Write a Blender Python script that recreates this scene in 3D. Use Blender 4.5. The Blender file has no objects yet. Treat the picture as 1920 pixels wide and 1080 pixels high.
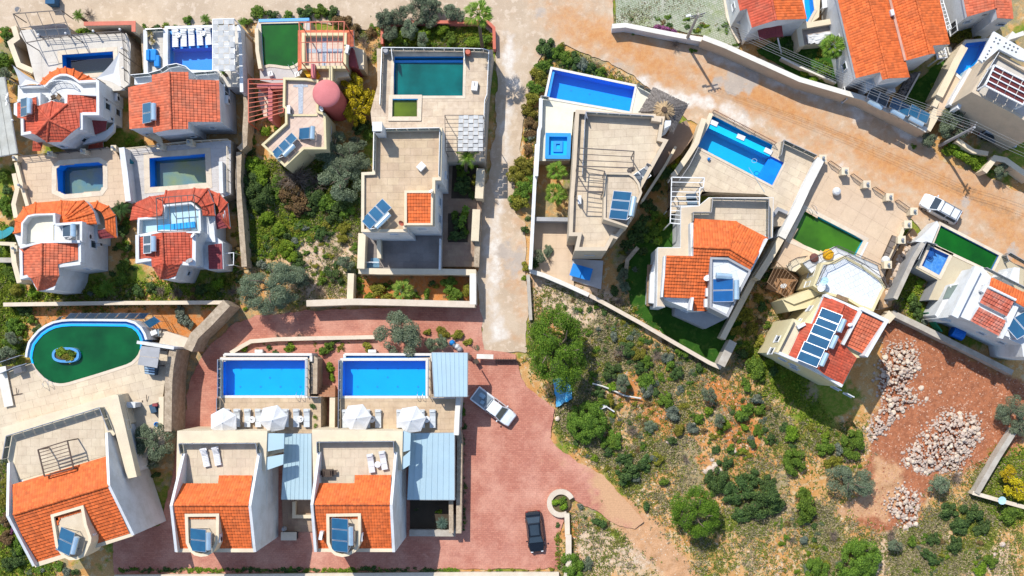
import bpy,math,random
import numpy as np
from mathutils import Vector,Matrix
from mathutils.geometry import tessellate_polygon

# ------------------------------------------------------------------ camera, sky, sun, exposure
S,H,NX,NY=17.0,100.0,1010.0,670.0 # plan scale (photo px per metre), drone height, point straight below the drone
scn=bpy.context.scene
col=scn.collection
cam_d=bpy.data.cameras.new('drone_camera'); cam=bpy.data.objects.new('drone_camera',cam_d); col.objects.link(cam)
cam.location=(0,0,H); cam.rotation_euler=(0,0,0)
cam_d.sensor_width=36; cam_d.lens=S*H/1920*36
cam_d.shift_x=(960-NX)/1920; cam_d.shift_y=(NY-540)/1920
cam_d.clip_start=1; cam_d.clip_end=600
scn.camera=cam
SUN_EL=math.radians(52.3); SX,SY=0.518,-0.855 # direction the light travels over the ground
world=bpy.data.worlds.new('World'); scn.world=world; world.use_nodes=True
wn=world.node_tree.nodes; bg=wn['Background']
sky=wn.new('ShaderNodeTexSky'); sky.sky_type='NISHITA'; sky.sun_disc=False
sky.sun_elevation=SUN_EL; sky.sun_rotation=math.atan2(-SX,-SY)
sky.altitude=100; sky.air_density=1.0; sky.dust_density=0.6; sky.ozone_density=1.2
world.node_tree.links.new(sky.outputs[0],bg.inputs[0]); bg.inputs[1].default_value=0.148
sd=bpy.data.lights.new('sun','SUN'); sd.energy=3.6; sd.angle=math.radians(0.5); sd.color=(1,.96,.88)
sun=bpy.data.objects.new('sun',sd); col.objects.link(sun)
sun.rotation_euler=Vector((SX*math.cos(SUN_EL),SY*math.cos(SUN_EL),-math.sin(SUN_EL))).to_track_quat('-Z','Y').to_euler()
vs=scn.view_settings; scn.display_settings.display_device='sRGB'
vs.view_transform='Standard'; vs.look='None'; vs.exposure=0.55; vs.gamma=1; vs.use_curve_mapping=False
scn.cycles.max_bounces=6; scn.cycles.transparent_max_bounces=16
scn.cycles.diffuse_bounces=3; scn.cycles.glossy_bounces=2

R=random.Random(7)

# ------------------------------------------------------------------ plan coordinates
def W(px,py,z=0.0):
    k=(H-z)/H/S
    return Vector(((px-NX)*k,(NY-py)*k,z))
def PX(v):
    k=S*H/(H-v.z)
    return NX+v.x*k,NY-v.y*k
def frame(x0,y0,s):
    def f(t):
        if not isinstance(t,str):return t
        n=[float(q)for q in t.replace(',',' ').split()]
        return[(x0+n[i]/s,y0+n[i+1]/s)for i in range(0,len(n),2)]
    return f
px_=frame(0,0,1)
a1=frame(0,0,6.752); a2=frame(0,120,6.352); a3=frame(230,30,6.75); a4=frame(230,120,6.354)
a5=frame(0,260,6.75); a6=frame(220,260,6.75); a7=frame(0,370,5.683); a8=frame(220,345,5.142)
b1=frame(450,20,6.354); b2=frame(450,130,5.685); b3=frame(680,60,5.686); b4=frame(660,220,6.0)
b5=frame(660,370,4.908); b6=frame(0,560,5.4); b7=frame(0,730,5.4); b8=frame(0,880,5.4)
c1=frame(300,640,5.684); c2=frame(580,640,5.684); c3=frame(300,790,3.723); c4=frame(570,790,3.723)
c5=frame(990,120,5.143); c6=frame(990,270,4.0); c7=frame(1200,200,4.909); c8=frame(1190,370,4.0)
d1=frame(1440,280,4.91); d2=frame(1400,440,3.6); d3=frame(1660,360,5.4); d4=frame(1640,480,4.5)
d5=frame(1360,0,6.0); d6=frame(1560,0,5.685); d7=frame(1740,0,6.0); d8=frame(1700,150,4.696)

def area2(p):return sum(p[i][0]*p[(i+1)%len(p)][1]-p[(i+1)%len(p)][0]*p[i][1]for i in range(len(p)))
def ccw(p):return list(p)if area2(p)>0 else list(reversed(p))
def WP(pts,z):return ccw([W(x,y,z)for x,y in pts])
def offs(poly,d,closed=True):
    """offset a polyline to its left by d (inwards for a ccw polygon), mitred"""
    n=len(poly); out=[]
    for i in range(n):
        p=Vector(poly[i][:2])
        a=Vector(poly[i-1][:2])if(closed or i>0)else None
        b=Vector(poly[(i+1)%n][:2])if(closed or i<n-1)else None
        e1=(p-a).normalized()if a is not None and(p-a).length>1e-6 else None
        e2=(b-p).normalized()if b is not None and(b-p).length>1e-6 else None
        if e1 is None:e1=e2
        if e2 is None:e2=e1
        n1=Vector((-e1.y,e1.x)); n2=Vector((-e2.y,e2.x))
        m=n1+n2
        m=n1 if m.length<1e-4 else m.normalized()
        c=max(.35,m.dot(n1))
        out.append(p+m*(d/c))
    return out
def inside(p,poly):
    x,y=p[0],p[1]; r=False; n=len(poly)
    for i in range(n):
        x1,y1=poly[i][0],poly[i][1]; x2,y2=poly[i-1][0],poly[i-1][1]
        if(y1>y)!=(y2>y)and x<(x2-x1)*(y-y1)/(y2-y1)+x1:r=not r
    return r
def clip_rect(poly,u0,v0,u1,v1):
    for ax,lim,sg in((0,u0,1),(0,u1,-1),(1,v0,1),(1,v1,-1)):
        out=[]; n=len(poly)
        for i in range(n):
            p,q=poly[i-1],poly[i]
            dp=(p[ax]-lim)*sg; dq=(q[ax]-lim)*sg
            if(dp>=0)!=(dq>=0):
                t=dp/(dp-dq); out.append((p[0]+(q[0]-p[0])*t,p[1]+(q[1]-p[1])*t))
            if dq>=0:out.append(q)
        poly=out
        if len(poly)<3:return[]
    return poly

# ------------------------------------------------------------------ objects
ORG={}
def setp(o,label=None,cat=None,group=None,kind=None):
    for k,v in(('label',label),('category',cat),('group',group),('kind',kind)):
        if v:o[k]=v
    return o
def thing(name,label,cat,loc=(0,0,0),group=None,rz=0):
    o=bpy.data.objects.new(name,None); o.empty_display_size=.3; col.objects.link(o)
    o.location=loc; o.rotation_euler=(0,0,rz); ORG[o.name]=Vector(loc)
    return setp(o,label,cat,group)
def link(name,me,parent=None,loc=None,kind=None):
    o=bpy.data.objects.new(name,me); col.objects.link(o)
    if parent is not None:
        o.parent=parent; ORG[o.name]=ORG.get(parent.name,Vector((0,0,0)))
    else:ORG[o.name]=Vector(loc)if loc is not None else Vector((0,0,0))
    if loc is not None:o.location=loc
    if kind:o['kind']=kind
    return o
class MB:
    def __init__(s):s.v=[]; s.f=[]; s.sm=[]
    def add(s,pts,faces):
        i=len(s.v); s.v+=[(p[0],p[1],p[2])for p in pts]; s.f+=[tuple(i+k for k in f)for f in faces]
    def face(s,pts):s.add(pts,[tuple(range(len(pts)))])
    def box(s,c,sz,rz=0,taper=1.0):
        ca,sa=math.cos(rz),math.sin(rz); P=[]
        for k in(-1,1):
            for i,j in((-1,-1),(1,-1),(1,1),(-1,1)):
                t=taper if k>0 else 1
                x,y=i*sz[0]/2*t,j*sz[1]/2*t
                P.append((c[0]+x*ca-y*sa,c[1]+x*sa+y*ca,c[2]+k*sz[2]/2))
        s.add(P,[(3,2,1,0),(4,5,6,7),(0,1,5,4),(1,2,6,5),(2,3,7,6),(3,0,4,7)]); return s
    def prism(s,poly,z0,z1,top=True,bot=False):
        n=len(poly); poly=ccw(poly)
        s.add([(p[0],p[1],z0)for p in poly]+[(p[0],p[1],z1)for p in poly],
              [(i,(i+1)%n,n+(i+1)%n,n+i)for i in range(n)]+([tuple(range(n,2*n))]if top else[])+([tuple(range(n-1,-1,-1))]if bot else[]))
        return s
    def ring(s,outer,inner,z0,z1,closed=True):
        """band between two matching polylines"""
        n=len(outer); m=n if closed else n-1
        P=[(p[0],p[1],z)for z in(z0,z1)for q in(outer,inner)for p in q]
        o0,i0,o1,i1=0,n,2*n,3*n
        F=[]
        for i in range(m):
            j=(i+1)%n
            F+=[(o0+i,o0+j,o1+j,o1+i),(i0+j,i0+i,i1+i,i1+j),(o1+i,o1+j,i1+j,i1+i),(o0+j,o0+i,i0+i,i0+j)]
        if not closed:F+=[(o0,o1,i1,i0),(o0+n-1,i0+n-1,i1+n-1,o1+n-1)]
        s.add(P,F); return s
    def tube(s,p,q,r,n=6,r2=None,cap=True):
        p,q=Vector(p),Vector(q); d=q-p
        if d.length<1e-5:return s
        d.normalize(); a=d.orthogonal().normalized(); b=d.cross(a); r2=r if r2 is None else r2
        P=[p+(a*math.cos(t)+b*math.sin(t))*r for t in[6.2832*i/n for i in range(n)]]
        P+=[q+(a*math.cos(t)+b*math.sin(t))*r2 for t in[6.2832*i/n for i in range(n)]]
        s.add(P,[(i,(i+1)%n,n+(i+1)%n,n+i)for i in range(n)]+([tuple(range(n-1,-1,-1)),tuple(range(n,2*n))]if cap else[])); return s
    def path(s,pts,r,n=6):
        for p,q in zip(pts,pts[1:]):s.tube(p,q,r,n)
        return s
    def bar(s,p,q,w,h):
        """rectangular bar from p to q, w wide (horizontal), h high"""
        p,q=Vector(p),Vector(q); d=(q-p)
        if d.length<1e-5:return s
        d.normalize(); a=d.cross(Vector((0,0,1)))
        a=Vector((1,0,0))if a.length<1e-3 else a.normalized()
        b=a.cross(d).normalized(); a*=w/2; b*=h/2
        s.add([p-a-b,p+a-b,p+a+b,p-a+b,q-a-b,q+a-b,q+a+b,q-a+b],
              [(0,1,2,3),(7,6,5,4),(4,5,1,0),(5,6,2,1),(6,7,3,2),(7,4,0,3)]); return s
    def lathe(s,c,prof,n=12):
        P=[]; F=[]; k=len(prof)
        for r,z in prof:
            for i in range(n):
                t=6.2832*i/n; P.append((c[0]+r*math.cos(t),c[1]+r*math.sin(t),c[2]+z))
        for j in range(k-1):
            for i in range(n):
                F.append((j*n+i,j*n+(i+1)%n,(j+1)*n+(i+1)%n,(j+1)*n+i))
        F+=[tuple(range((k-1)*n,k*n)),tuple(range(n-1,-1,-1))]
        s.add(P,F); return s
    def loft(s,rings,cap=True):
        n=len(rings[0]); P=[p for r in rings for p in r]; F=[]
        for j in range(len(rings)-1):
            for i in range(n):F.append((j*n+i,j*n+(i+1)%n,(j+1)*n+(i+1)%n,(j+1)*n+i))
        if cap:F+=[tuple(range(n-1,-1,-1)),tuple(range((len(rings)-1)*n,len(rings)*n))]
        s.add(P,F); return s
    def mesh(s,name,mat,org=Vector((0,0,0)),smooth=False):
        me=bpy.data.meshes.new(name)
        me.from_pydata([(x-org[0],y-org[1],z-org[2])for x,y,z in s.v],[],s.f)
        if mat is not None:me.materials.append(mat)
        if smooth:me.polygons.foreach_set('use_smooth',[True]*len(me.polygons))
        me.update(); return me
    def build(s,name,mat,parent=None,kind=None,smooth=False,loc=None):
        if not s.f:return None
        org=ORG[parent.name]if parent is not None else(Vector(loc)if loc is not None else Vector((0,0,0)))
        o=link(name,s.mesh(name,mat,org,smooth),parent,None if parent is not None else loc,kind)
        return o
def copy_tree(o,parent=None):
    c=o.copy(); col.objects.link(c)
    if parent is not None:c.parent=parent
    ORG[c.name]=ORG.get(o.name,Vector((0,0,0)))
    for ch in o.children:copy_tree(ch,c)
    return c

# ------------------------------------------------------------------ materials
MATS={}
def mat(name,c1,c2=None,scale=1.2,rough=.85,bump=.0,bscale=25,isl=0.0,obr=0.0,metal=0.0,spec=.3,fine=.12,dirt=None,dscale=.5,damt=.5,isl2=None,coat=0,trans=0):
    if name in MATS:return MATS[name]
    m=bpy.data.materials.new(name); m.use_nodes=True; MATS[name]=m
    nt=m.node_tree; N=nt.nodes; L=nt.links; b=N['Principled BSDF']
    c2=c2 or tuple(x*.82 for x in c1)
    geo=N.new('ShaderNodeNewGeometry'); oi=N.new('ShaderNodeObjectInfo')
    def noise(sc,det=4,rg=.6):
        n=N.new('ShaderNodeTexNoise'); n.inputs['Scale'].default_value=sc; n.inputs['Detail'].default_value=det; n.inputs['Roughness'].default_value=rg
        L.new(geo.outputs['Position'],n.inputs['Vector']); return n.outputs['Fac']
    def ramp(x,lo,hi):
        r=N.new('ShaderNodeMapRange'); r.inputs[1].default_value=lo; r.inputs[2].default_value=hi; L.new(x,r.inputs[0]); return r.outputs[0]
    def mix(f,a,bb,mode='MIX'):
        x=N.new('ShaderNodeMix'); x.data_type='RGBA'; x.blend_type=mode
        for k,v in((0,f),(6,a),(7,bb)):
            if isinstance(v,(int,float)):x.inputs[k].default_value=v
            elif isinstance(v,tuple):x.inputs[k].default_value=(*v,1)
            else:L.new(v,x.inputs[k])
        return x.outputs[2]
    def math_(op,a,bb):
        x=N.new('ShaderNodeMath'); x.operation=op
        for k,v in((0,a),(1,bb)):
            if isinstance(v,(int,float)):x.inputs[k].default_value=v
            else:L.new(v,x.inputs[k])
        return x.outputs[0]
    c=mix(ramp(noise(scale),.35,.65),c1,c2)
    if dirt:c=mix(math_('MULTIPLY',ramp(noise(dscale,6,.7),.45,.7),damt),c,dirt)
    if isl:
        if isl2:c=mix(ramp(geo.outputs['Random Per Island'],.35,1.0),c,isl2)
        v=math_('ADD',math_('MULTIPLY',geo.outputs['Random Per Island'],isl*2),1-isl)
        h=N.new('ShaderNodeHueSaturation'); L.new(v,h.inputs['Value']); L.new(c,h.inputs['Color']); c=h.outputs[0]
    if obr:
        v=math_('ADD',math_('MULTIPLY',oi.outputs['Random'],obr*2),1-obr)
        h=N.new('ShaderNodeHueSaturation'); L.new(v,h.inputs['Value']); L.new(c,h.inputs['Color'])
        L.new(math_('ADD',math_('MULTIPLY',oi.outputs['Random'],min(.03,obr*.16)),.5-min(.03,obr*.16)/2),h.inputs['Hue']); c=h.outputs[0]
    if fine:
        f=ramp(noise(bscale,3),.3,.7)
        v=math_('ADD',math_('MULTIPLY',f,fine*2),1-fine)
        h=N.new('ShaderNodeHueSaturation'); L.new(v,h.inputs['Value']); L.new(c,h.inputs['Color']); c=h.outputs[0]
    L.new(c,b.inputs['Base Color'])
    b.inputs['Roughness'].default_value=rough; b.inputs['Metallic'].default_value=metal
    b.inputs['Specular IOR Level'].default_value=spec
    if coat:b.inputs['Coat Weight'].default_value=coat; b.inputs['Coat Roughness'].default_value=.05
    if bump:
        bp=N.new('ShaderNodeBump'); bp.inputs['Strength'].default_value=bump; bp.inputs['Distance'].default_value=.05
        L.new(noise(bscale,4),bp.inputs['Height']); L.new(bp.outputs[0],b.inputs['Normal'])
    if trans:
        t=N.new('ShaderNodeBsdfTranslucent'); L.new(c,t.inputs[0]); ms=N.new('ShaderNodeMixShader'); ms.inputs[0].default_value=trans
        L.new(b.outputs[0],ms.inputs[1]); L.new(t.outputs[0],ms.inputs[2]); L.new(ms.outputs[0],N['Material Output'].inputs[0])
    return m
def glassy(name,tint,refl=.12,rough=.03,gcol=(1,1,1),bump=0,bsc=3,haze=0,hcol=(.5,.6,.6)):
    """thin see-through sheet: transmits the tint, reflects a little more at grazing angles"""
    m=bpy.data.materials.new(name); m.use_nodes=True; MATS[name]=m
    nt=m.node_tree; N=nt.nodes; L=nt.links; N.remove(N['Principled BSDF'])
    t=N.new('ShaderNodeBsdfTransparent'); t.inputs[0].default_value=(*tint,1)
    base=t.outputs[0]
    if haze:
        df=N.new('ShaderNodeBsdfDiffuse'); df.inputs[0].default_value=(*hcol,1)
        if haze>.5:
            ge0=N.new('ShaderNodeNewGeometry'); n0=N.new('ShaderNodeTexNoise'); n0.inputs['Scale'].default_value=.35; n0.inputs['Detail'].default_value=6; L.new(ge0.outputs['Position'],n0.inputs['Vector'])
            mr=N.new('ShaderNodeMapRange'); mr.inputs[1].default_value=.35; mr.inputs[2].default_value=.65; L.new(n0.outputs[0],mr.inputs[0]); mx=N.new('ShaderNodeMix'); mx.data_type='RGBA'; L.new(mr.outputs[0],mx.inputs[0])
            mx.inputs[6].default_value=(*[c*.7 for c in hcol],1); mx.inputs[7].default_value=(*[c*1.3 for c in hcol],1); L.new(mx.outputs[2],df.inputs[0])
        h=N.new('ShaderNodeMixShader'); h.inputs[0].default_value=haze; L.new(base,h.inputs[1]); L.new(df.outputs[0],h.inputs[2]); base=h.outputs[0]
    g=N.new('ShaderNodeBsdfGlossy'); g.inputs['Roughness'].default_value=rough; g.inputs[0].default_value=(*gcol,1)
    fr=N.new('ShaderNodeFresnel'); fr.inputs[0].default_value=1.33
    mu=N.new('ShaderNodeMath'); mu.operation='MULTIPLY_ADD'; mu.inputs[1].default_value=.9; mu.inputs[2].default_value=refl*.2; L.new(fr.outputs[0],mu.inputs[0])
    if bump:
        ge=N.new('ShaderNodeNewGeometry'); no=N.new('ShaderNodeTexNoise'); no.inputs['Scale'].default_value=bsc; L.new(ge.outputs['Position'],no.inputs['Vector'])
        bp=N.new('ShaderNodeBump'); bp.inputs['Strength'].default_value=bump; L.new(no.outputs[0],bp.inputs['Height']); L.new(bp.outputs[0],g.inputs['Normal']); L.new(bp.outputs[0],fr.inputs['Normal'])
    x=N.new('ShaderNodeMixShader'); L.new(mu.outputs[0],x.inputs[0]); L.new(base,x.inputs[1]); L.new(g.outputs[0],x.inputs[2])
    L.new(x.outputs[0],N['Material Output'].inputs[0]); return m

WHITE=mat('white_render',(.62,.63,.64),(.57,.58,.59),scale=.6,dirt=(.44,.42,.38),dscale=.6,damt=.5,bump=.2)
CREAM=mat('cream_render',(.66,.56,.40),(.60,.50,.36),scale=.6,dirt=(.42,.36,.28),damt=.4,bump=.15)
YELLOW=mat('pale_yellow_render',(.61,.53,.32),(.56,.48,.29),scale=.6,dirt=(.46,.38,.22),damt=.35,bump=.15)
BEIGE=mat('beige_render',(.56,.455,.335),(.50,.41,.30),scale=.6,dirt=(.36,.30,.24),damt=.4,bump=.15)
GREY=mat('grey_render',(.34,.34,.35),(.29,.29,.30),scale=.7,dirt=(.2,.19,.18),damt=.4,bump=.2)
CONC=mat('concrete',(.44,.40,.34),(.36,.32,.27),scale=.9,dirt=(.26,.21,.16),dscale=.6,damt=.6,bump=.3)
STONEW=mat('stone_wall',(.46,.37,.27),(.34,.26,.18),scale=2.5,dirt=(.2,.15,.1),dscale=1.4,damt=.7,bump=.8,bscale=9)
PINKW=mat('coral_render',(.54,.175,.175),(.48,.15,.15),scale=.7,bump=.1)
MAROON=mat('maroon_render_shaded_tile',(.27,.055,.06),bump=.1)  # maroon render; also stands for roof tiles darkened by shade
OCHRE=mat('ochre_render',(.62,.36,.02),bump=.1)
TILE=mat('terracotta_tile',(.60,.125,.027),(.53,.11,.026),scale=.8,isl=.22,bump=.1,dirt=(.46,.13,.045),dscale=.9,damt=.5,rough=.75)
TILER=mat('red_tile',(.47,.075,.035),(.40,.068,.034),scale=.8,isl=.22,bump=.1,dirt=(.36,.13,.08),dscale=.7,damt=.5,rough=.7)
TILEP=mat('salmon_tile',(.56,.13,.06),(.46,.10,.045),scale=.8,isl=.22,bump=.1,dirt=(.42,.18,.11),dscale=.8,damt=.55,rough=.75)
TILEF=mat('weathered_tile',(.52,.13,.075),(.44,.10,.06),scale=.8,isl=.2,bump=.1,dirt=(.62,.40,.32),dscale=1.1,damt=.6,rough=.75)
TRAV=mat('travertine',(.56,.465,.345),(.50,.41,.30),scale=1.1,obr=.045,isl=.05,dirt=(.40,.31,.22),dscale=.7,damt=.5,bump=.15)
TRAVT=mat('tan_travertine',(.53,.40,.27),(.46,.34,.22),scale=1.0,obr=.05,isl=.05,dirt=(.36,.26,.17),dscale=.6,damt=.55,bump=.15)
TRAVW=mat('worn_travertine',(.58,.47,.35),(.50,.39,.28),scale=1.8,obr=.05,isl=.05,dirt=(.34,.25,.18),dscale=.5,damt=.7,bump=.15)
PALET=mat('pale_paving',(.56,.52,.46),(.50,.46,.41),scale=.8,obr=.05,dirt=(.4,.36,.3),damt=.5,bump=.15)
SANDT=mat('sand_paving',(.57,.43,.30),(.52,.39,.27),scale=.7,obr=.03,dirt=(.46,.33,.22),dscale=.3,damt=.5,bump=.15)
GREYT=mat('grey_paving',(.50,.47,.45),(.45,.42,.40),scale=.9,obr=.06,isl=.05,dirt=(.36,.33,.3),damt=.5,bump=.15)
BROWNT=mat('brown_paving',(.34,.24,.17),(.28,.19,.13),scale=1.1,obr=.08,isl=.08,dirt=(.2,.14,.1),damt=.5,bump=.2)
WHITET=mat('white_tile',(.62,.65,.68),(.58,.61,.64),scale=.9,isl=.05,obr=.03,dirt=(.55,.5,.45),damt=.3)
CREAMT=mat('ivory_render_floor',(.66,.63,.52),(.62,.59,.48),scale=.6,dirt=(.5,.45,.34),dscale=.3,damt=.35,bump=.1)
PINKT=mat('blush_tile',(.62,.47,.38),(.56,.42,.34),scale=1.2,isl=.05,dirt=(.45,.33,.26),damt=.4)
COPING=mat('coping_stone',(.62,.53,.42),(.56,.47,.36),scale=1.5,obr=.06,dirt=(.45,.37,.28),damt=.4,bump=.1)
COPW=mat('pale_coping',(.66,.63,.57),(.60,.57,.51),scale=1.5,dirt=(.45,.42,.36),damt=.4,bump=.1)
POOLB=mat('azure_pool_tile',(.004,.40,.90),(.004,.37,.86),scale=.5,rough=.3,fine=.05,bscale=30)
POOLD=mat('deep_blue_pool_tile',(.006,.28,.84),(.006,.26,.78),scale=.5,rough=.3,fine=.06,bscale=30)
POOLT=mat('turquoise_pool_tile',(.004,.46,.76),(.003,.42,.70),scale=.5,rough=.3,fine=.08,bscale=14)
POOLL=mat('light_blue_pool_edge',(.03,.28,.66),(.03,.25,.6),scale=.8,rough=.3)
MURK=mat('murky_pool_floor',(.42,.38,.07),(.03,.22,.50),scale=.16,rough=.4)
METAL=mat('dark_iron',(.09,.075,.07),rough=.5,fine=0)
STEEL=mat('bright_steel',(.55,.57,.6),rough=.3,metal=.9,fine=0)
WMETAL=mat('white_metal',(.75,.76,.77),rough=.4,fine=0)
RUST=mat('red_painted_iron',(.50,.11,.06),rough=.5,fine=.1)
BROWNM=mat('brown_metal',(.10,.065,.05),rough=.5,fine=0)
BLUEROOF=mat('pale_blue_sheet_metal',(.42,.56,.62),(.39,.53,.6),scale=.3,rough=.35,metal=.2,fine=.04,dirt=(.36,.45,.48),damt=.35)
SOLAR=mat('solar_glass',(.012,.085,.17),(.01,.065,.14),scale=1.0,rough=.12,spec=.6,fine=0)
SOLARG=mat('grey_solar_glass',(.05,.075,.10),(.04,.06,.085),scale=1.0,rough=.12,spec=.6,fine=0)
TANK=mat('tank_steel',(.46,.60,.70),rough=.25,metal=.5,fine=0)
FABRIC=mat('white_canvas',(.68,.68,.68),(.64,.64,.64),rough=.9,trans=.15)
CUSHG=mat('pale_grey_cushion',(.52,.54,.55),(.48,.50,.51),scale=2,rough=.9,bump=.2)
PLASTW=mat('white_plastic',(.66,.66,.66),rough=.45,fine=.03)
DARK=mat('dark_recess',(.035,.035,.04),rough=.6,fine=0)
PANE=mat('window_glass',(.03,.045,.06),rough=.08,spec=.6,fine=0)
WOOD=mat('weathered_wood',(.24,.15,.09),(.17,.11,.065),scale=3,bump=.3,bscale=18)
WICKER=mat('brown_wicker',(.09,.065,.05),(.06,.045,.035),scale=20,bump=.4,bscale=40)
BLACKR=mat('rubber',(.02,.02,.022),rough=.8,fine=0)
BLUEC=mat('blue_cloth',(.01,.22,.60),(.01,.18,.52),scale=2,rough=.7)
GRANITE=mat('blue_grey_mosaic',(.30,.34,.40),(.40,.43,.47),scale=6,bump=.2,bscale=12,fine=.3)
SLATE=mat('grey_slate_floor',(.27,.235,.215),(.22,.19,.17),scale=.5,dirt=(.17,.15,.14),dscale=.4,damt=.6,obr=.06)
GLASS=glassy('railing_glass',(.50,.57,.58),.1,haze=.16,hcol=(.42,.5,.52))
WATER=glassy('clear_water',(.72,.95,.99),.1,bump=.06,bsc=2.5)
def murky(name,c,al):
    m=glassy(name,(c[0]*2,c[1]*2,c[2]*2),.1,haze=al,hcol=c,bump=.05,bsc=2); return m
WGREEN=murky('green_algae_water',(.004,.090,.003),.93)
WTEAL=murky('teal_water',(.0,.125,.115),.84)
WLAWN=murky('bright_algae_water',(.045,.15,.005),.9)
WOLIVE=murky('olive_water',(.10,.15,.005),.85)
WDIRT=glassy('shallow_dirty_water',(.78,.87,.80),.25,haze=.05,hcol=(.03,.06,.05),bump=.05,bsc=2)
WDEEP=murky('oval_green_water',(.002,.080,.018),.88)
THATCH=mat('grey_thatch',(.20,.175,.16),(.11,.095,.085),scale=5,isl=.25,bump=.6,bscale=14)
STRAW=mat('pale_straw',(.46,.33,.19),(.32,.22,.12),scale=5,isl=.2,bump=.5)

# ------------------------------------------------------------------ building parts
def house(label,pts,zt,cat='house',name='villa'):
    c=W(sum(p[0]for p in pts)/len(pts),sum(p[1]for p in pts)/len(pts),zt)
    return thing(name,label,cat,(c.x,c.y,0))
def wall(h,pts,zt,zb=0.0,m=WHITE,name='wall',top=True):
    JZ[0]+=1; zt+=JZ[0]%5*.003
    return MB().prism(WP(pts,zt),zb,zt,top=top).build(name,m,h)
def slab(h,pts,zt,th=.2,m=WHITE,name='slab'):
    return MB().prism(WP(pts,zt),zt-th,zt,bot=True).build(name,m,h)
def parap(h,pts,zt,ph=.6,w=.25,m=WHITE,closed=True,inward=True,name='parapet'):
    JZ[0]+=1; zt+=JZ[0]%7*.004
    P=WP(pts,zt)if closed else[W(x,y,zt)for x,y in pts]
    if closed:o,i=[Vector(p[:2])for p in P],offs(P,w if inward else-w)
    else:o,i=offs(P,w/2,False),offs(P,-w/2,False)
    return MB().ring(o,i,zt-ph,zt,closed).build(name,m,h)
TB={}
def tiles(parent,pts,z,a=.6,b=.6,ang=0.0,m=TRAV,holes=(),sep=True,th=.03,gap=.006,name='tile',world_pts=None,stagger=.5,limit=290):
    """paving laid on a flat floor: whole tiles are parts of their own, cut ones at the edge are joined"""
    P=world_pts or WP(pts,z); hs=[[(v.x,v.y)for v in q]for q in holes]
    ca,sa=math.cos(ang),math.sin(ang)
    to=lambda p:(p[0]*ca+p[1]*sa,-p[0]*sa+p[1]*ca)
    fr=lambda u,v:(u*ca-v*sa,u*sa+v*ca)
    Q=[to(p)for p in P]; HQ=[[to(p)for p in q]for q in hs]
    u0,u1=min(p[0]for p in Q),max(p[0]for p in Q); v0,v1=min(p[1]for p in Q),max(p[1]for p in Q)
    full=[]; cut=MB()
    j=0; v=v0
    while v<v1:
        u=u0-(a*stagger if j%2 else 0)
        while u<u1:
            cs=[(u+gap,v+gap),(u+a-gap,v+gap),(u+a-gap,v+b-gap),(u+gap,v+b-gap)]
            inh=[any(inside(c,q)for q in HQ)for c in cs]
            if all(inh):u+=a; continue
            ins=[inside(c,Q)for c in cs]
            if all(ins)and not any(inh):full.append((u+a/2,v+b/2))
            elif not any(inh):
                c=clip_rect(Q,*cs[0],*cs[2])
                if len(c)>2 and abs(area2(c))>.01:cut.prism([fr(*p)for p in c],z,z+th)
            else:
                n=4
                for ii in range(n):
                    for jj in range(n):
                        x0,y0=u+gap+(a-2*gap)*ii/n,v+gap+(b-2*gap)*jj/n
                        cx,cy=x0+a/n/2,y0+b/n/2
                        if inside((cx,cy),Q)and not any(inside((cx,cy),q)for q in HQ):
                            cut.prism([fr(x0,y0),fr(x0+a/n,y0),fr(x0+a/n,y0+b/n),fr(x0,y0+b/n)],z,z+th)
            u+=a
        v+=b; j+=1
    if sep:
        R.shuffle(full)
        key=(a,b,m.name)
        if key not in TB:
            mb=MB().box((0,0,th/2),(a-2*gap,b-2*gap,th)); TB[key]=mb.mesh('tile',m)
        org=ORG[parent.name]
        for i,(u,v)in enumerate(full):
            x,y=fr(u,v)
            if i<limit:
                o=bpy.data.objects.new(name,TB[key]); col.objects.link(o); o.parent=parent
                o.location=(x-org.x,y-org.y,z-org.z+R.uniform(-.002,.002)); o.rotation_euler=(0,0,ang); ORG[o.name]=org
            else:cut.prism([fr(u-a/2+gap,v-b/2+gap),fr(u+a/2-gap,v-b/2+gap),fr(u+a/2-gap,v+b/2-gap),fr(u-a/2+gap,v+b/2-gap)],z,z+th)
    else:
        for u,v in full:cut.prism([fr(u-a/2+gap,v-b/2+gap),fr(u+a/2-gap,v-b/2+gap),fr(u+a/2-gap,v+b/2-gap),fr(u-a/2+gap,v+b/2-gap)],z,z+th)
    cut.build('cut_paving',m,parent,kind='stuff')
def flat(h,pts,zt,ph=.8,w=.25,zb=0.0,m=WHITE,fm=TRAV,tile=None,ang=0.0,sep=True,lim=290,pm=None):
    """flat-roofed block traced along the top of its parapet"""
    P=WP(pts,zt); zr=zt-ph
    MB().prism(P,zb,zr).build('wall',m,h)
    MB().ring([Vector(p[:2])for p in P],offs(P,w),zr,zt).build('parapet',pm or m,h)
    I=[Vector((p.x,p.y,zr))for p in offs(P,w+.01)]
    if tile:tiles(h,None,zr+.005,tile[0],tile[1],ang,fm,sep=sep,world_pts=I,limit=lim)
    else:MB().prism(I,zr,zr+.02).build('roof_floor',fm,h)
    return zr
def planefit(A):
    p=[W(*a)for a in A]; n=(p[1]-p[0]).cross(p[2]-p[0]).normalized()
    if n.z<0:n=-n
    return p[0],n
def onplane(px,py,p0,n):
    c=Vector((0,0,H)); d=W(px,py,0)-c
    return c+d*((p0-c).dot(n)/d.dot(n))
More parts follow.
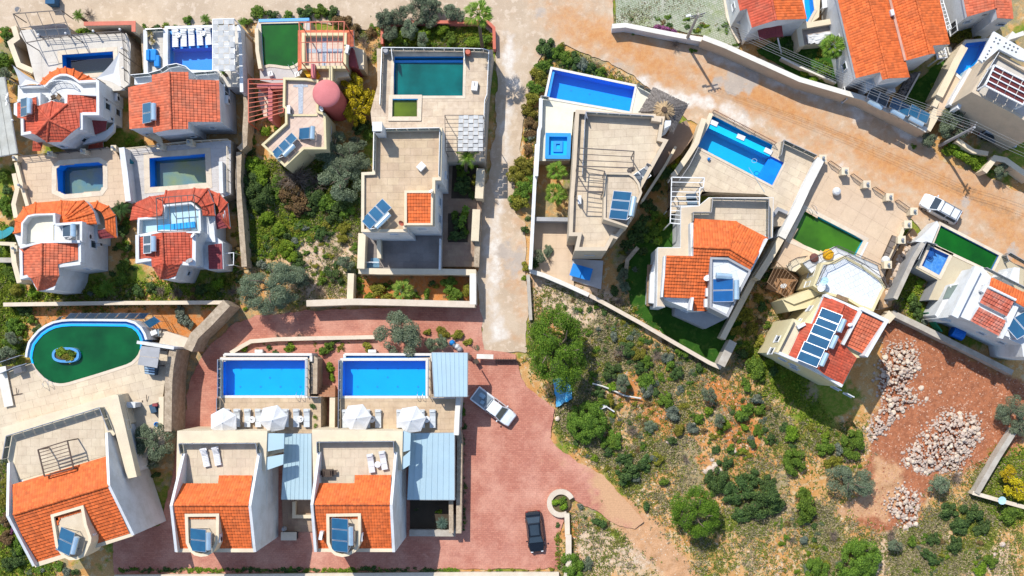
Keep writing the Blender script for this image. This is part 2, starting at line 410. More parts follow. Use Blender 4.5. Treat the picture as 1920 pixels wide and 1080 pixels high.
def facet(h,pts,A,m=TILE,tw=.28,th=.36,lift=.055,name='roof',under=WHITE,thick=.14,tiled=True,crest=.035,sk=None):
    """one plane of a tiled roof: a slab that carries courses of overlapping pantiles"""
    p0,n=planefit(A)
    P=ccw([onplane(x,y,p0,n)for x,y in pts])
    mb=MB(); k=len(P); lo=[p-n*thick for p in P]if sk is None else[Vector((p.x,p.y,min(sk,p.z-.03)))for p in P]; hi=[p-n*.02 for p in P]
    mb.add(hi+lo,[tuple(range(k)),tuple(range(2*k-1,k-1,-1))]+[(i+k,(i+1)%k+k,(i+1)%k,i)for i in range(k)])
    r=mb.build(name,under if tiled else m,h)
    if not tiled:return r
    d=Vector((n.x,n.y,0))
    d=Vector((0,-1,0))if d.length<1e-3 else d.normalized()
    down=(d-n*d.dot(n)).normalized(); acr=n.cross(down).normalized()
    o=P[0]; Q=[((p-o).dot(acr),(p-o).dot(down))for p in P]
    u0,u1=min(q[0]for q in Q),max(q[0]for q in Q); v0,v1=min(q[1]for q in Q),max(q[1]for q in Q)
    nr=max(1,round((v1-v0)/th)); th=(v1-v0)/nr
    T=MB(); full=tw*th
    at=lambda u,v,z:o+acr*u+down*v+n*z
    for j in range(nr):
        v=v0+j*th; u=u0
        while u<u1:
            c=clip_rect(Q,u,v,u+tw,v+th)
            if len(c)>=3:
                dz=R.uniform(-.008,.008)
                if abs(abs(area2(c))/2-full)<1e-4 and crest:
                    us=(0,.28,.62,1); hs=(0,crest,crest,0)
                    pts3=[at(u+tw*a_,v,.0+b_+dz)for a_,b_ in zip(us,hs)]+[at(u+tw*a_,v+th,lift+b_+dz)for a_,b_ in zip(us,hs)]+[at(u+tw*a_,v+th,-.01)for a_ in us]
                    T.add(pts3,[(i,i+4,i+5,i+1)for i in range(3)]+[(i+4,i+8,i+9,i+5)for i in range(3)])
                else:
                    q=[at(a_,b_,dz+lift*(b_-v)/th+.012)for a_,b_ in c]; kk=len(q)
                    lowr=[p-n*.05 for p in q]
                    T.add(q+lowr,[tuple(range(kk))]+[(i,i+kk,(i+1)%kk+kk,(i+1)%kk)for i in range(kk)])
            u+=tw
    T.build('tile_covering',m,r,kind='stuff')
    return r
def ridge(h,a,b,m=TILE,r=.13):
    """a run of half-round ridge tiles between two (px, py, z) points"""
    p,q=W(*a),W(*b); L=(q-p).length; n=max(2,round(L/.38)); mb=MB()
    for i in range(n):mb.tube(p.lerp(q,i/n),p.lerp(q,(i+1.12)/n if i<n-1 else 1),r*.86,8,r*1.08)
    return mb.build('ridge_cap',m,h,kind='stuff')
def window(h,a,b,s0,s1,z0,z1,zt,fm=WHITE,pm=PANE,out=1,slats=0):
    """window in the wall whose top edge runs a->b (px) at height zt; s0..s1 metres along it"""
    A,B=W(*a,zt),W(*b,zt); L=(B-A).length; d=(B-A).normalized(); n=Vector((d.y,-d.x,0))*out
    if s0<0:s0+=L
    if s1<=0:s1+=L
    at=lambda s,z,o:Vector((A.x+d.x*s,A.y+d.y*s,z))+n*o
    mb=MB()
    for s,t in((s0,s0+.07),(s1-.07,s1)):mb.bar(at((s+t)/2,z0,.03),at((s+t)/2,z1,.03),.12,.07)if abs(d.y)<0 else mb.bar(at((s+t)/2,z0,.03),at((s+t)/2,z1,.03),.09,.09)
    mb.bar(at(s0,z1-.03,.04),at(s1,z1-.03,.04),.1,.08); mb.bar(at(s0-.06,z0+.02,.07),at(s1+.06,z0+.02,.07),.18,.06)
    f=mb.build('window',fm,h)
    p=MB(); p.bar(at(s0+.04,(z0+z1)/2,.012),at(s1-.04,(z0+z1)/2,.012),.03,z1-z0-.08); p.build('pane',pm,f)
    if s1-s0>1.1:
        q=MB(); q.bar(at((s0+s1)/2,z0,.04),at((s0+s1)/2,z1,.04),.06,.06); q.build('mullion',fm,f)
    return f
def rail(par,pts,zb,ht=1.0,kind='glass',step=1.1,closed=False,m=None,top=True):
    """railing along px points whose foot stands at zb"""
    m=m or(BROWNM if kind=='bars' else METAL if kind=='rail' else STEEL)
    P=[W(x,y,zb)for x,y in pts]
    if closed:P.append(P[0])
    hr=MB(); low=[]
    for p,q in zip(P,P[1:]):
        if top:hr.bar(p+Vector((0,0,ht)),q+Vector((0,0,ht)),.06,.045)
        if kind=='bars':low.append((p,q,.1,.04))
        if kind=='rail':
            low+=[(p,q,ht*k,.03)for k in(.35,.7)]
    if not hr.f:hr.bar(P[0]+Vector((0,0,.05)),P[-1]+Vector((0,0,.05)),.05,.06)
    h=hr.build('handrail',m,par)
    for p,q,z,w_ in low:MB().bar(p+Vector((0,0,z)),q+Vector((0,0,z)),w_,.03).build('lower_rail',m,h)
    bal=MB()
    for p,q in zip(P,P[1:]):
        L=(q-p).length; n=max(1,round(L/step)); d=(q-p)/n
        for i in range(n):
            a=p+d*i
            MB().box((a.x,a.y,zb+ht/2),(.05,.05,ht)).build('post',m,h)
            if kind=='glass':
                e=d.normalized()*.05
                MB().bar(a+e+Vector((0,0,ht*.5)),a+d-e+Vector((0,0,ht*.5)),.02,ht*.86).build('glass_panel',GLASS,h)
            elif kind=='bars':
                k=max(1,round(d.length/.16))
                for t in range(1,k):
                    c=a+d*t/k; bal.box((c.x,c.y,zb+ht/2+.03),(.022,.022,ht-.1))
        if q is P[-1]and not closed:MB().box((q.x,q.y,zb+ht/2),(.05,.05,ht)).build('post',m,h)
    bal.build('balusters',m,h,kind='stuff')
    return h
def railing(label,pts,zb,ht=1.0,kind='glass',**k):
    c=W(*pts[0],zb); t=thing({'glass':'glass_railing','bars':'iron_railing','rail':'metal_railing'}[kind],label,'railing',tuple(c))
    rail(t,pts,zb,ht,kind,**k); return t
JZ=[0]
def garden_wall(label,pts,zt,zb=0.0,w=.3,m=CREAM,cm=None,name='garden_wall',closed=False,inward=False,cap=.06,cat='wall'):
    """free-standing wall traced along its top (px at height zt)"""
    JZ[0]+=1; zt+=JZ[0]%11*.004
    P=[W(x,y,zt)for x,y in pts]
    t=thing(name,label,cat,(P[0].x,P[0].y,zb))
    o,i=(offs(P,w/2,closed),offs(P,-w/2,closed))
    MB().ring(o,i,zb,zt-cap,closed).build('wall_body',m,t)
    MB().ring(offs(P,w/2+.04,closed),offs(P,-w/2-.04,closed),zt-cap,zt,closed).build('coping',cm or m,t)
    return t
def deck(name,pts,z,zb=0.0,m=CONC,top=TRAV,holes=(),tile=None,ang=0.0,sep=True,lim=290,stagger=.5):
    """raised terrace with openings for pools"""
    P=WP(pts,z); HL=[WP(q,z)for q in holes]
    o=MB(); o.prism(P,zb,z-.03,top=False)
    s=o.build(name,m,None,kind='structure',loc=(P[0].x,P[0].y,zb))
    mb=MB()
    loops=[[Vector((v.x,v.y,z-.03))for v in P]]+[[Vector((v.x,v.y,z-.03))for v in q]for q in HL]
    flatv=[v for l in loops for v in l]
    mb.add(flatv,[tuple(t)for t in tessellate_polygon(loops)])
    mb.build('floor_bed' if tile else 'floor_surface',top,s)
    if tile:tiles(s,pts,z-.027,tile[0],tile[1],ang,top,holes=HL,sep=sep,limit=lim,stagger=stagger)
    return s
def pool(label,pts,z,wm=WATER,bm=POOLB,depth=1.5,wl=.12,cw=.32,cm=COPING,ledge=None,floor=None,shelf=None,lights=None,name='swimming_pool',cat='swimming pool',seps=True,cop=True):
    """pool whose water edge is traced at deck height z"""
    P=WP(pts,z); c=sum(P,Vector((0,0,0)))/len(P)
    t=thing(name,label,cat,(c.x,c.y,z))
    n=len(P); zb=z-depth
    o=offs(P,-.18)
    b=MB(); b.ring([(p.x,p.y)for p in o],[(p.x,p.y)for p in P],zb,z-.035)
    b.build('basin_wall',bm,t)
    f=MB(); f.prism([(p.x,p.y)for p in o],zb-.1,zb+.01); f.build('basin_floor',floor or bm,t)
    if cop:
        oo=offs(P,-cw)
        for i in range(n):
            j=(i+1)%n; L=(P[j]-P[i]).length; k=max(1,round(L/.95))if seps and n<12 else 1
            for q in range(k):
                g=.004
                A=[P[i].lerp(P[j],q/k+g/k),P[i].lerp(P[j],(q+1)/k-g/k)]; B=[oo[i].lerp(oo[j],(q+1)/k-g/k),oo[i].lerp(oo[j],q/k+g/k)]
                MB().prism([(p.x,p.y)for p in A]+[(p.x,p.y)for p in B],z-.06,z+.035).build('coping_stone',cm,t)
    if shelf:
        for sp,sz in shelf:MB().prism(WP(sp,z),zb,z-sz).build('shelf',bm,t)
    for lx,ly in lights or[]:
        q_=W(lx,ly,z); MB().tube((q_.x,q_.y,zb+.01),(q_.x,q_.y,zb+.05),.10,10).build('floor_light',POOLL,t)
    if wm:
        w=MB(); w.face([Vector((p.x,p.y,z-wl))for p in P]); w.build('water',wm,t)
    return t
def oval(cx,cy,rx,ry,n=24,a0=0.0,a1=6.28319):return[(cx+rx*math.cos(a0+(a1-a0)*i/n),cy+ry*math.sin(a0+(a1-a0)*i/n))for i in range(n+(0 if a1-a0>6.28 else 1))]

# ------------------------------------------------------------------ things
def place(o,p,rz=0,label=None,group=None):
    o.location=p; o.rotation_euler=(0,0,rz); ORG[o.name]=Vector(p)
    if label:o['label']=label
    if group:o['group']=group
    return o
def solar(label,px,py,z,deg,n=2,pw=1.0,pl=1.9,tilt=32,tank='top',gm=None,group='rooftop solar water heaters',tl=None,sides=True):
    """solar water heater: n panels side by side, hot tank behind the upper edge; deg = direction the panels face in the photo (0 right, 90 down)"""
    L=W(px,py,z); t=thing('solar_water_heater',label,'solar heater',tuple(L),group,rz=-math.radians(deg))
    ORG[t.name]=Vector((0,0,0)); gm=gm or SOLAR
    tr=math.radians(tilt); cx,sz=math.cos(tr),math.sin(tr); zb=.18
    at=lambda u,v,h=0:Vector((pl*cx/2-v*cx+h*sz,u,zb+v*sz+h*cx)) # v from low edge up
    w=n*pw
    for i in range(n):
        y0=-w/2+i*pw+.02; y1=y0+pw-.04
        b=MB(); b.add([at(y0,0,0),at(y1,0,0),at(y1,pl,0),at(y0,pl,0),at(y0,0,.08),at(y1,0,.08),at(y1,pl,.08),at(y0,pl,.08)],
                        [(3,2,1,0),(4,5,6,7),(0,1,5,4),(1,2,6,5),(2,3,7,6),(3,0,4,7)])
        p=b.build('panel',WMETAL if gm is SOLARG else STEEL,t)
        g=MB(); g.face([at(y0+.05,.05,.085),at(y1-.05,.05,.085),at(y1-.05,pl-.05,.085),at(y0+.05,pl-.05,.085)]); g.build('panel_glass',gm,p)
    s=MB()
    for y in(-w/2+.1,w/2-.1):
        s.bar(at(y,0),at(y,0)-Vector((0,0,zb)),.05,.05); top=at(y,pl*.95)
        s.bar(top,Vector((top.x,top.y,0)),.05,.05); s.bar(Vector((top.x,y,.05)),Vector((at(y,0).x,y,.05)),.05,.05); s.bar(at(y,0,-.04),top,.04,.05)
    s.build('stand',STEEL,t)
    if tank:
        tl=tl or max(1.3,min(w*.8,2.0)); e=at(0,pl)+Vector((-.28,0,.12)); r=.27
        if tank=='side':e=at(0,pl)+Vector((-.35,0,-.25))
        b=MB(); b.lathe((0,0,0),[(r*.6,-tl/2-.05),(r,-tl/2),(r,tl/2),(r*.6,tl/2+.05)],12)
        b.v=[(e.x+v[0],e.y+v[2],e.z+v[1])for v in b.v]
        k=b.build('water_tank',TANK,t,smooth=False)
        q=MB(); q.tube(e+Vector((0,tl/2,-.1)),at(w/2-.1,pl,.04),.02); q.tube(e+Vector((0,-tl/2,-.1)),at(-w/2+.1,.05,.04),.02)
        for y in(-tl/3,tl/3):q.bar(e+Vector((0,y,0)),Vector((e.x,y,0)),.06,.06)
        q.build('pipework',STEEL,k)
    return t
def ac_unit(label,px,py,z,rz=0,group='air conditioning units'):
    t=thing('air_conditioner',label,'air conditioner',tuple(W(px,py,z)),group,rz); ORG[t.name]=Vector((0,0,0))
    MB().box((0,0,.35),(.85,.34,.62)).build('casing',PLASTW,t)
    f=MB(); f.tube((-.12,-.175,.35),(-.12,-.19,.35),.23,14); f.build('fan_grille',DARK,t)
    s=MB(); s.box((-.3,0,.02),(.06,.4,.05)); s.box((.3,0,.02),(.06,.4,.05)); s.build('bracket',METAL,t); return t
def dish(label,px,py,z,rz=0,r=.42,m=None,group='satellite dishes'):
    t=thing('satellite_dish',label,'satellite dish',tuple(W(px,py,z)),group,rz); ORG[t.name]=Vector((0,0,0))
    MB().tube((0,0,0),(0,0,.7),.03).build('mast',METAL,t)
    b=MB(); n=16; rows=[]
    ax=Vector((0,.72,.69)); sx_=Vector((1,0,0)); sy_=ax.cross(sx_)
    c=Vector((0,0,.85))
    for k in range(4):
        q=k/3; rows.append([c+(sx_*math.cos(6.2832*i/n)+sy_*math.sin(6.2832*i/n))*max(.01,r*q)+ax*(.12*q*q)for i in range(n)])
    b.loft(rows,cap=False); b.loft([[p-ax*.02 for p in r_]for r_ in reversed(rows)],cap=False); b.build('reflector',m or PLASTW,t)
    MB().path([c-sy_*r*.9+ax*.1,c+ax*.5],.015,4).build('feed_arm',METAL,t); return t
LP={}
def lounger(label,px,py,z,rz=0,m='pad',group='sun loungers'):
    key=m
    if key not in LP:
        t=thing('sun_lounger',label,'sun lounger',(0,0,0),group); ORG[t.name]=Vector((0,0,0))
        fm=WMETAL if m!='wicker' else WICKER; cm={'pad':CUSHG,'plastic':PLASTW,'white':FABRIC,'wicker':WICKER}[m]
        f=MB(); f.box((0,0,.27),(.64,1.96,.06)); f.build('frame',fm,t)
        for x in(-.27,.27):
            for y in(-.85,.85):MB().box((x,y,.12),(.06,.06,.24)).build('leg',fm,t)
        if m=='plastic':
            for k in range(7):MB().box((0,-.9+k*.17,.32),(.56,.14,.04)).build('slat',cm,t)
            b=MB(); 
            for k in range(5):b.bar(Vector((-.28,.32+k*.14,.36+k*.075)),Vector((.28,.32+k*.14,.36+k*.075)),.12,.04)
            b.build('backrest',cm,t)
        else:
            for y0,y1 in((-.96,-.36),(-.34,.26)):MB().box((0,(y0+y1)/2,.36),(.62,y1-y0,.12)).build('cushion',cm,t)
            b=MB(); b.add([(-.31,.28,.3),(.31,.28,.3),(.31,.97,.52),(-.31,.97,.52),(-.31,.25,.42),(.31,.25,.42),(.31,.94,.66),(-.31,.94,.66)],[(3,2,1,0),(4,5,6,7),(0,1,5,4),(1,2,6,5),(2,3,7,6),(3,0,4,7)])
            b.build('backrest',cm,t)
            MB().box((0,.80,.63),(.5,.2,.08)).build('headrest',cm,t)
        LP[key]=t
        return place(t,W(px,py,z),rz,label,group)
    return place(copy_tree(LP[key]),W(px,py,z),rz,label,group)
def umbrella(label,px,py,z,rz=0,r=1.5,tilt=.0,seed=0):
    t=thing('sun_umbrella',label,'umbrella',tuple(W(px,py,z)),'white umbrellas on the pool decks',rz); ORG[t.name]=Vector((0,0,0))
    MB().tube((0,0,0),(0,0,2.55),.03,8).build('pole',WMETAL,t)
    MB().lathe((0,0,0),[(.3,0),(.3,.06),(.06,.1),(.05,.3)],14).build('base',CONC,t)
    n=6; top=Vector((0,0,2.6)); c=MB(); rb=MB()
    E=[Vector((r*math.cos(6.2832*i/n),r*math.sin(6.2832*i/n),2.02))for i in range(n)]
    rt=Matrix.Rotation(tilt,3,'X'); E=[rt@(e-top)+top for e in E]
    for i in range(n):
        a,b_=E[i],E[(i+1)%n]; s=5
        for k in range(s):
            t0,t1=k/s,(k+1)/s
            sag=lambda t_:Vector((0,0,-.10*math.sin(t_*3.14)*t_))
            mid=lambda t_:top.lerp((a+b_)/2*Vector((.955,.955,1))if False else top.lerp((a+b_)/2,1),t_)+sag(t_)
            A0,A1,B0,B1=top.lerp(a,t0),top.lerp(a,t1),top.lerp(b_,t0),top.lerp(b_,t1)
            M0=(A0+B0)/2+sag(t0); M1=(A1+B1)/2+sag(t1)
            c.face([A0,A1,M1,M0]if k else[A0,A1,M1]); c.face([M0,M1,B1,B0]if k else[M0,M1,B1])
        rb.bar(top-Vector((0,0,.03)),a-Vector((0,0,.03)),.025,.025)
        c.face([a,a-Vector((0,0,.14)),b_-Vector((0,0,.14)),b_])
    c.build('canopy',FABRIC,t); rb.build('rib',WMETAL,t)
    MB().lathe((0,0,2.6),[(.05,-.02),(.06,.04),(.02,.1)],8).build('finial',WMETAL,t); return t
def round_table(label,px,py,z,r=.36,m=None,things=True,group='round white side tables'):
    t=thing('side_table',label,'table',tuple(W(px,py,z)),group); ORG[t.name]=Vector((0,0,0)); m=m or PLASTW
    MB().lathe((0,0,.48),[(r,0),(r,.05)],18).build('table_top',m,t)
    MB().lathe((0,0,0),[(.2,0),(.2,.03),(.04,.06),(.04,.48)],10).build('pedestal',m,t)
    if things:
        q=MB()
        for k in range(3):q.lathe((R.uniform(-.16,.16),R.uniform(-.16,.16),.53),[(.045,0),(.045,.03)],8)
        q.build('ashtray',DARK,t)
    return t
def lamp_pillar(label,px,py,zt,zb,w=.55,m=CREAM,globe=True):
    w*=.85
    t=thing('gate_pillar',label,'pillar',tuple(W(px,py,zt)*Vector((1,1,0))if False else(W(px,py,zt).x,W(px,py,zt).y,zb)),'pillars of the terrace fences')
    p=W(px,py,zt)
    MB().box((p.x,p.y,(zb+zt)/2-.06),(w,w,zt-zb-.12)).build('shaft',m,t)
    MB().box((p.x,p.y,zt-.06),(w+.14,w+.14,.12)).build('cap',m,t)
    if globe:MB().lathe((p.x,p.y,zt),[(.05,0),(.05,.08),(.13,.14),(.16,.26),(.13,.38),(.04,.43)],12).build('lamp_globe',mat('smoky_globe',(.25,.27,.3),rough=.2),t)
    return t
def pergola(label,quad,z,zb,nbar,m=METAL,w=.07,posts=(0,1,2,3),along=0,edges=(0,1,2,3),name='pergola',nx=0):
    """frame whose corners are traced at height z; nbar rafters run between sides 0-1 and 3-2 (or 1-2 and 0-3)"""
    q=[W(x,y,z)for x,y in quad]; t=thing(name,label,'pergola',(q[0].x,q[0].y,zb))
    for e in edges:
        MB().bar(q[e],q[(e+1)%4],w*1.2,w*1.4).build('beam',m,t)
    a,b,c,d=(q[0],q[1],q[2],q[3])if along==0 else(q[1],q[2],q[3],q[0])
    for i in range(nbar):
        f=(i+1)/(nbar+1); MB().bar(a.lerp(b,f),d.lerp(c,f),w*.8,w).build('rafter',m,t)
    for i in range(nx):
        f=(i+1)/(nx+1); MB().bar(a.lerp(d,f),b.lerp(c,f),w*.8,w).build('crossbar',m,t)
    for i in posts:MB().box((q[i].x,q[i].y,(z+zb)/2),(w*1.2,w*1.2,z-zb)).build('post',m,t)
    return t
def shade_cloth(par,quad,z,nx,ny,parity=0,m=None,sag=.0):
    """checker of woven cloth panels laid over a frame"""
    q=[W(x,y,z)for x,y in quad]
    ms=[mat('white_shade_cloth',(.66,.66,.65),rough=.9,trans=.2),mat('grey_shade_cloth',(.55,.56,.56),rough=.9,trans=.2)]
    for i in range(nx):
        for j in range(ny):
            f=lambda u,v:q[0].lerp(q[1],u).lerp(q[3].lerp(q[2],u),v)
            up=.05 if(i+j)%2 else-.05
            P=[f((i+.03)/nx,(j+.02)/ny),f((i+.97)/nx,(j+.02)/ny),f((i+.97)/nx,(j+.9+.06*R.random())/ny),f((i+.03)/nx,(j+.9+.06*R.random())/ny)]
            z_=Vector((0,0,up)); mb=MB(); mb.add([p+z_ for p in P]+[p+z_-Vector((0,0,.012))for p in P],[(0,1,2,3),(7,6,5,4),(0,4,5,1),(1,5,6,2),(2,6,7,3),(3,7,4,0)])
            mb.build('cloth_panel',ms[(i+j+parity)%2],par)
def ladder(label,px,py,z,rz=0):
    t=thing('pool_ladder',label,'pool ladder',tuple(W(px,py,z)),'steel pool ladders',rz); ORG[t.name]=Vector((0,0,0))
    for x in(-.28,.28):
        b=MB(); b.path([Vector((x,.45*math.cos(a)-.05,.75*math.sin(a)))for a in[math.pi*i/8 for i in range(9)]],.025,6); b.build('handle',STEEL,t)
    for k in range(3):MB().bar(Vector((-.28,.4,-.25-k*.27)),Vector((.28,.4,-.25-k*.27)),.08,.03).build('rung',STEEL,t)
    return t
def post_lamp(label,px,py,z,ht=.9):
    t=thing('garden_lamp',label,'lamp',tuple(W(px,py,z)),'globe lamps on the walls'); ORG[t.name]=Vector((0,0,0))
    MB().tube((0,0,0),(0,0,ht),.04).build('post',METAL,t); MB().lathe((0,0,ht),[(.05,0),(.11,.06),(.13,.15),(.1,.24),(.03,.28)],12).build('globe',PLASTW,t); return t

# ------------------------------------------------------------------ cars
def car(label,px,py,z,rz,kind,paint,L=4.5,Wd=1.78):
    """x runs to the front"""
    t=thing('parked_car' if kind!='pickup' else 'pickup_truck',label,'car' if kind!='pickup' else 'pickup truck',tuple(W(px,py,z)),'parked cars',rz); ORG[t.name]=Vector((0,0,0))
    hw=Wd/2
    def ring(x,w,zl,zu,tw): # one body station
        return[Vector((x,-w,zl)),Vector((x,-w*1.0,(zl+zu)/2)),Vector((x,-w*tw,zu-.06)),Vector((x,-w*tw*.9,zu)),Vector((x,w*tw*.9,zu)),Vector((x,w*tw,zu-.06)),Vector((x,w,(zl+zu)/2)),Vector((x,w,zl))]
    h=L/2
    belt=.92 if kind=='sedan' else 1.02
    hood=belt-.06
    st=[(-h,.80,.42,belt-.22,.9),(-h+.06,.90,.30,belt-.06,.93),(-h+.35,.97,.22,belt,.95),(-h*.3,1,.2,belt,.95),(h*.25,1,.2,belt,.95),(h*.45,.99,.2,hood,.94),(h-.45,.95,.22,hood-.07,.92),(h-.12,.86,.28,hood-.17,.9),(h,.74,.40,hood-.32,.88)]
    if kind=='pickup':
        st=[(-h,.93,.45,belt,.95),(-h+.05,.97,.34,belt+.02,.97),(-h*.1,1,.3,belt+.02,.96),(h*.3,1,.3,belt,.95),(h*.5,.99,.3,hood+.02,.94),(h-.45,.96,.3,hood-.02,.92),(h-.1,.88,.34,hood-.1,.9),(h,.78,.45,hood-.28,.88)]
    body=MB(); body.loft([ring(x,hw*w,zl,zu,tw)for x,w,zl,zu,tw in st]); bo=body.build('body',paint,t,smooth=False)
    sp=bo.modifiers.new('round','BEVEL'); sp.width=.05; sp.segments=2; sp.limit_method='ANGLE'; sp.angle_limit=.5
    # cabin: x0 rear base, x1 rear roof, x2 front roof, x3 front base
    x0,x1,x2,x3,rh={'sedan':(-h+.55,-h+1.25,.35,1.15,1.44),'wagon':(-h+.12,-h+.3,.5,1.25,1.62),'van':(-h+.12,-h+.22,.9,1.6,1.85),'pickup':(-.55,-.45,.75,1.45,1.72)}[kind]
    bw,rw=hw*.93,hw*.72
    cb=[(x0,bw,belt-.01),(x1,rw,rh-.04),((x1+x2)/2,rw*1.03,rh),(x2,rw,rh-.03),(x3,bw,belt-.02)]
    def cr(x,w,zt,zb):return[Vector((x,-bw if zt>belt else-w,zb)),Vector((x,-w,zt)),Vector((x,-w*.8,zt+.03)),Vector((x,w*.8,zt+.03)),Vector((x,w,zt)),Vector((x,bw if zt>belt else w,zb))]
    cm=MB(); cm.loft([cr(x,w,zt,belt-.04)for x,w,zt in cb]); co=cm.build('cabin',paint,t)
    def pane(nm,P,off):
        n_=(P[1]-P[0]).cross(P[2]-P[0]).normalized()
        if n_.dot(off)<0:n_=-n_
        mb=MB(); mb.face([p+n_*.02 for p in P]); mb.build(nm,PANE,co)
    l=lambda a,b,f:a+(b-a)*f
    pane('windshield',[Vector((l(x3,x2,.08),-l(bw,rw,.08)*.9,l(belt,rh,.1))),Vector((l(x3,x2,.08),l(bw,rw,.08)*.9,l(belt,rh,.1))),Vector((l(x3,x2,.93),l(bw,rw,.93)*.88,l(belt,rh,.93))),Vector((l(x3,x2,.93),-l(bw,rw,.93)*.88,l(belt,rh,.93)))],Vector((1,0,1)))
    pane('rear_window',[Vector((l(x0,x1,.12),-l(bw,rw,.12)*.86,l(belt,rh,.12))),Vector((l(x0,x1,.12),l(bw,rw,.12)*.86,l(belt,rh,.12))),Vector((l(x0,x1,.9),l(bw,rw,.9)*.86,l(belt,rh,.9))),Vector((l(x0,x1,.9),-l(bw,rw,.9)*.86,l(belt,rh,.9)))],Vector((-1,0,.6)))
    for s in(-1,1):
        xm=(x1+x2)/2
        for u0,u1,v0,v1 in((l(x0,x1,.5)+.12,xm-.05,x1+.1,xm-.05),(xm+.05,l(x3,x2,.4)-.1,xm+.05,x2-.06)):
            pane('side_window',[Vector((u0,s*l(bw,rw,.15),l(belt,rh,.15))),Vector((u1,s*l(bw,rw,.15),l(belt,rh,.15))),Vector((v1,s*l(bw,rw,.85),l(belt,rh,.85))),Vector((v0,s*l(bw,rw,.85),l(belt,rh,.85)))],Vector((0,s,.4)))
        MB().box((x3-.25,s*(hw+.07),belt+.05),(.12,.18,.13)).build('mirror',paint,t)
        MB().box((h-.14,s*hw*.62,hood-.22),(.2,.24,.1)).build('headlight',PLASTW,t)
        MB().box((-h+.02,s*hw*.72,belt-.2),(.1,.2,.14)).build('tail_light',mat('red_lens',(.35,.01,.01),rough=.3,fine=0),t)
        for x in(-h*.58,h*.62):
            y=s*(hw-.1); w=MB(); w.tube((x,y-.11,.33),(x,y+.11,.33),.33,16); wo=w.build('wheel',BLACKR,t)
            MB().tube((x,y+s*.10,.33),(x,y+s*.125,.33),.2,12).build('rim',STEEL,wo)
    if kind=='pickup':
        b=MB(); x0b,x1b=-h+.12,-.62
        MB().box(((x0b+x1b)/2,0,belt+.035),(x1b-x0b,Wd*.78,.04)).build('load_bed',mat('bed_liner',(.22,.27,.31),rough=.6),t)
        for s in(-1,1):MB().box(((x0b+x1b)/2,s*hw*.90,belt+.07),(x1b-x0b+.1,.09,.1)).build('bed_rail',paint,t)
        MB().box((x0b-.02,0,belt+.07),(.08,Wd*.86,.1)).build('tailgate',paint,t)
        r=MB(); r.path([Vector((-.68,-.7,belt)),Vector((-.72,-.62,1.6)),Vector((-.72,.62,1.6)),Vector((-.68,.7,belt))],.035,6); r.build('roll_bar',STEEL,t)
        for c_,s_ in(((-1.7,.25,belt+.22),(.75,.5,.32)),((-1.25,-.3,belt+.16),(.5,.42,.22))):
            o=MB().box(c_,s_).build('cargo',mat('pale_blue_sacking',(.30,.42,.5),(.22,.33,.42),scale=4,bump=.4),t)
            bv=o.modifiers.new('soft','BEVEL'); bv.width=.1; bv.segments=2
    if kind in('wagon',):
        for s in(-1,1):MB().bar(Vector((-h+.4,s*rw*.9,rh+.1)),Vector((.35,s*rw*.9,rh+.1)),.04,.04).build('roof_rail',METAL,t)
        for x in(-h+.5,-h+1.3,.2):MB().bar(Vector((x,-rw*.95,rh+.12)),Vector((x,rw*.95,rh+.12)),.05,.04).build('roof_bar',METAL,t)
    if kind=='sedan':
        MB().box(((x1+x2)/2,0,rh+.035),(x2-x1-.25,rw*1.5,.02)).build('glass_roof',PANE,t)
    return t

# ------------------------------------------------------------------ ground, roads, drives
def _h(ix,iy,s):
    n=(ix*374761393+iy*668265263+s*974711)&0x7fffffff
    n=((n^(n>>13))*1274126177)&0x7fffffff
    return((n^(n>>16))&0xffff)/65535.0
def vnoise(x,y,s=0):
    ix=np.floor(x).astype(np.int64); iy=np.floor(y).astype(np.int64); fx=x-ix; fy=y-iy
    fx=fx*fx*(3-2*fx); fy=fy*fy*(3-2*fy)
    a,b,c,d=_h(ix,iy,s),_h(ix+1,iy,s),_h(ix,iy+1,s),_h(ix+1,iy+1,s)
    return(a+(b-a)*fx)*(1-fy)+(c+(d-c)*fx)*fy
def fbm(x,y,s=0,o=4):
    t=0; a=.5; n=0
    for k in range(o):t=t+a*vnoise(x,y,s+k*17); n+=a; a*=.55; x=x*2.03; y=y*2.03
    return t/n
def sdist(x,y,poly):
    """signed distance to a polygon, positive inside"""
    d=np.full(x.shape,1e9); ins=np.zeros(x.shape,bool); n=len(poly)
    for i in range(n):
        x1,y1=poly[i-1][0],poly[i-1][1]; x2,y2=poly[i][0],poly[i][1]
        ex,ey=x2-x1,y2-y1; L=ex*ex+ey*ey+1e-12
        t=np.clip(((x-x1)*ex+(y-y1)*ey)/L,0,1)
        d=np.minimum(d,(x-x1-t*ex)**2+(y-y1-t*ey)**2)
        c=((y1>y)!=(y2>y)); 
        with np.errstate(divide='ignore',invalid='ignore'):xi=ex*(y-y1)/(y2-y1 if y2!=y1 else 1e-9)+x1
        ins^=c&(x<xi)
    return np.where(ins,1,-1)*np.sqrt(d)
def soft(x,y,pts,w=.8,nz=1.0,s=3):
    d=sdist(x,y,[W(*p)for p in pts])+(fbm(x*.6,y*.6,s)-.5)*2*nz
    t=np.clip(d/w*.5+.5,0,1); return t*t*(3-2*t)
def softs(x,y,polys,**k):
    r=np.zeros(x.shape)
    for p in polys:r=np.maximum(r,soft(x,y,p,**k))
    return r
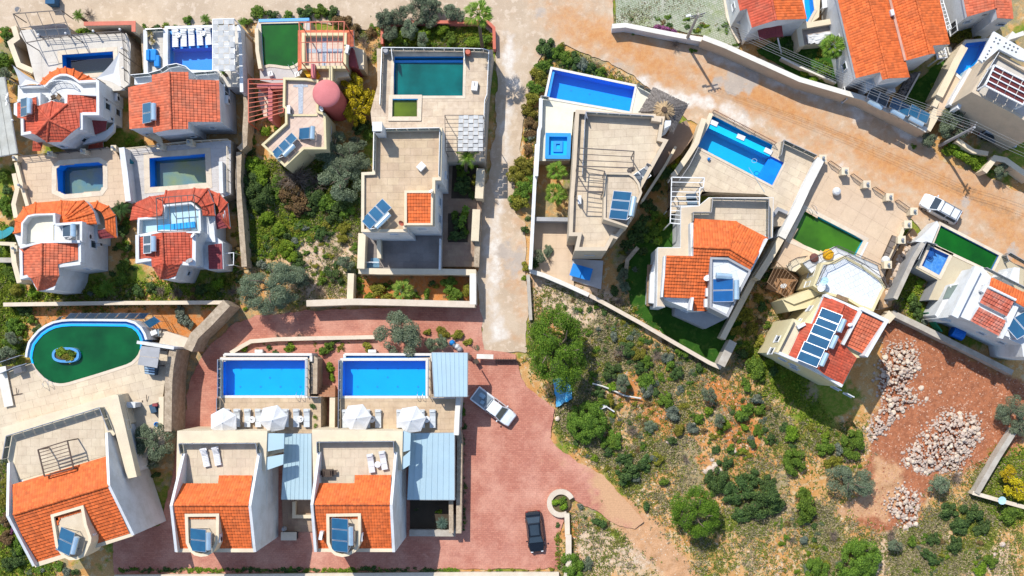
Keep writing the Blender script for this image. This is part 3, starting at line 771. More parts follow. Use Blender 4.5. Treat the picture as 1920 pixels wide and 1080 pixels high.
def sheet(name,pts,z,res,m,attrs=None,nz=.0,hfun=None,bound=None):
    if bound:x0,x1,y0,y1=bound
    else:
        P=[W(*p)for p in pts]; x0,x1=min(p.x for p in P)-.5,max(p.x for p in P)+.5; y0,y1=min(p.y for p in P)-.5,max(p.y for p in P)+.5
    nx,ny=int((x1-x0)/res)+2,int((y1-y0)/res)+2
    X,Y=np.meshgrid(x0+np.arange(nx)*res,y0+np.arange(ny)*res)
    Zc=np.full(X.shape,float(z))if hfun is None else hfun(X,Y)
    idx=np.arange(nx*ny).reshape(ny,nx)
    q=np.stack([idx[:-1,:-1],idx[:-1,1:],idx[1:,1:],idx[1:,:-1]],-1).reshape(-1,4)
    if pts:
        cx,cy=(X[:-1,:-1]+res/2).ravel(),(Y[:-1,:-1]+res/2).ravel()
        d=sdist(cx,cy,P)
        if nz:d=d+(fbm(cx*.9,cy*.9,11)-.5)*2*nz
        q=q[d>0]
    if pts: # pull the stepped rim onto the true outline
        e=np.concatenate([np.sort(np.stack([q[:,i],q[:,(i+1)%4]],-1),1)for i in range(4)]); u,c=np.unique(e,axis=0,return_counts=True); rim=np.unique(u[c==1])
        xr,yr=X.ravel()[rim].copy(),Y.ravel()[rim].copy()
        def dd(x,y):return sdist(x,y,P)+((fbm(x*.9,y*.9,11)-.5)*2*nz if nz else 0)
        for _ in range(2):
            d0=dd(xr,yr); gx=(dd(xr+.05,yr)-d0)/.05; gy=(dd(xr,yr+.05)-d0)/.05; g2=np.maximum(gx*gx+gy*gy,.2); st=np.clip(d0/g2,-res,res); xr-=gx*st; yr-=gy*st
        X=X.copy(); Y=Y.copy(); X.ravel()[rim]=xr; Y.ravel()[rim]=yr
    used=np.unique(q); remap=np.zeros(nx*ny,np.int64); remap[used]=np.arange(len(used)); q=remap[q]
    x,y,zz=X.ravel()[used],Y.ravel()[used],Zc.ravel()[used]
    me=bpy.data.meshes.new(name); me.vertices.add(len(used)); me.vertices.foreach_set('co',np.stack([x,y,zz],-1).ravel())
    me.loops.add(q.size); me.loops.foreach_set('vertex_index',q.ravel().astype(np.int32)); me.polygons.add(len(q))
    me.polygons.foreach_set('loop_start',np.arange(0,q.size,4,dtype=np.int32)); me.update(calc_edges=True); me.validate()
    for k,f in(attrs or{}).items():
        a=me.attributes.new(k,'FLOAT','POINT'); a.data.foreach_set('value',f(x,y).astype(np.float32))
    me.polygons.foreach_set('use_smooth',[True]*len(me.polygons))
    me.materials.append(m); return link(name,me,None,(0,0,0),'structure')
def layered(name,base,layers,rough=.95,bump=.6,bsc=7,grain=.22):
    """soil-like material: base colours by noise, then layers (attribute, colour a, colour b, break-up scale, hardness)"""
    m=bpy.data.materials.new(name); m.use_nodes=True; nt=m.node_tree; N=nt.nodes; L=nt.links; b=N['Principled BSDF']
    geo=N.new('ShaderNodeNewGeometry')
    def noise(sc,det=5,rg=.65):
        n=N.new('ShaderNodeTexNoise'); n.inputs['Scale'].default_value=sc; n.inputs['Detail'].default_value=det; n.inputs['Roughness'].default_value=rg
        L.new(geo.outputs['Position'],n.inputs['Vector']); return n.outputs['Fac']
    def mr(x,lo,hi):
        r=N.new('ShaderNodeMapRange'); r.interpolation_type='SMOOTHSTEP'; r.inputs[1].default_value=lo; r.inputs[2].default_value=hi; L.new(x,r.inputs[0]); return r.outputs[0]
    def mix(f,a,c):
        x=N.new('ShaderNodeMix'); x.data_type='RGBA'
        L.new(f,x.inputs[0])
        for k,v in((6,a),(7,c)):
            if isinstance(v,tuple):x.inputs[k].default_value=(*v,1)
            else:L.new(v,x.inputs[k])
        return x.outputs[2]
    c=mix(mr(noise(.35),.4,.6),base[0],base[1])
    if len(base)>2:c=mix(mr(noise(1.3),.52,.62),c,base[2])
    for at,ca,cb,sc,hard in layers:
        a=N.new('ShaderNodeAttribute'); a.attribute_name=at
        s=N.new('ShaderNodeMath'); s.operation='ADD'; L.new(a.outputs['Fac'],s.inputs[0]); L.new(noise(sc),s.inputs[1])
        c=mix(mr(s.outputs[0],1-hard,1+hard),c,mix(mr(noise(sc*2.3),.42,.6),ca,cb))
    h=N.new('ShaderNodeHueSaturation'); v=N.new('ShaderNodeMapRange'); v.inputs[1].default_value=.3; v.inputs[2].default_value=.7; v.inputs[3].default_value=1-grain; v.inputs[4].default_value=1+grain
    L.new(noise(11,3),v.inputs[0]); L.new(v.outputs[0],h.inputs['Value']); L.new(c,h.inputs['Color']); L.new(h.outputs[0],b.inputs['Base Color'])
    b.inputs['Roughness'].default_value=rough; b.inputs['Specular IOR Level'].default_value=.15
    bp=N.new('ShaderNodeBump'); bp.inputs['Strength'].default_value=bump; bp.inputs['Distance'].default_value=.08; L.new(noise(bsc,6),bp.inputs['Height']); L.new(bp.outputs[0],b.inputs['Normal'])
    return m

BROWNZ=[px_('1655 598 1700 612 1790 655 1925 722 1935 800 1880 870 1790 885 1750 905 1712 985 1640 1000 1600 985 1612 900 1640 800 1655 700')]
TRACK=[px_('1150 915 1200 955 1262 1010 1320 1090 1250 1090 1205 1035 1150 990'),px_('1640 850 1690 880 1690 930 1660 975 1600 970 1560 960 1620 925 1640 890')]
LUSH=[px_('455 300 640 300 690 330 690 430 600 430 520 480 455 470'),px_('-40 430 40 430 60 560 40 660 -40 690'),px_('-40 880 70 900 110 1090 -40 1090'),px_('1390 640 1470 660 1560 790 1500 780 1420 720'),px_('1860 850 1940 850 1940 1000 1850 950'),
        px_('20 540 440 520 440 565 20 565'),px_('1700 500 1745 540 1740 600 1690 580'),px_('860 380 900 380 890 430 850 430'),px_('720 40 925 40 930 100 705 100')]
ORANGE=[px_('40 570 445 568 440 580 370 650 300 640 280 600 40 606'),px_('470 635 690 625 690 680 470 680'),px_('680 510 895 510 895 575 640 575'),px_('1070 60 1290 95 1290 140 1140 110'),px_('1000 540 1010 640 1050 620 1030 560'),
          px_('1120 690 1180 720 1280 790 1340 860 1300 880 1220 800 1130 740'),px_('1040 960 1100 950 1130 1040 1080 1060'),px_('1310 690 1420 740 1440 860 1380 880 1330 800')]
PALES=[px_('545 420 640 430 690 480 660 560 560 570 530 500'),px_('990 515 1080 520 1180 570 1180 640 1060 620 1000 580'),px_('1085 950 1180 990 1260 1080 1080 1090'),px_('1660 980 1760 1000 1900 1030 1900 1090 1600 1090')]
def gh(x,y):
    s=np.clip(softs(x,y,[px_('985 520 1180 560 1345 690 1600 720 1920 900 1940 1110 1060 1110 1060 900 990 700')],w=2,nz=.3)+softs(x,y,BROWNZ,w=1,nz=.3)+softs(x,y,LUSH[:1]+PALES[:1],w=2),0,1)
    return-.13+(fbm(x*.35,y*.35,5)-.5)*.14+s*((fbm(x*1.1,y*1.1,8)-.5)*.35+(fbm(x*.16,y*.16,2)-.4)*.5)
GROUND_M=layered('scrub_soil',((.48,.24,.08),(.50,.30,.125),(.50,.37,.21)),[
    ('orange',(.48,.17,.045),(.44,.20,.08),.9,.3),('pale',(.56,.43,.31),(.46,.31,.19),1.0,.25),('brown',(.36,.135,.065),(.27,.10,.05),.8,.25),
    ('track',(.50,.29,.16),(.44,.24,.12),.8,.22),('grass',(.13,.19,.02),(.23,.22,.04),1.1,.16),('dry',(.30,.24,.13),(.25,.21,.12),1.4,.14),('lush',(.10,.20,.014),(.19,.23,.03),1.2,.2)],bump=.8)
def att_grass(x,y):
    g=np.clip((fbm(x*.22,y*.22,21)-.38)*2.4,0,.75)
    return g*(1-softs(x,y,BROWNZ,w=2))*(1-softs(x,y,TRACK,w=1))*(1-.8*softs(x,y,ORANGE,w=1.5))
GA={'orange':lambda x,y:softs(x,y,ORANGE,w=2.5,nz=1.5)*.95,'pale':lambda x,y:softs(x,y,PALES,w=3,nz=2)*.9,'brown':lambda x,y:softs(x,y,BROWNZ,w=1.5,nz=.8),'track':lambda x,y:softs(x,y,TRACK,w=1.5,nz=.6),
      'grass':att_grass,'dry':lambda x,y:np.clip((fbm(x*.3,y*.3,44)-.42)*2.2,0,.6)*(1-softs(x,y,BROWNZ+TRACK,w=2)),'lush':lambda x,y:softs(x,y,LUSH,w=2.5,nz=2)*.8}
ground=sheet('ground',None,0,.3,GROUND_M,GA,hfun=gh,bound=(-66,60,-31,46))
far=MB(); far.add([(-400,-400,-.6),(400,-400,-.6),(400,400,-.6),(-400,400,-.6)],[(0,1,2,3)]); far.build('terrain',mat('far_soil',(.36,.24,.14),(.2,.2,.08),scale=.2),None,'structure',loc=(0,0,0))

ROADP=px_('-160 -160 2100 -160 2100 -20 1150 -8 1150 52 1200 66 1290 82 1330 86 1450 118 1600 180 1740 250 1760 300 1850 330 1930 365 2080 430 2080 620 1915 526 1822 476 1735 442 1700 406 1590 340 1520 310 1450 284 1335 240 1290 222 1245 190 1200 150 1130 112 1060 86 1022 94 1004 120 984 200 975 300 960 390 985 420 986 510 990 570 986 662 905 655 900 600 895 500 880 430 915 330 930 235 930 100 925 62 900 42 712 46 690 56 600 42 480 42 440 44 380 46 270 54 255 46 130 60 30 54 0 54 -160 60')
DIRT=[px_('1060 26 1150 60 1300 120 1450 170 1700 288 1925 372 1925 500 1830 420 1600 300 1400 200 1250 155 1130 95 1070 66'),px_('960 380 985 420 985 640 970 640 960 520')]
PALER=[px_('945 60 972 60 968 140 958 260 950 330 938 400 940 470 930 560 945 600 955 640 915 640 915 560 925 430 935 330 945 180'),px_('1140 185 1320 205 1500 275 1600 320 1500 265 1330 180 1200 150'),px_('1290 95 1600 215 1740 275 1740 262 1600 190 1320 92')]
ROAD_M=layered('dusty_concrete_road',((.49,.385,.28),(.43,.33,.235),(.53,.425,.32)),[
    ('dirt',(.50,.255,.105),(.46,.215,.085),.8,.42),('pale',(.62,.57,.51),(.55,.48,.41),.7,.25),('tyre',(.34,.19,.095),(.38,.23,.13),1.2,.2),('worn',(.38,.32,.27),(.42,.35,.29),.5,.1)],bump=.35,bsc=5,grain=.1)
def streak(x,y,fu=.12,fv=.9,s=31): # wheel tracks and washed dust run along the dirt road
    t=math.atan2(-(500-30),860); u=x*math.cos(t)+y*math.sin(t); v=-x*math.sin(t)+y*math.cos(t)
    return fbm(u*fu,v*fv,s)
road=sheet('road',ROADP,0.0,.3,ROAD_M,{'dirt':lambda x,y:np.clip(np.maximum(soft(x,y,DIRT[0],w=8,nz=1.4)*1.1,soft(x,y,DIRT[1],w=4)*.55)+(streak(x,y)-.5)*1.3*softs(x,y,DIRT,w=12,nz=1.0),0,1),'pale':lambda x,y:softs(x,y,PALER,w=1.6,nz=1.4)*(.55+.5*(streak(x,y))),'tyre':lambda x,y:np.clip((streak(x,y,.06,1.15,77)-.52)*3.0,0,.7)*softs(x,y,DIRT[:1],w=5),'worn':lambda x,y:np.clip((fbm(x*.18,y*.18,61)-.5)*2.2,0,.7)},
             nz=.35,hfun=lambda x,y:.0+(fbm(x*.8,y*.8,3)-.5)*.03)
mh=thing('manhole_cover','round grey manhole cover in the pale road','manhole cover',tuple(W(33,18,.03))); MB().tube(W(33,18,.02),W(33,18,.05),.27,20).build('lid',GREY,mh); MB().ring([W(33,18)+Vector((.34*math.cos(a),.34*math.sin(a),0))for a in[6.2832*i/20 for i in range(20)]],[W(33,18)+Vector((.28*math.cos(a),.28*math.sin(a),0))for a in[6.2832*i/20 for i in range(20)]],.0,.045).build('rim',CONC,mh)

def brick_mat(name,c1,c2,mortar,w=.22,hgt=.11,rot=0.0,dirt=None,bump=.5):
    m=bpy.data.materials.new(name); m.use_nodes=True; nt=m.node_tree; N=nt.nodes; L=nt.links; b=N['Principled BSDF']
    geo=N.new('ShaderNodeNewGeometry'); mp=N.new('ShaderNodeMapping'); mp.inputs['Rotation'].default_value=(0,0,rot); L.new(geo.outputs['Position'],mp.inputs[0])
    br=N.new('ShaderNodeTexBrick'); br.inputs['Scale'].default_value=1; br.inputs['Brick Width'].default_value=w; br.inputs['Row Height'].default_value=hgt; br.inputs['Mortar Size'].default_value=.016
    for k,v in(('Color1',c1),('Color2',c2),('Mortar',mortar)):br.inputs[k].default_value=(*v,1)
    L.new(mp.outputs[0],br.inputs['Vector'])
    def noise(sc,det=5):
        n=N.new('ShaderNodeTexNoise'); n.inputs['Scale'].default_value=sc; n.inputs['Detail'].default_value=det; n.inputs['Roughness'].default_value=.65; L.new(geo.outputs['Position'],n.inputs['Vector']); return n.outputs['Fac']
    def mix(lo,hi,sc,a,c,amt=1):
        r=N.new('ShaderNodeMapRange'); r.inputs[1].default_value=lo; r.inputs[2].default_value=hi; r.inputs[4].default_value=amt; L.new(noise(sc),r.inputs[0])
        x=N.new('ShaderNodeMix'); x.data_type='RGBA'; L.new(r.outputs[0],x.inputs[0]); L.new(a,x.inputs[6]); x.inputs[7].default_value=(*c,1); return x.outputs[2]
    c=br.outputs[0]
    for d in(dirt or[]):c=mix(*d[:3],c,*d[3:])
    at=N.new('ShaderNodeAttribute'); at.attribute_name='dust'; ad=N.new('ShaderNodeMath'); ad.operation='ADD'; L.new(at.outputs['Fac'],ad.inputs[0]); L.new(noise(.9,6),ad.inputs[1])
    rr=N.new('ShaderNodeMapRange'); rr.inputs[1].default_value=.8; rr.inputs[2].default_value=1.2; L.new(ad.outputs[0],rr.inputs[0]); xx=N.new('ShaderNodeMix'); xx.data_type='RGBA'; L.new(rr.outputs[0],xx.inputs[0]); L.new(c,xx.inputs[6]); xx.inputs[7].default_value=(.50,.29,.16,1); c=xx.outputs[2]
    h=N.new('ShaderNodeHueSaturation'); v=N.new('ShaderNodeMapRange'); v.inputs[1].default_value=.3; v.inputs[2].default_value=.7; v.inputs[3].default_value=.84; v.inputs[4].default_value=1.14
    L.new(noise(7,6),v.inputs[0]); L.new(v.outputs[0],h.inputs['Value']); L.new(c,h.inputs['Color']); L.new(h.outputs[0],b.inputs['Base Color'])
    b.inputs['Roughness'].default_value=.9; b.inputs['Specular IOR Level'].default_value=.2
    bp=N.new('ShaderNodeBump'); bp.inputs['Strength'].default_value=bump; bp.inputs['Distance'].default_value=.02; L.new(br.outputs['Fac'],bp.inputs['Height']); bp.invert=True; L.new(bp.outputs[0],b.inputs['Normal'])
    return m
DRIVE_M=brick_mat('red_block_paving',(.46,.19,.13),(.385,.145,.10),(.33,.135,.10),.42,.21,dirt=[(.42,.66,.22,(.56,.29,.21),.9),(.55,.68,.5,(.37,.15,.11),.7),(.6,.7,.13,(.50,.30,.22),.8)])
DRIVEP=px_('345 815 350 740 365 690 395 645 440 607 480 592 560 584 700 578 895 566 905 600 905 656 968 664 972 690 985 722 1040 765 1032 822 1060 852 1130 890 1182 946 1205 978 1190 992 1172 990 1140 972 1108 952 1068 934 1048 1010 1046 1066 880 1068 215 1078 212 1000 300 985 322 900 332 830')
sheet('driveway',DRIVEP,.03,.2,DRIVE_M,{'dust':lambda x,y:softs(x,y,[px_('1130 880 1230 960 1215 1000 1150 990 1125 950')],w=4,nz=1.5)*.9+softs(x,y,[px_('1000 790 1060 850 1150 905 1160 950 1080 900 1000 850')],w=4,nz=2)*.42},nz=.25)
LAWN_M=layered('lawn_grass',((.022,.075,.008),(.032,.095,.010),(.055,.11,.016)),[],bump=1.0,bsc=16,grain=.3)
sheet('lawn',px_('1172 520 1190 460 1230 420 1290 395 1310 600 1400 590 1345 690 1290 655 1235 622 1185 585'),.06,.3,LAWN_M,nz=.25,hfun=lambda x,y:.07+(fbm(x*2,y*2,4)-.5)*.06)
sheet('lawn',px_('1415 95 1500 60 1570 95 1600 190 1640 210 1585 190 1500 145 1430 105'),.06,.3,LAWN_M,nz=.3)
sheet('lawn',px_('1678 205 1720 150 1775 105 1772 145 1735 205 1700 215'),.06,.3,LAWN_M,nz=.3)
COB_M=brick_mat('grassy_cobbles',(.30,.32,.24),(.38,.38,.31),(.13,.19,.06),.32,.2,.4,dirt=[(.5,.62,.3,(.20,.24,.09),.8),(.55,.66,.9,(.42,.40,.34),.7)])
sheet('cobbled_yard',px_('1150 -120 1365 -120 1372 30 1390 70 1385 92 1330 70 1240 52 1155 44'),.04,.25,COB_M,nz=.1)

# ------------------------------------------------------------------ shared pieces of the lots
def strip(h,outer,inner,zo,zi,rows=4,m=TILE,cols=5,name='roof',hips=True):
    """curved skirt roof: courses run between an eave polyline and a top polyline"""
    O=[W(x,y,zo)for x,y in outer]; I=[W(x,y,zi)for x,y in inner]
    base=MB(); T=MB(); dn=Vector((0,0,-.05))
    for k in range(len(O)-1):
        base.add([O[k]+dn,O[k+1]+dn,I[k+1]+dn,I[k]+dn]+[Vector((p.x,p.y,p.z-.3))for p in(O[k],O[k+1],I[k+1],I[k])],[(0,1,2,3),(7,6,5,4),(0,4,5,1),(2,6,7,3)])
    r=base.build(name,WHITE,h)
    for k in range(len(O)-1):
        n=max(2,round((O[k+1]-O[k]).length/.3)); rr=max(2,round(((O[k]-I[k]).length+(O[k+1]-I[k+1]).length)/2/.36))
        f=lambda u,v:I[k].lerp(I[k+1],u).lerp(O[k].lerp(O[k+1],u),v)
        for j in range(rr):
            for i in range(n):
                u0,u1,v0,v1=i/n,(i+1)/n,j/rr,(j+1)/rr; z=R.uniform(0,.012); up=Vector((0,0,.055+z)); lo=Vector((0,0,z))
                T.add([f(u0,v0)+lo,f(u1,v0)+lo,f(u1,v1)+up,f(u0,v1)+up,f(u1,v1)-Vector((0,0,.02)),f(u0,v1)-Vector((0,0,.02))],[(0,1,2,3),(3,2,4,5)])
    T.build('tile_covering',m,r,kind='stuff')
    if hips:
        q=MB()
        for k in range(len(O)):
            L=(O[k]-I[k]).length; nn=max(2,int(L/.35))
            for i in range(nn):q.tube(I[k].lerp(O[k],i/nn)+Vector((0,0,.05)),I[k].lerp(O[k],(i+1.1)/nn)+Vector((0,0,.05)),.1,6,.125)
        q.build('hip_cap',m,r,kind='stuff')
    return r
def fan(h,c,zc,outer,zo,m=TILE,sk=None):
    for a,b in zip(outer,outer[1:]):facet(h,[c,a,b],[(*c,zc),(*a,zo),(*b,zo)],m,sk=sk)
    for a in outer[1:-1]:ridge(h,(*c,zc+.06),(*a,zo+.06),m,.11)
def lean(label,quad,zs,n=7,m=BLUEROOF,posts=True,zb=0.0,name='metal_carport'):
    """standing-seam sheet roof on posts; every sheet a part"""
    q=[W(x,y,z)for(x,y),z in zip(quad,zs)]; t=thing(name,label,'carport',(q[0].x,q[0].y,zb))
    fr=MB()
    for i in range(4):fr.bar(q[i]-Vector((0,0,.12)),q[(i+1)%4]-Vector((0,0,.12)),.12,.16)
    fr.build('frame',GREY,t)
    for i in range(n):
        a,b=(i+.015)/n,(i+.985)/n
        P=[q[0].lerp(q[1],a),q[0].lerp(q[1],b),q[3].lerp(q[2],b),q[3].lerp(q[2],a)]
        mb=MB(); mb.add(P+[p-Vector((0,0,.03))for p in P],[(3,2,1,0),(4,5,6,7),(0,1,5,4),(2,3,7,6)]); mb.bar(P[0]+Vector((0,0,.02)),P[3]+Vector((0,0,.02)),.03,.06)
        mb.build('roof_sheet',m,t)
    if posts:
        for p in q:MB().box((p.x,p.y,(p.z+zb)/2-.1),(.1,.1,p.z-zb-.1)).build('post',GREY,t)
    return t
def sail(label,tri,zs):
    p=[W(x,y,z)for(x,y),z in zip(tri,zs)]; t=thing('shade_sail',label,'shade sail',(p[0].x,p[0].y,0)); n=10; c=sum(p,Vector((0,0,0)))/len(p)
    mb=MB(); E=[]
    for a,b in zip(p,p[1:]+p[:1]):
        for i in range(n):
            u=i/n; q=a.lerp(b,u); E.append(q.lerp(c,.16*math.sin(math.pi*u)))
    C=c-Vector((0,0,.25))
    for k in range(3):
        f0,f1=k/3,(k+1)/3
        for i in range(len(E)):
            j=(i+1)%len(E)
            if k==0:mb.face([C,C.lerp(E[i],f1),C.lerp(E[j],f1)])
            else:mb.face([C.lerp(E[i],f0),C.lerp(E[i],f1),C.lerp(E[j],f1),C.lerp(E[j],f0)])
    mb.build('canvas',FABRIC,t)
    for q in p:MB().tube((q.x,q.y,0),(q.x,q.y,q.z+.1),.04,6).build('mast',METAL,t)
    return t
def spill(pl,pts,z,w,m=POOLL,dz=0.0,name='spill_ledge'):
    P=[W(x,y,z)for x,y in pts]; MB().ring(offs(P,w/2,False),offs(P,-w/2,False),z-1.4,z+dz,False).build(name,m,pl)
def furniture_set(label,px,py,z,rz=0,m=WICKER,name='dining_set',chairs=2):
    t=thing('garden_table',label,'table',tuple(W(px,py,z)),None,rz); ORG[t.name]=Vector((0,0,0))
    for k in range(5):MB().box((-.42+k*.21,0,.72),(.195,.8,.04)).build('slat',m,t)
    for x in(-.45,.45):
        for y in(-.33,.33):MB().box((x,y,.35),(.05,.05,.7)).build('leg',m,t)
    return t
def chair(label,px,py,z,rz=0,m=WICKER,group='garden chairs'):
    t=thing('garden_chair',label,'chair',tuple(W(px,py,z)),group,rz); ORG[t.name]=Vector((0,0,0))
    MB().box((0,0,.43),(.48,.48,.05)).build('seat',m,t); b=MB(); b.bar(Vector((0,-.24,.45)),Vector((0,-.33,.9)),.46,.04); b.build('backrest',m,t)
    for x in(-.2,.2):
        for y in(-.2,.2):MB().box((x,y,.2),(.04,.04,.4)).build('leg',m,t)
    return t
def holes_slab(h,pts,z,th,holes,m=WHITE,name='pierced_slab'):
    P=WP(pts,z); HL=[WP(q,z)for q in holes]; L=[[Vector((v.x,v.y,z))for v in q]for q in[P]+HL]; fl=[v for l in L for v in l]; T=tessellate_polygon(L)
    mb=MB(); mb.add(fl,[tuple(t)for t in T]); mb.add([v-Vector((0,0,th))for v in fl],[tuple(reversed(t))for t in T])
    for l in L:
        n=len(l); mb.add(l+[v-Vector((0,0,th))for v in l],[(i,(i+1)%n,n+(i+1)%n,n+i)for i in range(n)])
    return mb.build(name,m,h)

# ================================================================== lot 1, top left corner
Z1=2.7
p1=a1('785 695 1435 650 1450 905 800 955')
deck('terrace',a1('262 385 860 335 905 440 1600 420 1655 560 1645 1080 1480 1150 480 1150 335 560 250 430'),Z1,m=STONEW,top=PALET,holes=[p1],tile=(2.2,3.4),ang=math.radians(3),stagger=0)
pool('small blue pool with dark water behind the arched villa, half under a white sail',p1,Z1,wm=WDIRT,bm=POOLD,depth=1.9,wl=.9,floor=mat('dark_pool_floor',(.02,.04,.05),(.01,.03,.05),rough=.4),cw=.45,cm=COPING)
cg=pergola('dark metal cage frame over the corner entrance beside the top road',a1('165 175 770 128 905 440 330 540'),Z1+2.5,Z1,3,w=.06,nx=1)
MB().bar(W(*a1('400 355')[0],Z1+.6),W(*a1('850 325')[0],Z1+.6),.04,1.1).build('mesh_panel',mat('wire_mesh_grey',(.38,.36,.36),fine=.2),cg)
for x,y,l in((560,487,'first from the cage'),(900,470,'at the corner of the bright hedge'),(1245,440,'at the middle of the bright hedge'),(1580,420,'at the top corner of the dark-water terrace'),(1600,655,'beside the tip of the white sail'),(1612,900,'beside the body of the white sail')):
    post_lamp('globe lamp on a short post '+l,*a1(f'{x} {y}')[0],Z1,1.0)
railing('thin iron railing along the top edge of the dark-water terrace',a1('560 500 900 482 1245 452 1580 432 1615 650 1625 1050'),Z1,.9,'rail')
garden_wall('low cream wall with an orange top beside the top road, behind the bright hedge',a1('1060 300 1690 290 1690 400'),Z1+.8,m=CREAM,cm=RUST,w=.35)
garden_wall('narrow cream wall left of the cage and the left sail',a1('170 330 215 480 130 540 235 820 420 900'),2.6,m=CREAM,w=.5)
sail('white triangular sail over the right end of the dark-water pool',a1('1512 660 1535 1100 1222 992'),(5.2,4.4,4.6))
sail('white triangular sail left of the arched balcony',a2('150 15 490 240 235 268'),(5.2,4.6,4.4))
h=house('white villa with an eight-sided red hip roof and an arched orange porch',a2('205 430 1180 350 1180 610 245 850'),5.6)
wall(h,a2('165 470 470 350 470 500 580 440 770 470 770 330 1180 350 1180 610 985 610 985 780 870 800 735 930 555 935 425 835 250 850 245 650 165 600'),5.3)
wall(h,a2('215 262 540 262 600 205 660 155 720 132 790 132 860 158 930 215 1140 215 1140 420 210 480'),3.7,name='balcony_block')
wall(h,a2('1145 195 1178 195 1182 360 1145 360'),5.5,name='side_wall')
parap(h,a2('215 268 540 262'),4.3,.6,closed=False); parap(h,a2('930 212 1160 200'),4.3,.6,closed=False)
ao=a2('470 240 520 172 600 102 690 58 780 42 880 65 980 110 1060 150 1140 192'); ai=a2('540 262 592 205 655 155 722 128 790 128 860 155 915 195 925 205 930 212')
strip(h,ao,ai,2.9,3.9)
parap(h,ai,4.2,.5,.2,closed=False); rail(h,a2('590 300 640 250 700 228 760 222 850 232 915 268 945 300'),3.7,.9,'bars',step=1.2,m=WMETAL)
ap=(580,665)
def A2(x,y,z):return(*a2(f'{x} {y}')[0],z)
for pts,A in(('580 665 800 475 805 365 1145 380 1145 580 950 580 950 750 865 805',((800,475,6.4),(865,805,6.4))),('580 665 440 505 435 395 210 465 210 640 285 650 285 805 425 840',((440,505,6.4),(425,840,6.4))),
               ('580 665 440 505 620 445',((440,505,6.4),(620,445,6.1))),('580 665 620 445 800 475',((620,445,6.1),(800,475,6.4))),('580 665 425 840 560 930',((425,840,6.4),(560,930,5.8))),('580 665 560 930 735 925 865 805',((560,930,5.8),(865,805,6.4)))):
    facet(h,a2(pts),[A2(580,665,7.0),A2(*A[0]),A2(*A[1])],TILER,sk=5.2)
for x,y,z in((440,505,6.4),(620,445,6.1),(800,475,6.4),(865,805,6.4),(560,930,5.8),(425,840,6.4)):ridge(h,A2(580,665,7.06),A2(x,y,z+.08),TILER,.12)
parap(h,a2('205 440 465 362 465 500'),6.15,1.0,.28,closed=False); parap(h,a2('785 470 785 345 1165 362 1165 592 968 592 968 765 862 765'),6.05,.9,.3,closed=False); parap(h,a2('262 650 265 832 418 805'),6.2,1.0,.28,closed=False)
facet(h,a2('1065 660 1278 648 1262 790 1080 862'),[A2(1065,660,3.4),A2(1278,648,3.0),A2(1080,862,2.7)],MAROON); slab(h,a2('1060 880 1270 790 1360 700 1350 800 1250 900 980 960'),2.4,.5,WHITE,'awning'); facet(h,a2('1065 920 1225 912 1228 1000 1050 1010'),[A2(1065,920,2),A2(1225,912,2),A2(1050,1010,1.5)],TILER)  # maroon facet: porch tiles with their shade put into the colour
facet(h,a2('395 905 520 900 480 1035 385 1035'),[A2(395,905,2.2),A2(520,900,2.2),A2(385,1035,1.7)],TILER)
e=a2('1180 610 1180 350')
for s0,s1,z0,z1 in((1.0,1.8,2.9,4.1),(1.0,1.8,.6,1.7),(.1,.55,2.2,2.9)):window(h,*e,s0,s1,z0,z1,5.3)
window(h,*a2('555 935 735 930'),.5,1.1,3.2,4.2,5.3); window(h,*a2('735 930 870 800'),1.0,1.6,2.2,3.0,5.3)
ac_unit('air conditioner on the blue-shaded side wall of the arched villa, nearer the balcony',*a2('1270 415')[0],3.4,math.pi/2); ac_unit('air conditioner on the same white wall, nearer the orange gable house',*a2('1412 410')[0],1.6,math.pi/2)
solar('twin-panel solar heater on the left wing of the eight-sided roof',*a2('320 530')[0],6.35,180,2,.95,1.1,30)
dish('white dish at the left edge of the arched villa, upper one of two',*a2('150 415')[0],4.4,1.2); dish('white dish at the left edge of the arched villa, lower one of two',*a2('150 482')[0],4.2,1.4)
chair('dark grey chair on the arched balcony',*a2('662 410')[0],3.7,.4); chair('tan chair on the arched balcony',*a2('725 410')[0],3.7,2.6,WOOD)
post_lamp('white globe lamp on the left garden wall of the arched villa',*a2('195 690')[0],2.2,.6)

# ================================================================== lot 2, orange gable house and sun-lounger pool
Z2=2.7
p2=a3('568 165 1140 150 1140 692 565 670')
deck('terrace',a3('285 180 1485 125 1490 900 1330 900 1215 800 300 790'),Z2,m=WHITE,top=PALET,holes=[p2],tile=(1.2,1.2))
pl=pool('deep blue pool with five loungers standing in its shallow shelf',p2,Z2,bm=mat('royal_pool_tile',(.004,.23,.72),(.004,.21,.66),rough=.3,fine=.06),depth=1.5,wl=.25,cw=.3,cm=WHITET,shelf=[(a3('568 165 1140 150 1140 385 566 405'),.34)])
spill(pl,a3('568 205 1140 190'),Z2,.35,POOLL,-.2)
for i,x in enumerate((680,785,884,988,1094)):
    lounger(f'grey and white lounger standing in the deep blue pool, {("leftmost", "second from the left", "middle one", "second from the shade cloth", "nearest the shade cloth")[i]}',*a3(f'{x} {290 - i * 7}')[0],Z2-.32,.02*i,'plastic','loungers standing in the pool shelf')
round_table('white table with a red-rimmed plate between the two leftmost pool loungers',*a3('725 262')[0],Z2-.32,.28,group='tables in the pool shelf'); round_table('white table between the two pool loungers nearest the shade cloth',*a3('1036 240')[0],Z2-.32,.28,group='tables in the pool shelf')
sc_=pergola('light frame roofed with a checker of white and grey cloth right of the lounger pool',a3('1140 42 1408 35 1420 690 1145 690'),5.3,Z2,3,m=WMETAL,along=1)
shade_cloth(sc_,a3('1140 42 1408 35 1420 690 1145 690'),5.36,4,9)
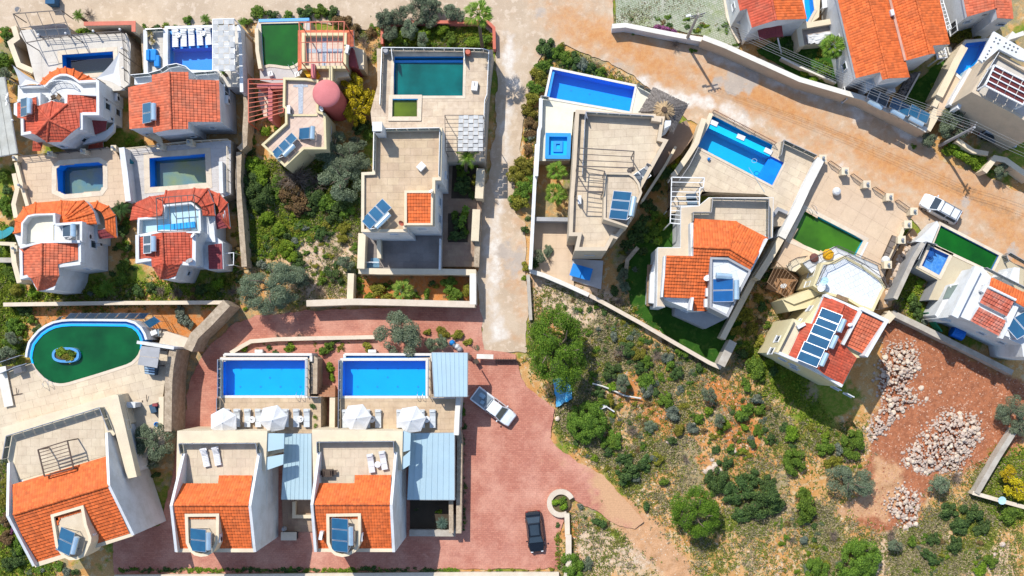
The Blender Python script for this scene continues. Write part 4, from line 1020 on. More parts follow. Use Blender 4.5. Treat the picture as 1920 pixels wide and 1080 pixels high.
garden_wall('white wall along the right side of the lounger pool terrace',a3('1468 112 1490 420 1505 960'),4.0,m=WHITE,w=.28)
garden_wall('white wall along the left side of the lounger pool terrace',a3('285 175 292 780'),3.3,m=WHITE,w=.35)
garden_wall('white cheek between the lounger pool and the narrow paved strip',a3('542 165 545 690'),3.15,m=WHITE,w=.4)
railing('steel and glass railing along the top edge of the lounger pool terrace',a3('330 205 540 195'),Z2,.9)
for k,(x,y,s)in enumerate(((392,510,(1.0,1.3,.5)),(452,585,(.6,1.3,.45)),(352,520,(.4,1.2,.7)))):
    o=thing('covered_furniture',('low table under a blue cover left of the deep blue pool','narrow bench under a blue cover beside the low covered table','blue covered cushion box against the left wall of the lounger pool')[k],'covered furniture',tuple(W(*a3(f'{x} {y}')[0],Z2)),'furniture under blue covers')
    p=W(*a3(f'{x} {y}')[0],Z2); b=MB().box((p.x,p.y,Z2+s[2]/2+.05),s,0,.94).build('cover',BLUEC,o); bv=b.modifiers.new('soft','BEVEL'); bv.width=.08; bv.segments=2
    for dx in(-1,1):
        for dy in(-1,1):MB().box((p.x+dx*s[0]*.4,p.y+dy*s[1]*.4,Z2+.05),(.05,.05,.1)).build('leg',METAL,o)
for k,(x,y)in enumerate(((375,250),(395,345))):
    o=thing('stone_planter',('upper','lower')[k]+' round stone planter with a dry plant left of the deep blue pool','planter',tuple(W(*a3(f'{x} {y}')[0],Z2))); ORG[o.name]=Vector((0,0,0)); MB().lathe((0,0,0),[(.2,0),(.34,.35),(.36,.45),(.28,.45)],12).build('pot',CONC,o)
    b=MB()
    for i in range(26):
        t=R.uniform(0,6.28); r=R.uniform(.2,.45); b.bar(Vector((0,0,.4)),Vector((r*math.cos(t),r*math.sin(t),.5+R.uniform(0,.4))),.05,.02)
    b.build('dry_leaves',mat('straw_leaf',(.36,.29,.10),(.26,.2,.08)),o)
h=house('house with a large terracotta gable roof stepped at its corners',a4('75 285 1148 195 1165 690 90 775'),5.5)
wall(h,a4('78 288 352 218 352 132 783 98 783 190 1146 200 1160 686 776 686 776 772 372 812 362 752 92 770'),5.3)
facet(h,a4('350 130 550 95 575 780 370 820 360 750 85 775 70 280 350 215'),[(*a4('550 95')[0],7.3),(*a4('575 780')[0],7.3),(*a4('70 280')[0],5.6)],TILEP,sk=5.2)
facet(h,a4('550 95 785 95 785 185 1148 195 1165 690 780 690 780 775 575 780'),[(*a4('550 95')[0],7.3),(*a4('575 780')[0],7.3),(*a4('1148 195')[0],5.6)],TILEP,sk=5.2)
ridge(h,(*a4('550 95')[0],7.38),(*a4('575 780')[0],7.38),TILEP,.14)
bal=a4('140 160 345 140 480 100 560 45 680 22 790 58 870 130 1145 108 1148 215 350 235 140 245')
slab(h,bal,3.3,.25,WHITE,'balcony'); rail(h,a4('140 160 345 142 480 102 560 48 680 26 790 60 870 132 1143 112'),3.3,.9,'glass',step=1.3,m=WMETAL)
window(h,*a4('776 686 1160 686'),1.4,2.0,2.6,3.3,5.3); window(h,*a4('372 812 776 772'),2.7,3.3,2.2,2.9,5.3); window(h,*a4('92 770 362 752'),.5,1.0,2.6,3.3,5.3)
window(h,*a4('1160 686 1146 200'),3.0,4.4,2.4,3.8,5.3)
facet(h,a4('190 775 450 860 480 960 430 945'),[(*a4('190 775')[0],2.9),(*a4('450 860')[0],2.9),(*a4('430 945')[0],2.5)],CREAM,tiled=False,name='porch_roof')
solar('two-panel solar heater on the left slope of the terracotta gable roof',*a4('320 600')[0],6.35,180,2,1.05,1.35,30)
ac_unit('twin air conditioner on the blue-shaded side wall of the terracotta gable house',*a4('1262 440')[0],3.0,math.pi/2)

# ================================================================== lot 3 and lot 4, the two curved-roof villas
Z3=2.5
p3=a5('715 380 770 330 1245 297 1305 330 1305 610 1265 665 820 705 715 655')
deck('terrace',a5('255 240 1435 112 1545 300 1600 800 1400 880 360 880'),Z3,m=STONEW,top=SANDT,holes=[p3],tile=(1.1,.7),ang=.06)
pool('cut-cornered blue pool with shallow olive water below the arched villa',p3,Z3,wm=WDIRT,bm=POOLD,depth=1.8,wl=1.35,floor=MURK,cw=.5)
for x,y,l in((190,245,'at the top left corner'),(630,192,'second along the top edge'),(1045,158,'third along the top edge'),(1435,115,'at the top right corner'),(255,592,'halfway down the left edge')):
    lamp_pillar(f'cream pillar with a lamp {l} of the cut-cornered pool terrace',*a5(f'{x} {y}')[0],Z3+1.1,0,.5)
railing('thin iron railing along the top of the cut-cornered pool terrace',a5('270 250 610 212 1020 172 1410 130'),Z3,.8,'rail')
garden_wall('low cream wall down the left edge of the cut-cornered pool terrace',a5('200 300 262 560 345 850'),Z3+.5,m=CREAM,w=.3)
garden_wall('cream wall outside the left edge of the cut-cornered pool terrace',a5('175 440 215 640 170 830 200 1000'),2.4,m=CREAM,w=.4)
garden_wall('white wall between the two half-empty pools',a5('1538 112 1580 420 1622 790'),4.1,m=WHITE,w=.5)
Z4=2.5
p4=a6('405 247 1110 190 1128 560 415 618')
deck('terrace',a6('100 135 1438 20 1440 700 1300 760 620 760 290 800 130 790'),Z4,m=STONEW,top=GREYT,holes=[p4],tile=(1.4,.45),ang=.06)
pool('blue rectangular pool with olive water on grey paving above the red curved roof',p4,Z4,wm=WDIRT,bm=POOLD,depth=1.8,wl=1.35,floor=MURK,cw=.6)
for x,y,l in((535,92,'left one'),(912,46,'right one')):lamp_pillar(f'cream pillar with a lamp on the top edge of the grey terrace, {l}',*a6(f'{x} {y}')[0],Z4+1.2,0,.6)
railing('thin white railing along the top of the grey terrace',a6('110 150 500 112 560 100 900 62 960 55 1430 30'),Z4,.9,'rail',m=CREAM)
garden_wall('short white wall on the right of the grey terrace',a6('1305 290 1318 690'),Z4+.9,m=WHITE,w=.3)
railing('thin railing down the right edge of the grey terrace',a6('1420 120 1425 690'),Z4,.9,'rail',m=CREAM)
o=thing('folded_parasol','folded teal parasol leaning at the white wall beside the grey terrace','umbrella',tuple(W(*a6('165 280')[0],Z4)))
q=W(*a6('120 215')[0],Z4+.5); r_=W(*a6('178 320')[0],Z4+.35); MB().tube(q,r_,.05,8,.32).build('folded_canopy',mat('teal_cloth',(.01,.16,.20),rough=.8),o); MB().tube(q.lerp(r_,-.25),q,.16,8).build('handle',mat('orange_wood',(.45,.2,.05)),o)
h=house('white villa with an orange skirt roof round a pale arched terrace',a7('205 545 860 480 865 730 250 840'),6.2)
def A7(x,y,z):return(*a7(f'{x} {y}')[0],z)
wall(h,a7('205 540 440 480 580 465 580 285 862 268 866 730 645 760 632 850 575 985 400 998 325 870 220 868 205 620'),5.9)
wall(h,a7('150 380 170 245 260 115 380 66 890 40 1000 130 1040 280 1040 480 200 520'),3.0,name='terrace_block')
MB().prism(WP(a7('245 490 248 275 305 210 375 195 575 190 575 470 440 470'),3.0),3.0,3.12).build('terrace_floor',CREAMT,h)
strip(h,a7('150 382 165 242 255 108 380 58 655 36'),a7('232 366 242 272 300 196 372 180 612 174'),2.9,3.8)
parap(h,a7('228 490 236 275 298 200 372 184 590 178'),4.0,1.0,.18,closed=False)
fan(h,a7('642 264')[0],5.1,a7('608 174 655 36 810 42 900 34 945 75 1002 160 1032 278 880 300'),3.9,sk=3.0)
strip(h,a7('915 62 1040 44 1160 95 1228 190 1242 425'),a7('985 122 1012 118 1078 155 1116 232 1122 335'),2.7,3.3)
facet(h,a7('1040 350 1122 335 1242 425 1060 442'),[A7(1040,350,3.3),A7(1122,335,3.3),A7(1242,425,2.7)],MAROON)  # shaded end of the skirt roof, its shade painted in as maroon
parap(h,a7('590 290 862 270 862 480'),6.6,.9,.25,closed=False); parap(h,a7('575 168 580 290'),6.0,2,.25,closed=False)
facet(h,a7('205 545 445 488 440 832 335 860 250 825 240 575'),[A7(445,488,7.2),A7(440,832,7.2),A7(240,575,6.4)],TILEP,sk=5.8)
facet(h,a7('445 488 828 485 832 665 620 712 632 832 440 832'),[A7(445,488,7.2),A7(440,832,7.2),A7(828,485,6.2)],TILEP,sk=5.8)
facet(h,a7('333 858 440 832 405 992'),[A7(333,858,6.7),A7(440,832,7.2),A7(405,992,6.0)],TILEP,sk=5.8); facet(h,a7('440 832 632 832 572 975 405 992'),[A7(440,832,7.2),A7(632,832,6.6),A7(405,992,6.0)],TILEP,sk=5.8)
ridge(h,A7(445,488,7.28),A7(440,832,7.28),TILEP); ridge(h,A7(440,832,7.25),A7(405,992,6.08),TILEP,.11); ridge(h,A7(333,858,6.76),A7(632,832,6.68),TILEP,.1)
parap(h,a7('210 535 440 474 850 470'),6.9,1.0,.25,closed=False); parap(h,a7('848 470 850 690'),6.6,.8,.25,closed=False); parap(h,a7('630 730 855 700'),6.6,.9,.35,closed=False); parap(h,a7('222 580 228 855 330 830'),6.7,.9,.3,closed=False)
window(h,*a7('866 730 862 268'),2.1,3.0,2.8,4.0,5.9); window(h,*a7('645 760 866 730'),1.5,2.0,3.6,4.2,5.9)
ac_unit('air conditioner on the white side wall, upper of two beside the orange skirt roof',*a7('965 412')[0],3.6,math.pi/2); ac_unit('air conditioner on the white side wall, lower of two beside the orange skirt roof',*a7('1078 488')[0],1.8,math.pi/2)
solar('single-panel solar heater on the small flat roof beside the orange skirt roof',*a7('735 362')[0],5.95,180,1,1.3,1.1,20,gm=SOLARG)
dish('small dark dish above the ridge of the orange skirt-roof villa',*a7('797 450')[0],6.5,.4,.28,GREY)
dish('large teal dish on the ground at the left edge, beside the orange skirt roof',*a7('100 400')[0],.3,.3,1.1,mat('teal_dish',(.02,.22,.27),rough=.5))
lamp_pillar('cream pillar with a lamp left of the orange gable of the skirt-roof villa',*a7('150 545')[0],2.6,0,.6); garden_wall('cream garden wall left of the skirt-roof villa',a7('130 500 150 700 205 910'),2.2,m=CREAM,w=.45); garden_wall('narrow cream wall running to the left picture edge',a7('-20 490 170 498'),1.6,m=CREAM,w=.3); garden_wall('grey wall end at the left picture edge between green plots',a7('-20 668 125 668'),1.2,m=CONC,w=.45)
h=house('white villa with a red curved skirt roof and a black frame over its blue terrace',a8('180 490 800 455 755 775 185 755'),5.8)
def A8(x,y,z):return(*a8(f'{x} {y}')[0],z)
wall(h,a8('182 492 430 452 800 456 800 490 752 560 752 772 612 780 556 914 412 916 338 800 188 752'),5.5)
wall(h,a8('190 325 440 300 445 190 715 165 800 235 830 300 940 300 945 560 195 520'),3.3,name='terrace_block')
wall(h,a8('800 455 905 470 1015 560 1025 820 880 830 750 780 750 540'),3.0,name='side_block')
MB().prism(WP(a8('215 350 460 335 470 215 700 195 785 255 795 450 215 470'),3.3),3.3,3.36).build('terrace_floor',mat('pale_blue_terrace_tile',(.42,.58,.64),(.38,.54,.6),scale=.6),h)
MB().prism(WP(a8('388 400 742 362 745 415 388 455'),3.7),3.36,3.7).build('blue_bench',mat('bright_blue_sheet',(.01,.30,.70),rough=.6),h)
parap(h,a8('200 480 205 335 445 318 450 208 712 182'),4.2,.9,.2,closed=False); parap(h,a8('712 182 790 250 798 455'),4.2,.9,.2,closed=False)
fan(h,a8('425 296')[0],4.5,a8('190 330 125 347 155 195 310 124 474 102 442 190'),3.4,TILER,sk=3.0)
strip(h,a8('474 66 745 42 872 46 928 185 940 302'),a8('445 188 715 162 766 182 808 220 824 300'),3.6,4.3,m=TILER)
strip(h,a8('880 50 985 95 1062 180 1086 425'),a8('905 142 966 212 985 272 1012 335'),2.6,3.3,m=TILER)
facet(h,a8('905 355 985 272 1060 420 925 440'),[A8(905,355,3.1),A8(985,272,3.3),A8(1060,420,2.6)],MAROON)
facet(h,a8('875 590 1005 572 1015 820 882 820'),[A8(875,590,3.4),A8(882,820,3.4),A8(1005,572,3.05)],MAROON)
facet(h,a8('205 520 430 468 445 770 335 792 330 712 208 722'),[A8(430,468,6.8),A8(445,770,6.8),A8(205,520,5.9)],TILER,sk=5.4)
facet(h,a8('430 468 760 460 722 550 722 750 610 770 445 770'),[A8(430,468,6.8),A8(445,770,6.8),A8(722,550,5.8)],TILER,sk=5.4)
facet(h,a8('338 796 445 770 414 916'),[A8(338,796,6.4),A8(445,770,6.8),A8(414,916,5.7)],TILER,sk=5.4); facet(h,a8('445 770 612 770 552 912 414 916'),[A8(445,770,6.8),A8(612,770,6.3),A8(414,916,5.7)],TILER,sk=5.4)
ridge(h,A8(430,468,6.88),A8(445,770,6.88),TILER); ridge(h,A8(445,770,6.86),A8(414,916,5.78),TILER,.11); ridge(h,A8(338,796,6.46),A8(612,770,6.4),TILER,.1)
parap(h,a8('190 490 192 745 335 722'),6.2,.8,.35,closed=False); parap(h,a8('740 480 738 770 612 765'),6.2,.8,.35,closed=False); parap(h,a8('200 500 430 452 800 462'),6.0,.7,.25,closed=False)
pergola('black metal frame standing over the blue terrace of the red curved roof',a8('375 135 735 105 770 450 388 458'),6.0,3.3,5,w=.06)
window(h,*a8('612 780 752 772'),.9,1.5,3.4,3.9,5.5); window(h,*a8('556 914 612 780'),.6,1.2,2.4,3.2,5.5)
ac_unit('air conditioner on the blue-shaded wall below the red curved roof',*a8('880 445')[0],2.0,1.57)
solar('grey two-panel solar heater on the left slope of the red gable',*a8('312 588')[0],6.25,180,2,.95,1.2,30,gm=SOLARG)
dish('dark dish at the foot of the red gable, beside the white parapet corner',*a8('728 755')[0],5.7,.3,.4,GREY); dish('pale blue dish on the corner block right of the black frame',*a8('765 510')[0],5.6,.9,.3)
pergola('small white goal-shaped frame right of the maroon porch',a8('1035 670 1122 662 1120 780 1038 785'),2.2,0,0,m=WMETAL,w=.06)
garden_wall('stone boundary wall down the right side of the red curved-roof lot',px_('448 285 446 340 452 420 458 500'),2.0,m=STONEW,w=.5)
garden_wall('brown stone wall between the lounger pool and the green pool',px_('455 60 462 200 458 270 448 280'),2.4,m=STONEW,w=.5)
garden_wall('stone wall right of the narrow alley beside the dark-water terrace',px_('268 62 272 130'),2.2,m=STONEW,w=.4)

# ================================================================== lot 5, yellow house with the pink tower
Z5=2.5
p5=b1('250 158 760 146 750 400 690 615 640 650 590 665 520 660 430 645 350 638 280 656')
deck('terrace',b1('190 190 225 105 830 100 830 235 740 260 740 720 700 800 520 800 520 890 240 830 235 700'),Z5,m=STONEW,top=GREYT,holes=[p5])
pl=pool('green algae pool with a wavy lower edge beside the yellow annex',p5,Z5,wm=WGREEN,bm=POOLT,depth=1.4,wl=.15,cw=.3,cm=COPING,seps=False)
spill(pl,b1('225 120 825 104'),Z5+.06,.3,POOLL,.05,'blue_edge')
garden_wall('cream wall along the left edge of the green pool',b1('195 210 205 480 240 690'),3.3,m=CREAM,w=.3)
ladder('steel ladder at the wavy edge of the green pool',*b1('630 670')[0],Z5,.5)
for k,(x,y)in enumerate(((375,765),(690,770))):
    o=thing('stone_cube_seat',('white cube seat on the lavender paving, nearer the rust pergola','white cube seat on the lavender paving, nearer the ochre wall')[k],'seat',tuple(W(*b1(f'{x} {y}')[0],Z5)),'white cube seats'); p=W(*b1(f'{x} {y}')[0],Z5); MB().box((p.x,p.y,Z5+.22),(.5,.5,.44),.3).build('block',PLASTW,o); MB().bar(p+Vector((-.05,-.2,.46)),p+Vector((.05,.2,.46)),.05,.02).build('handle',METAL,o)
h=house('pale yellow house with flat roofs and a rust pergola on its annex',b2('460 85 830 100 920 850 225 800'),5.4,name='flat_roof_house')
zr=flat(h,b1('735 262 1272 262 1262 690 735 690'),4.6,.75,.3,0,YELLOW,PINKT,(.5,.5),sep=False)
def B1(x,y,z):return(*b1(f'{x} {y}')[0],z)
strip(h,b1('690 720 692 234 1352 234 1356 430'),b1('735 690 738 262 1272 262 1270 430'),4.0,4.5,m=TILEP,hips=False)
for q in('978 310 1032 310 1026 700 980 700','790 455 1255 455 1255 505 790 505'):MB().prism(WP(b1(q),zr),zr+.02,zr+.055+(.006 if q[0]=='9' else 0)).build('mosaic_band',GRANITE,h)
wall(h,b1('1290 430 1340 430 1395 640 1390 680 1300 660'),3.4,m=MAROON,name='side_wall'); wall(h,b1('1340 420 1475 470 1475 700 1400 690'),2.4,m=CREAM,name='side_wall')
wall(h,b1('735 690 850 690 840 780 800 790'),4.0,m=OCHRE,name='ochre_wall'); wall(h,b1('845 632 888 632 888 800 845 800'),5.0,m=PINKW,name='coral_pier'); wall(h,b1('890 680 905 690 945 760 905 820 890 800'),4.2,m=OCHRE,name='ochre_wall')
wall(h,b1('930 690 1260 690 1300 780 1160 800 1100 880 930 880'),3.6,m=CREAM,name='link_block')
wall(h,b1('1060 660 1100 660 1100 880 1060 880'),4.8,m=YELLOW,name='link_wall')
pg=pergola('rust-red iron pergola over the flat roof of the yellow annex',b1('702 140 1243 130 1222 612 735 618'),7.0,zr,7,m=RUST,w=.07,nx=1)
ac_unit('air conditioner on the right parapet of the yellow annex',*b1('1290 480')[0],4.4,1.4)
o=thing('terracotta_pot','terracotta pot beside the air conditioner of the yellow annex','flower pot',tuple(W(*b1('1278 475')[0],4.6))); ORG[o.name]=Vector((0,0,0)); MB().lathe((0,0,0),[(.14,0),(.24,.35),(.2,.35)],10).build('pot',RUST,o)
Zm=flat(h,b2('460 85 700 92 836 112 836 440 912 470 922 852 682 852 478 1042 225 802 480 572 480 420 455 400'),4.7,.5,.24,0,YELLOW,PINKT,(.55,.55),math.radians(45),sep=False)
for q in('622 160 678 160 670 474 626 474','570 165 725 165 725 190 570 190'):MB().prism(WP(b2(q),Zm),Zm+.03,Zm+.06+(.006 if q[0]=='6' else 0)).build('mosaic_band',GRANITE,h)
slab(h,b2('500 480 820 480 820 498 500 498'),Zm+.18,.2,YELLOW,'step')
for s0 in(.9,2.1):window(h,*b2('922 852 912 470'),s0,s0+.8,2.2,3.8,4.2)
window(h,*b2('682 852 922 852'),1.0,1.8,2.0,3.0,4.2)
tp=W(*b2('918 254')[0],6.0); t=h
tw=MB(); tw.lathe((tp.x,tp.y,0),[(1.36,0),(1.36,5.8)],40); tw.build('tower',mat('tower_render',(.40,.09,.08),(.36,.08,.07),scale=.8,bump=.15),h,smooth=False)
tw=MB(); tw.lathe((tp.x,tp.y,0),[(1.36,5.75),(1.45,5.86),(1.42,5.96),(1.05,6.16),(.5,6.3),(.12,6.34)],40); tw.build('tower_roof',PINKW,h,smooth=True)
pergola('rust-red iron pergola left of the yellow house',b2('88 105 470 108 465 455 92 565'),3.9,0,8,m=RUST,w=.08,along=1,nx=0)
wl_=thing('coral_portal','coral-pink portal walls under the left rust pergola','wall',tuple(W(*b2('320 200')[0],0)))
for q,z in(('180 160 470 150 470 200 330 205 330 185 180 190',3.2),('300 170 345 240 345 550 300 540',3.2)):MB().prism(WP(b2(q),z),0,z).build('wall_panel',PINKW,wl_)
deck('patio',b2('200 190 470 200 465 460 380 500 250 500 190 300'),1.0,top=PINKT)
solar('three-panel solar heater set diagonally on the yellow flat roof',*b2('490 828')[0],Zm+.03,225,3,1.02,1.25,30,tl=1.5)
solar('single-panel solar heater beside the window edge of the yellow flat roof',*b2('705 698')[0],Zm+.03,183,1,1.25,1.5,30,tl=1.3)
dish('white dish at the foot of the pink tower',*b2('895 440')[0],4.5,2.2,.3)
ac_unit('grey cabinet on the yellow flat roof near the left parapet',*b2('535 445')[0],Zm,1.57)

# ================================================================== lot 6, white villa with the teal pool
Z6=3.2
p6=b3('338 260 1075 255 1066 680 322 680'); p6b=b3('318 712 590 712 583 905 314 905')
deck('terrace',b3('150 178 1385 190 1345 560 1335 700 1300 1380 870 1380 860 1100 100 1000 85 850 160 560'),Z6,m=CONC,top=TRAVW,holes=[p6,p6b],tile=(1.1,.8),stagger=.5)
pl=pool('large teal pool on the white villa terrace',p6,Z6,wm=WTEAL,bm=POOLL,depth=1.9,wl=.75,cw=.3)
spill(pl,b3('338 312 1072 310'),Z6-.55,.25,POOLL,0); spill(pl,b3('330 330 322 690'),Z6-.6,.2,POOLB,0)
pl=pool('small olive-green plunge pool at the corner of the teal pool',p6b,Z6+.1,wm=WOLIVE,bm=MURK,depth=1.0,wl=.35,cw=.42)
spill(pl,b3('318 698 592 698'),Z6+.1,.4,POOLL,0)
railing('white tube and glass railing on the top edge of the teal pool terrace',b3('225 198 1090 206 1290 212 1350 230'),Z6,1.0,m=WMETAL)
railing('glass railing down the right edge of the teal pool terrace',b3('1350 232 1330 690 1305 760 1290 1200'),Z6,1.0,m=WMETAL)
railing('glass railing down the left edge of the teal pool terrace',b3('222 200 200 800'),Z6,1.0,m=STEEL)
railing('glass windscreen at the top right corner of the teal pool',b3('1085 215 1095 330'),Z6,1.1,m=WMETAL); railing('glass windscreen at the top left corner of the teal pool',b3('322 215 335 330'),Z6,1.1,m=WMETAL)
lean_=W(*b3('1196 588')[0],Z6); o=thing('skimmer_box','white box lying on the paving right of the teal pool','box',tuple(lean_)); MB().box((lean_.x,lean_.y,Z6+.25),(.65,.95,.5),-.1).build('box',PLASTW,o); MB().bar(lean_+Vector((0,0,.52)),lean_+Vector((.02,.35,.52)),.05,.03).build('strap',METAL,o)
for x,y,m_,l in((1128,240,RUST,'terracotta urn at the top right corner of the teal pool'),(258,225,GREY,'dark urn at the top left corner of the teal pool')):
    o=thing('garden_urn',l,'urn',tuple(W(*b3(f'{x} {y}')[0],Z6))); ORG[o.name]=Vector((0,0,0)); MB().lathe((0,0,0),[(.15,0),(.3,.35),(.34,.6),(.22,.8),(.26,.9),(.15,.9)],14).build('urn',m_,o)
pg=pergola('pergola roofed with a checker of white and grey cloth right of the white villa',px_('834 216 906 216 906 284 836 284'),5.8,Z6,8,m=METAL,w=.05,along=1)
shade_cloth(pg,px_('860 216 906 216 906 284 858 284'),5.86,5,9,1)
h=house('large white villa with a tan flat roof and a small red tile panel',px_('700 242 828 240 814 424 677 435'),8.5)
zr=flat(h,px_('700 241 829 239 827 338 816 338 815 424 761 424 763 435 677 435 677.5 323 698 322'),8.5,.4,.3,0,WHITE,TRAVT,(1.15,.75),sep=True,pm=CREAM)
def B5(x,y,z):return(*b5(f'{x} {y}')[0],z)
wall(h,px_('758 357 812 357 811 423 758 423'),8.7,8.0,CREAM,'stair_block')
facet(h,px_('761 361 809 361 808 420 761 420'),[(761,361,9.05),(809,361,9.05),(761,420,8.85)],TILE,crest=.04)
parap(h,px_('759 358 812 358 811 422 759 422'),9.15,.6,.2,m=CREAM)
rail(h,px_('704 322 705 247 826 245'),zr,1.15,'glass',step=1.15); rail(h,px_('826 245 824 330'),zr,.7,'glass',step=1.6)
cp=W(708,238,10.9); MB().box((cp.x,cp.y,9.3),(.85,.8,3.0)).build('chimney',WHITE,h); MB().box((cp.x,cp.y,10.95),(.95,.9,.3)).build('chimney_cap',WHITE,h); MB().box((cp.x,cp.y-.43,10.6),(.5,.08,.3)).build('flue_opening',DARK,h)
e=px_('677 435 763 435'); window(h,*e,2.8,3.6,6.9,7.2,8.1); e=px_('763 424 815 424'); window(h,*e,1.0,1.8,6.6,7.1,8.1)
e=px_('816 424 817 338')
for s0,z0,z1 in((.8,3.4,5.2),(2.6,3.4,5.2),(4.0,5.8,6.8)):window(h,*e,s0,s0+1.0,z0,z1,8.1)
wall(h,px_('697 341 698 322 704 322 704 330 690 341'),8.6,8.0,WHITE,'side_wall')if False else None
ac_unit('air conditioner box on the blue-shaded flank of the white villa',*b4('1055 665')[0],4.5,1.57)
o=thing('white_chest','white square box lying askew on the tan flat roof','box',tuple(W(*b4('785 565')[0],zr))); p=W(*b4('785 565')[0],zr); MB().box((p.x,p.y,zr+.28),(.75,.62,.5),.8).build('box',PLASTW,o); MB().box((p.x,p.y,zr+.55),(.8,.66,.05),.8).build('lid',PLASTW,o)
solar('three-panel solar heater set diagonally on the tan flat roof',*b5('235 165')[0],zr+.03,225,3,1.05,1.75,30,tl=1.9)
dish('rusty dish beside the red tile panel',*b5('470 245')[0],8.5,2.6,.3,RUST); dish('small white dish with a loose cable at the top corner of the red tile panel',*b4('905 855')[0],8.8,.6,.25)
deck('courtyard',px_('684 436 830 436 826 506 712 506 684 506'),1.5,m=CREAM,top=SLATE,tile=(1.4,.9))
deck('yard',px_('824 284 862 284 905 340 898 500 828 500'),.9,m=STONEW,top=BROWNT,tile=(.9,.6))
MB().prism(WP(px_('840 400 877 400 877 454 840 454'),.97),.8,.97).build('planting_bed',mat('dark_bed',(.06,.045,.03),bump=.6),None,'structure',loc=W(858,427,.8)); MB().prism(WP(px_('850 286 897 290 895 372 846 372'),.96),.8,.96).build('planting_bed',mat('dark_bed',(.06,.045,.03),bump=.6),None,'structure',loc=W(870,330,.8))
garden_wall('thin white wall between the slate courtyard and the brown yard',b5('812 380 806 668'),2.6,m=WHITE,w=.12)
railing('white grille over the blue stair hatch at the corner of the slate courtyard',b5('90 602 255 602'),1.6,.7,'bars',m=WMETAL)
MB().prism(WP(b5('92 604 170 604 172 558 250 558 252 650 92 652'),1.5),1.2,1.52).build('hatch_floor',mat('blue_grey_hatch',(.16,.3,.42),fine=.2),bpy.data.objects['courtyard'])
garden_wall('cream wall down the left side of the slate courtyard',b5('92 330 80 655'),3.0,m=CREAM,w=.7); garden_wall('narrow cream wall inside the left wall of the slate courtyard',b5('245 380 250 560'),2.8,m=CREAM,w=.35)
garden_wall('long cream wall below the slate courtyard, above the fan palm',b5('60 675 255 682 800 684 1140 690'),2.2,m=CREAM,w=.55)
garden_wall('long stone wall above the shaded red drive, below the fan palm',b5('-420 975 0 960 300 965 1130 985'),2.3,m=CREAM,cm=COPING,w=.6)
garden_wall('white stony wall closing the right end of the fan palm bed',b5('1112 700 1112 985'),2.3,m=COPW,w=.6)
garden_wall('cream boundary wall right of the brown yard, lower piece',b5('1145 110 1130 400'),2.4,m=CREAM,w=.75); garden_wall('cream boundary wall right of the dark round bush',px_('901 316 898 372'),2.6,m=CREAM,w=.8)
garden_wall('low stone kerb left of the lane beside the yard',px_('898 400 893 500'),1.6,m=STONEW,w=.5)
garden_wall('cream stub wall left of the slate courtyard garden',b5('-10 700 -20 960'),1.6,m=CREAM,w=.6)
garden_wall('orange wall around the palm at the top of the teal pool lot',px_('712 44 760 41 915 41 926 52 927 92'),1.0,m=PINKW,cm=RUST,w=.25); garden_wall('short rust wall at the top left of the teal pool lot',px_('716 48 716 82'),1.2,m=RUST,w=.2)

# ================================================================== lot 7, oval pool and the tilted orange-roof villa
Z7=3.0
arc=b6('322 600 328 545 348 470 385 420 432 368 490 328 555 298 630 282 720 276 1000 277 1270 280 1335 300 1378 335 1405 380 1420 430')
low=b6('1415 520 1398 565 1370 602 1330 640 1280 665 1000 755 700 845 645 856 600 858 545 850 500 832 450 800 400 750 362 705 338 660')
ov=arc+low
A=[W(x,y,Z7)for x,y in arc]
left=[PX(Vector((p.x,p.y,Z7)))for p in offs(A,.14,False)] # a little outside the water
dk=b6('1440 480 1620 500 1700 505 1690 700 1650 990')+px_('312 800 308 850 262 860')+px_('60 850 0 862 -8 800 4 690')+b6('40 755 310 650')+list(reversed(low))
deck('terrace',dk,Z7,m=STONEW,top=TRAV,tile=(1.4,.9),ang=math.radians(14))
pl=pool('big green teardrop pool with a planted island',ov,Z7,wm=WDEEP,bm=POOLB,depth=1.6,wl=.12,cop=False)
L_=[W(x,y,Z7)for x,y in low]; MB().ring([Vector(p[:2])for p in L_],offs(L_,.32,False),Z7-.06,Z7+.035,False).build('coping',COPING,pl)
MB().ring(offs(A,-.02,False),offs(A,.3,False),1.0,Z7-.05,False).build('spill_ledge',mat('pale_pool_ledge',(.08,.29,.58),rough=.4),pl)
MB().ring(offs(A,.3,False),offs(A,.52,False),.9,Z7-.5,False).build('gutter',POOLD,pl); MB().ring(offs(A,.52,False),offs(A,.76,False),0,Z7-.02,False).build('outer_wall',WHITE,pl)
isl=[(b6('662 570')[0][0]+25.5*math.copysign(abs(math.cos(t))**.8,math.cos(t)),b6('662 570')[0][1]+14.5*math.copysign(abs(math.sin(t))**.8,math.sin(t)))for t in[6.2832*i/24 for i in range(24)]]
P=WP(isl,Z7+.35); MB().ring([Vector(p[:2])for p in P],offs(P,.26),Z7-1.5,Z7+.35).build('island_wall',mat('pale_pool_ledge',(.08,.29,.58),rough=.4),pl); MB().prism(offs(P,.3),Z7-.5,Z7+.2).build('island_soil',mat('planting_soil',(.12,.09,.04),bump=.5),pl)
ladder('steel ladder at the lower left edge of the teardrop pool',*b6('500 870')[0],Z7,math.radians(195))
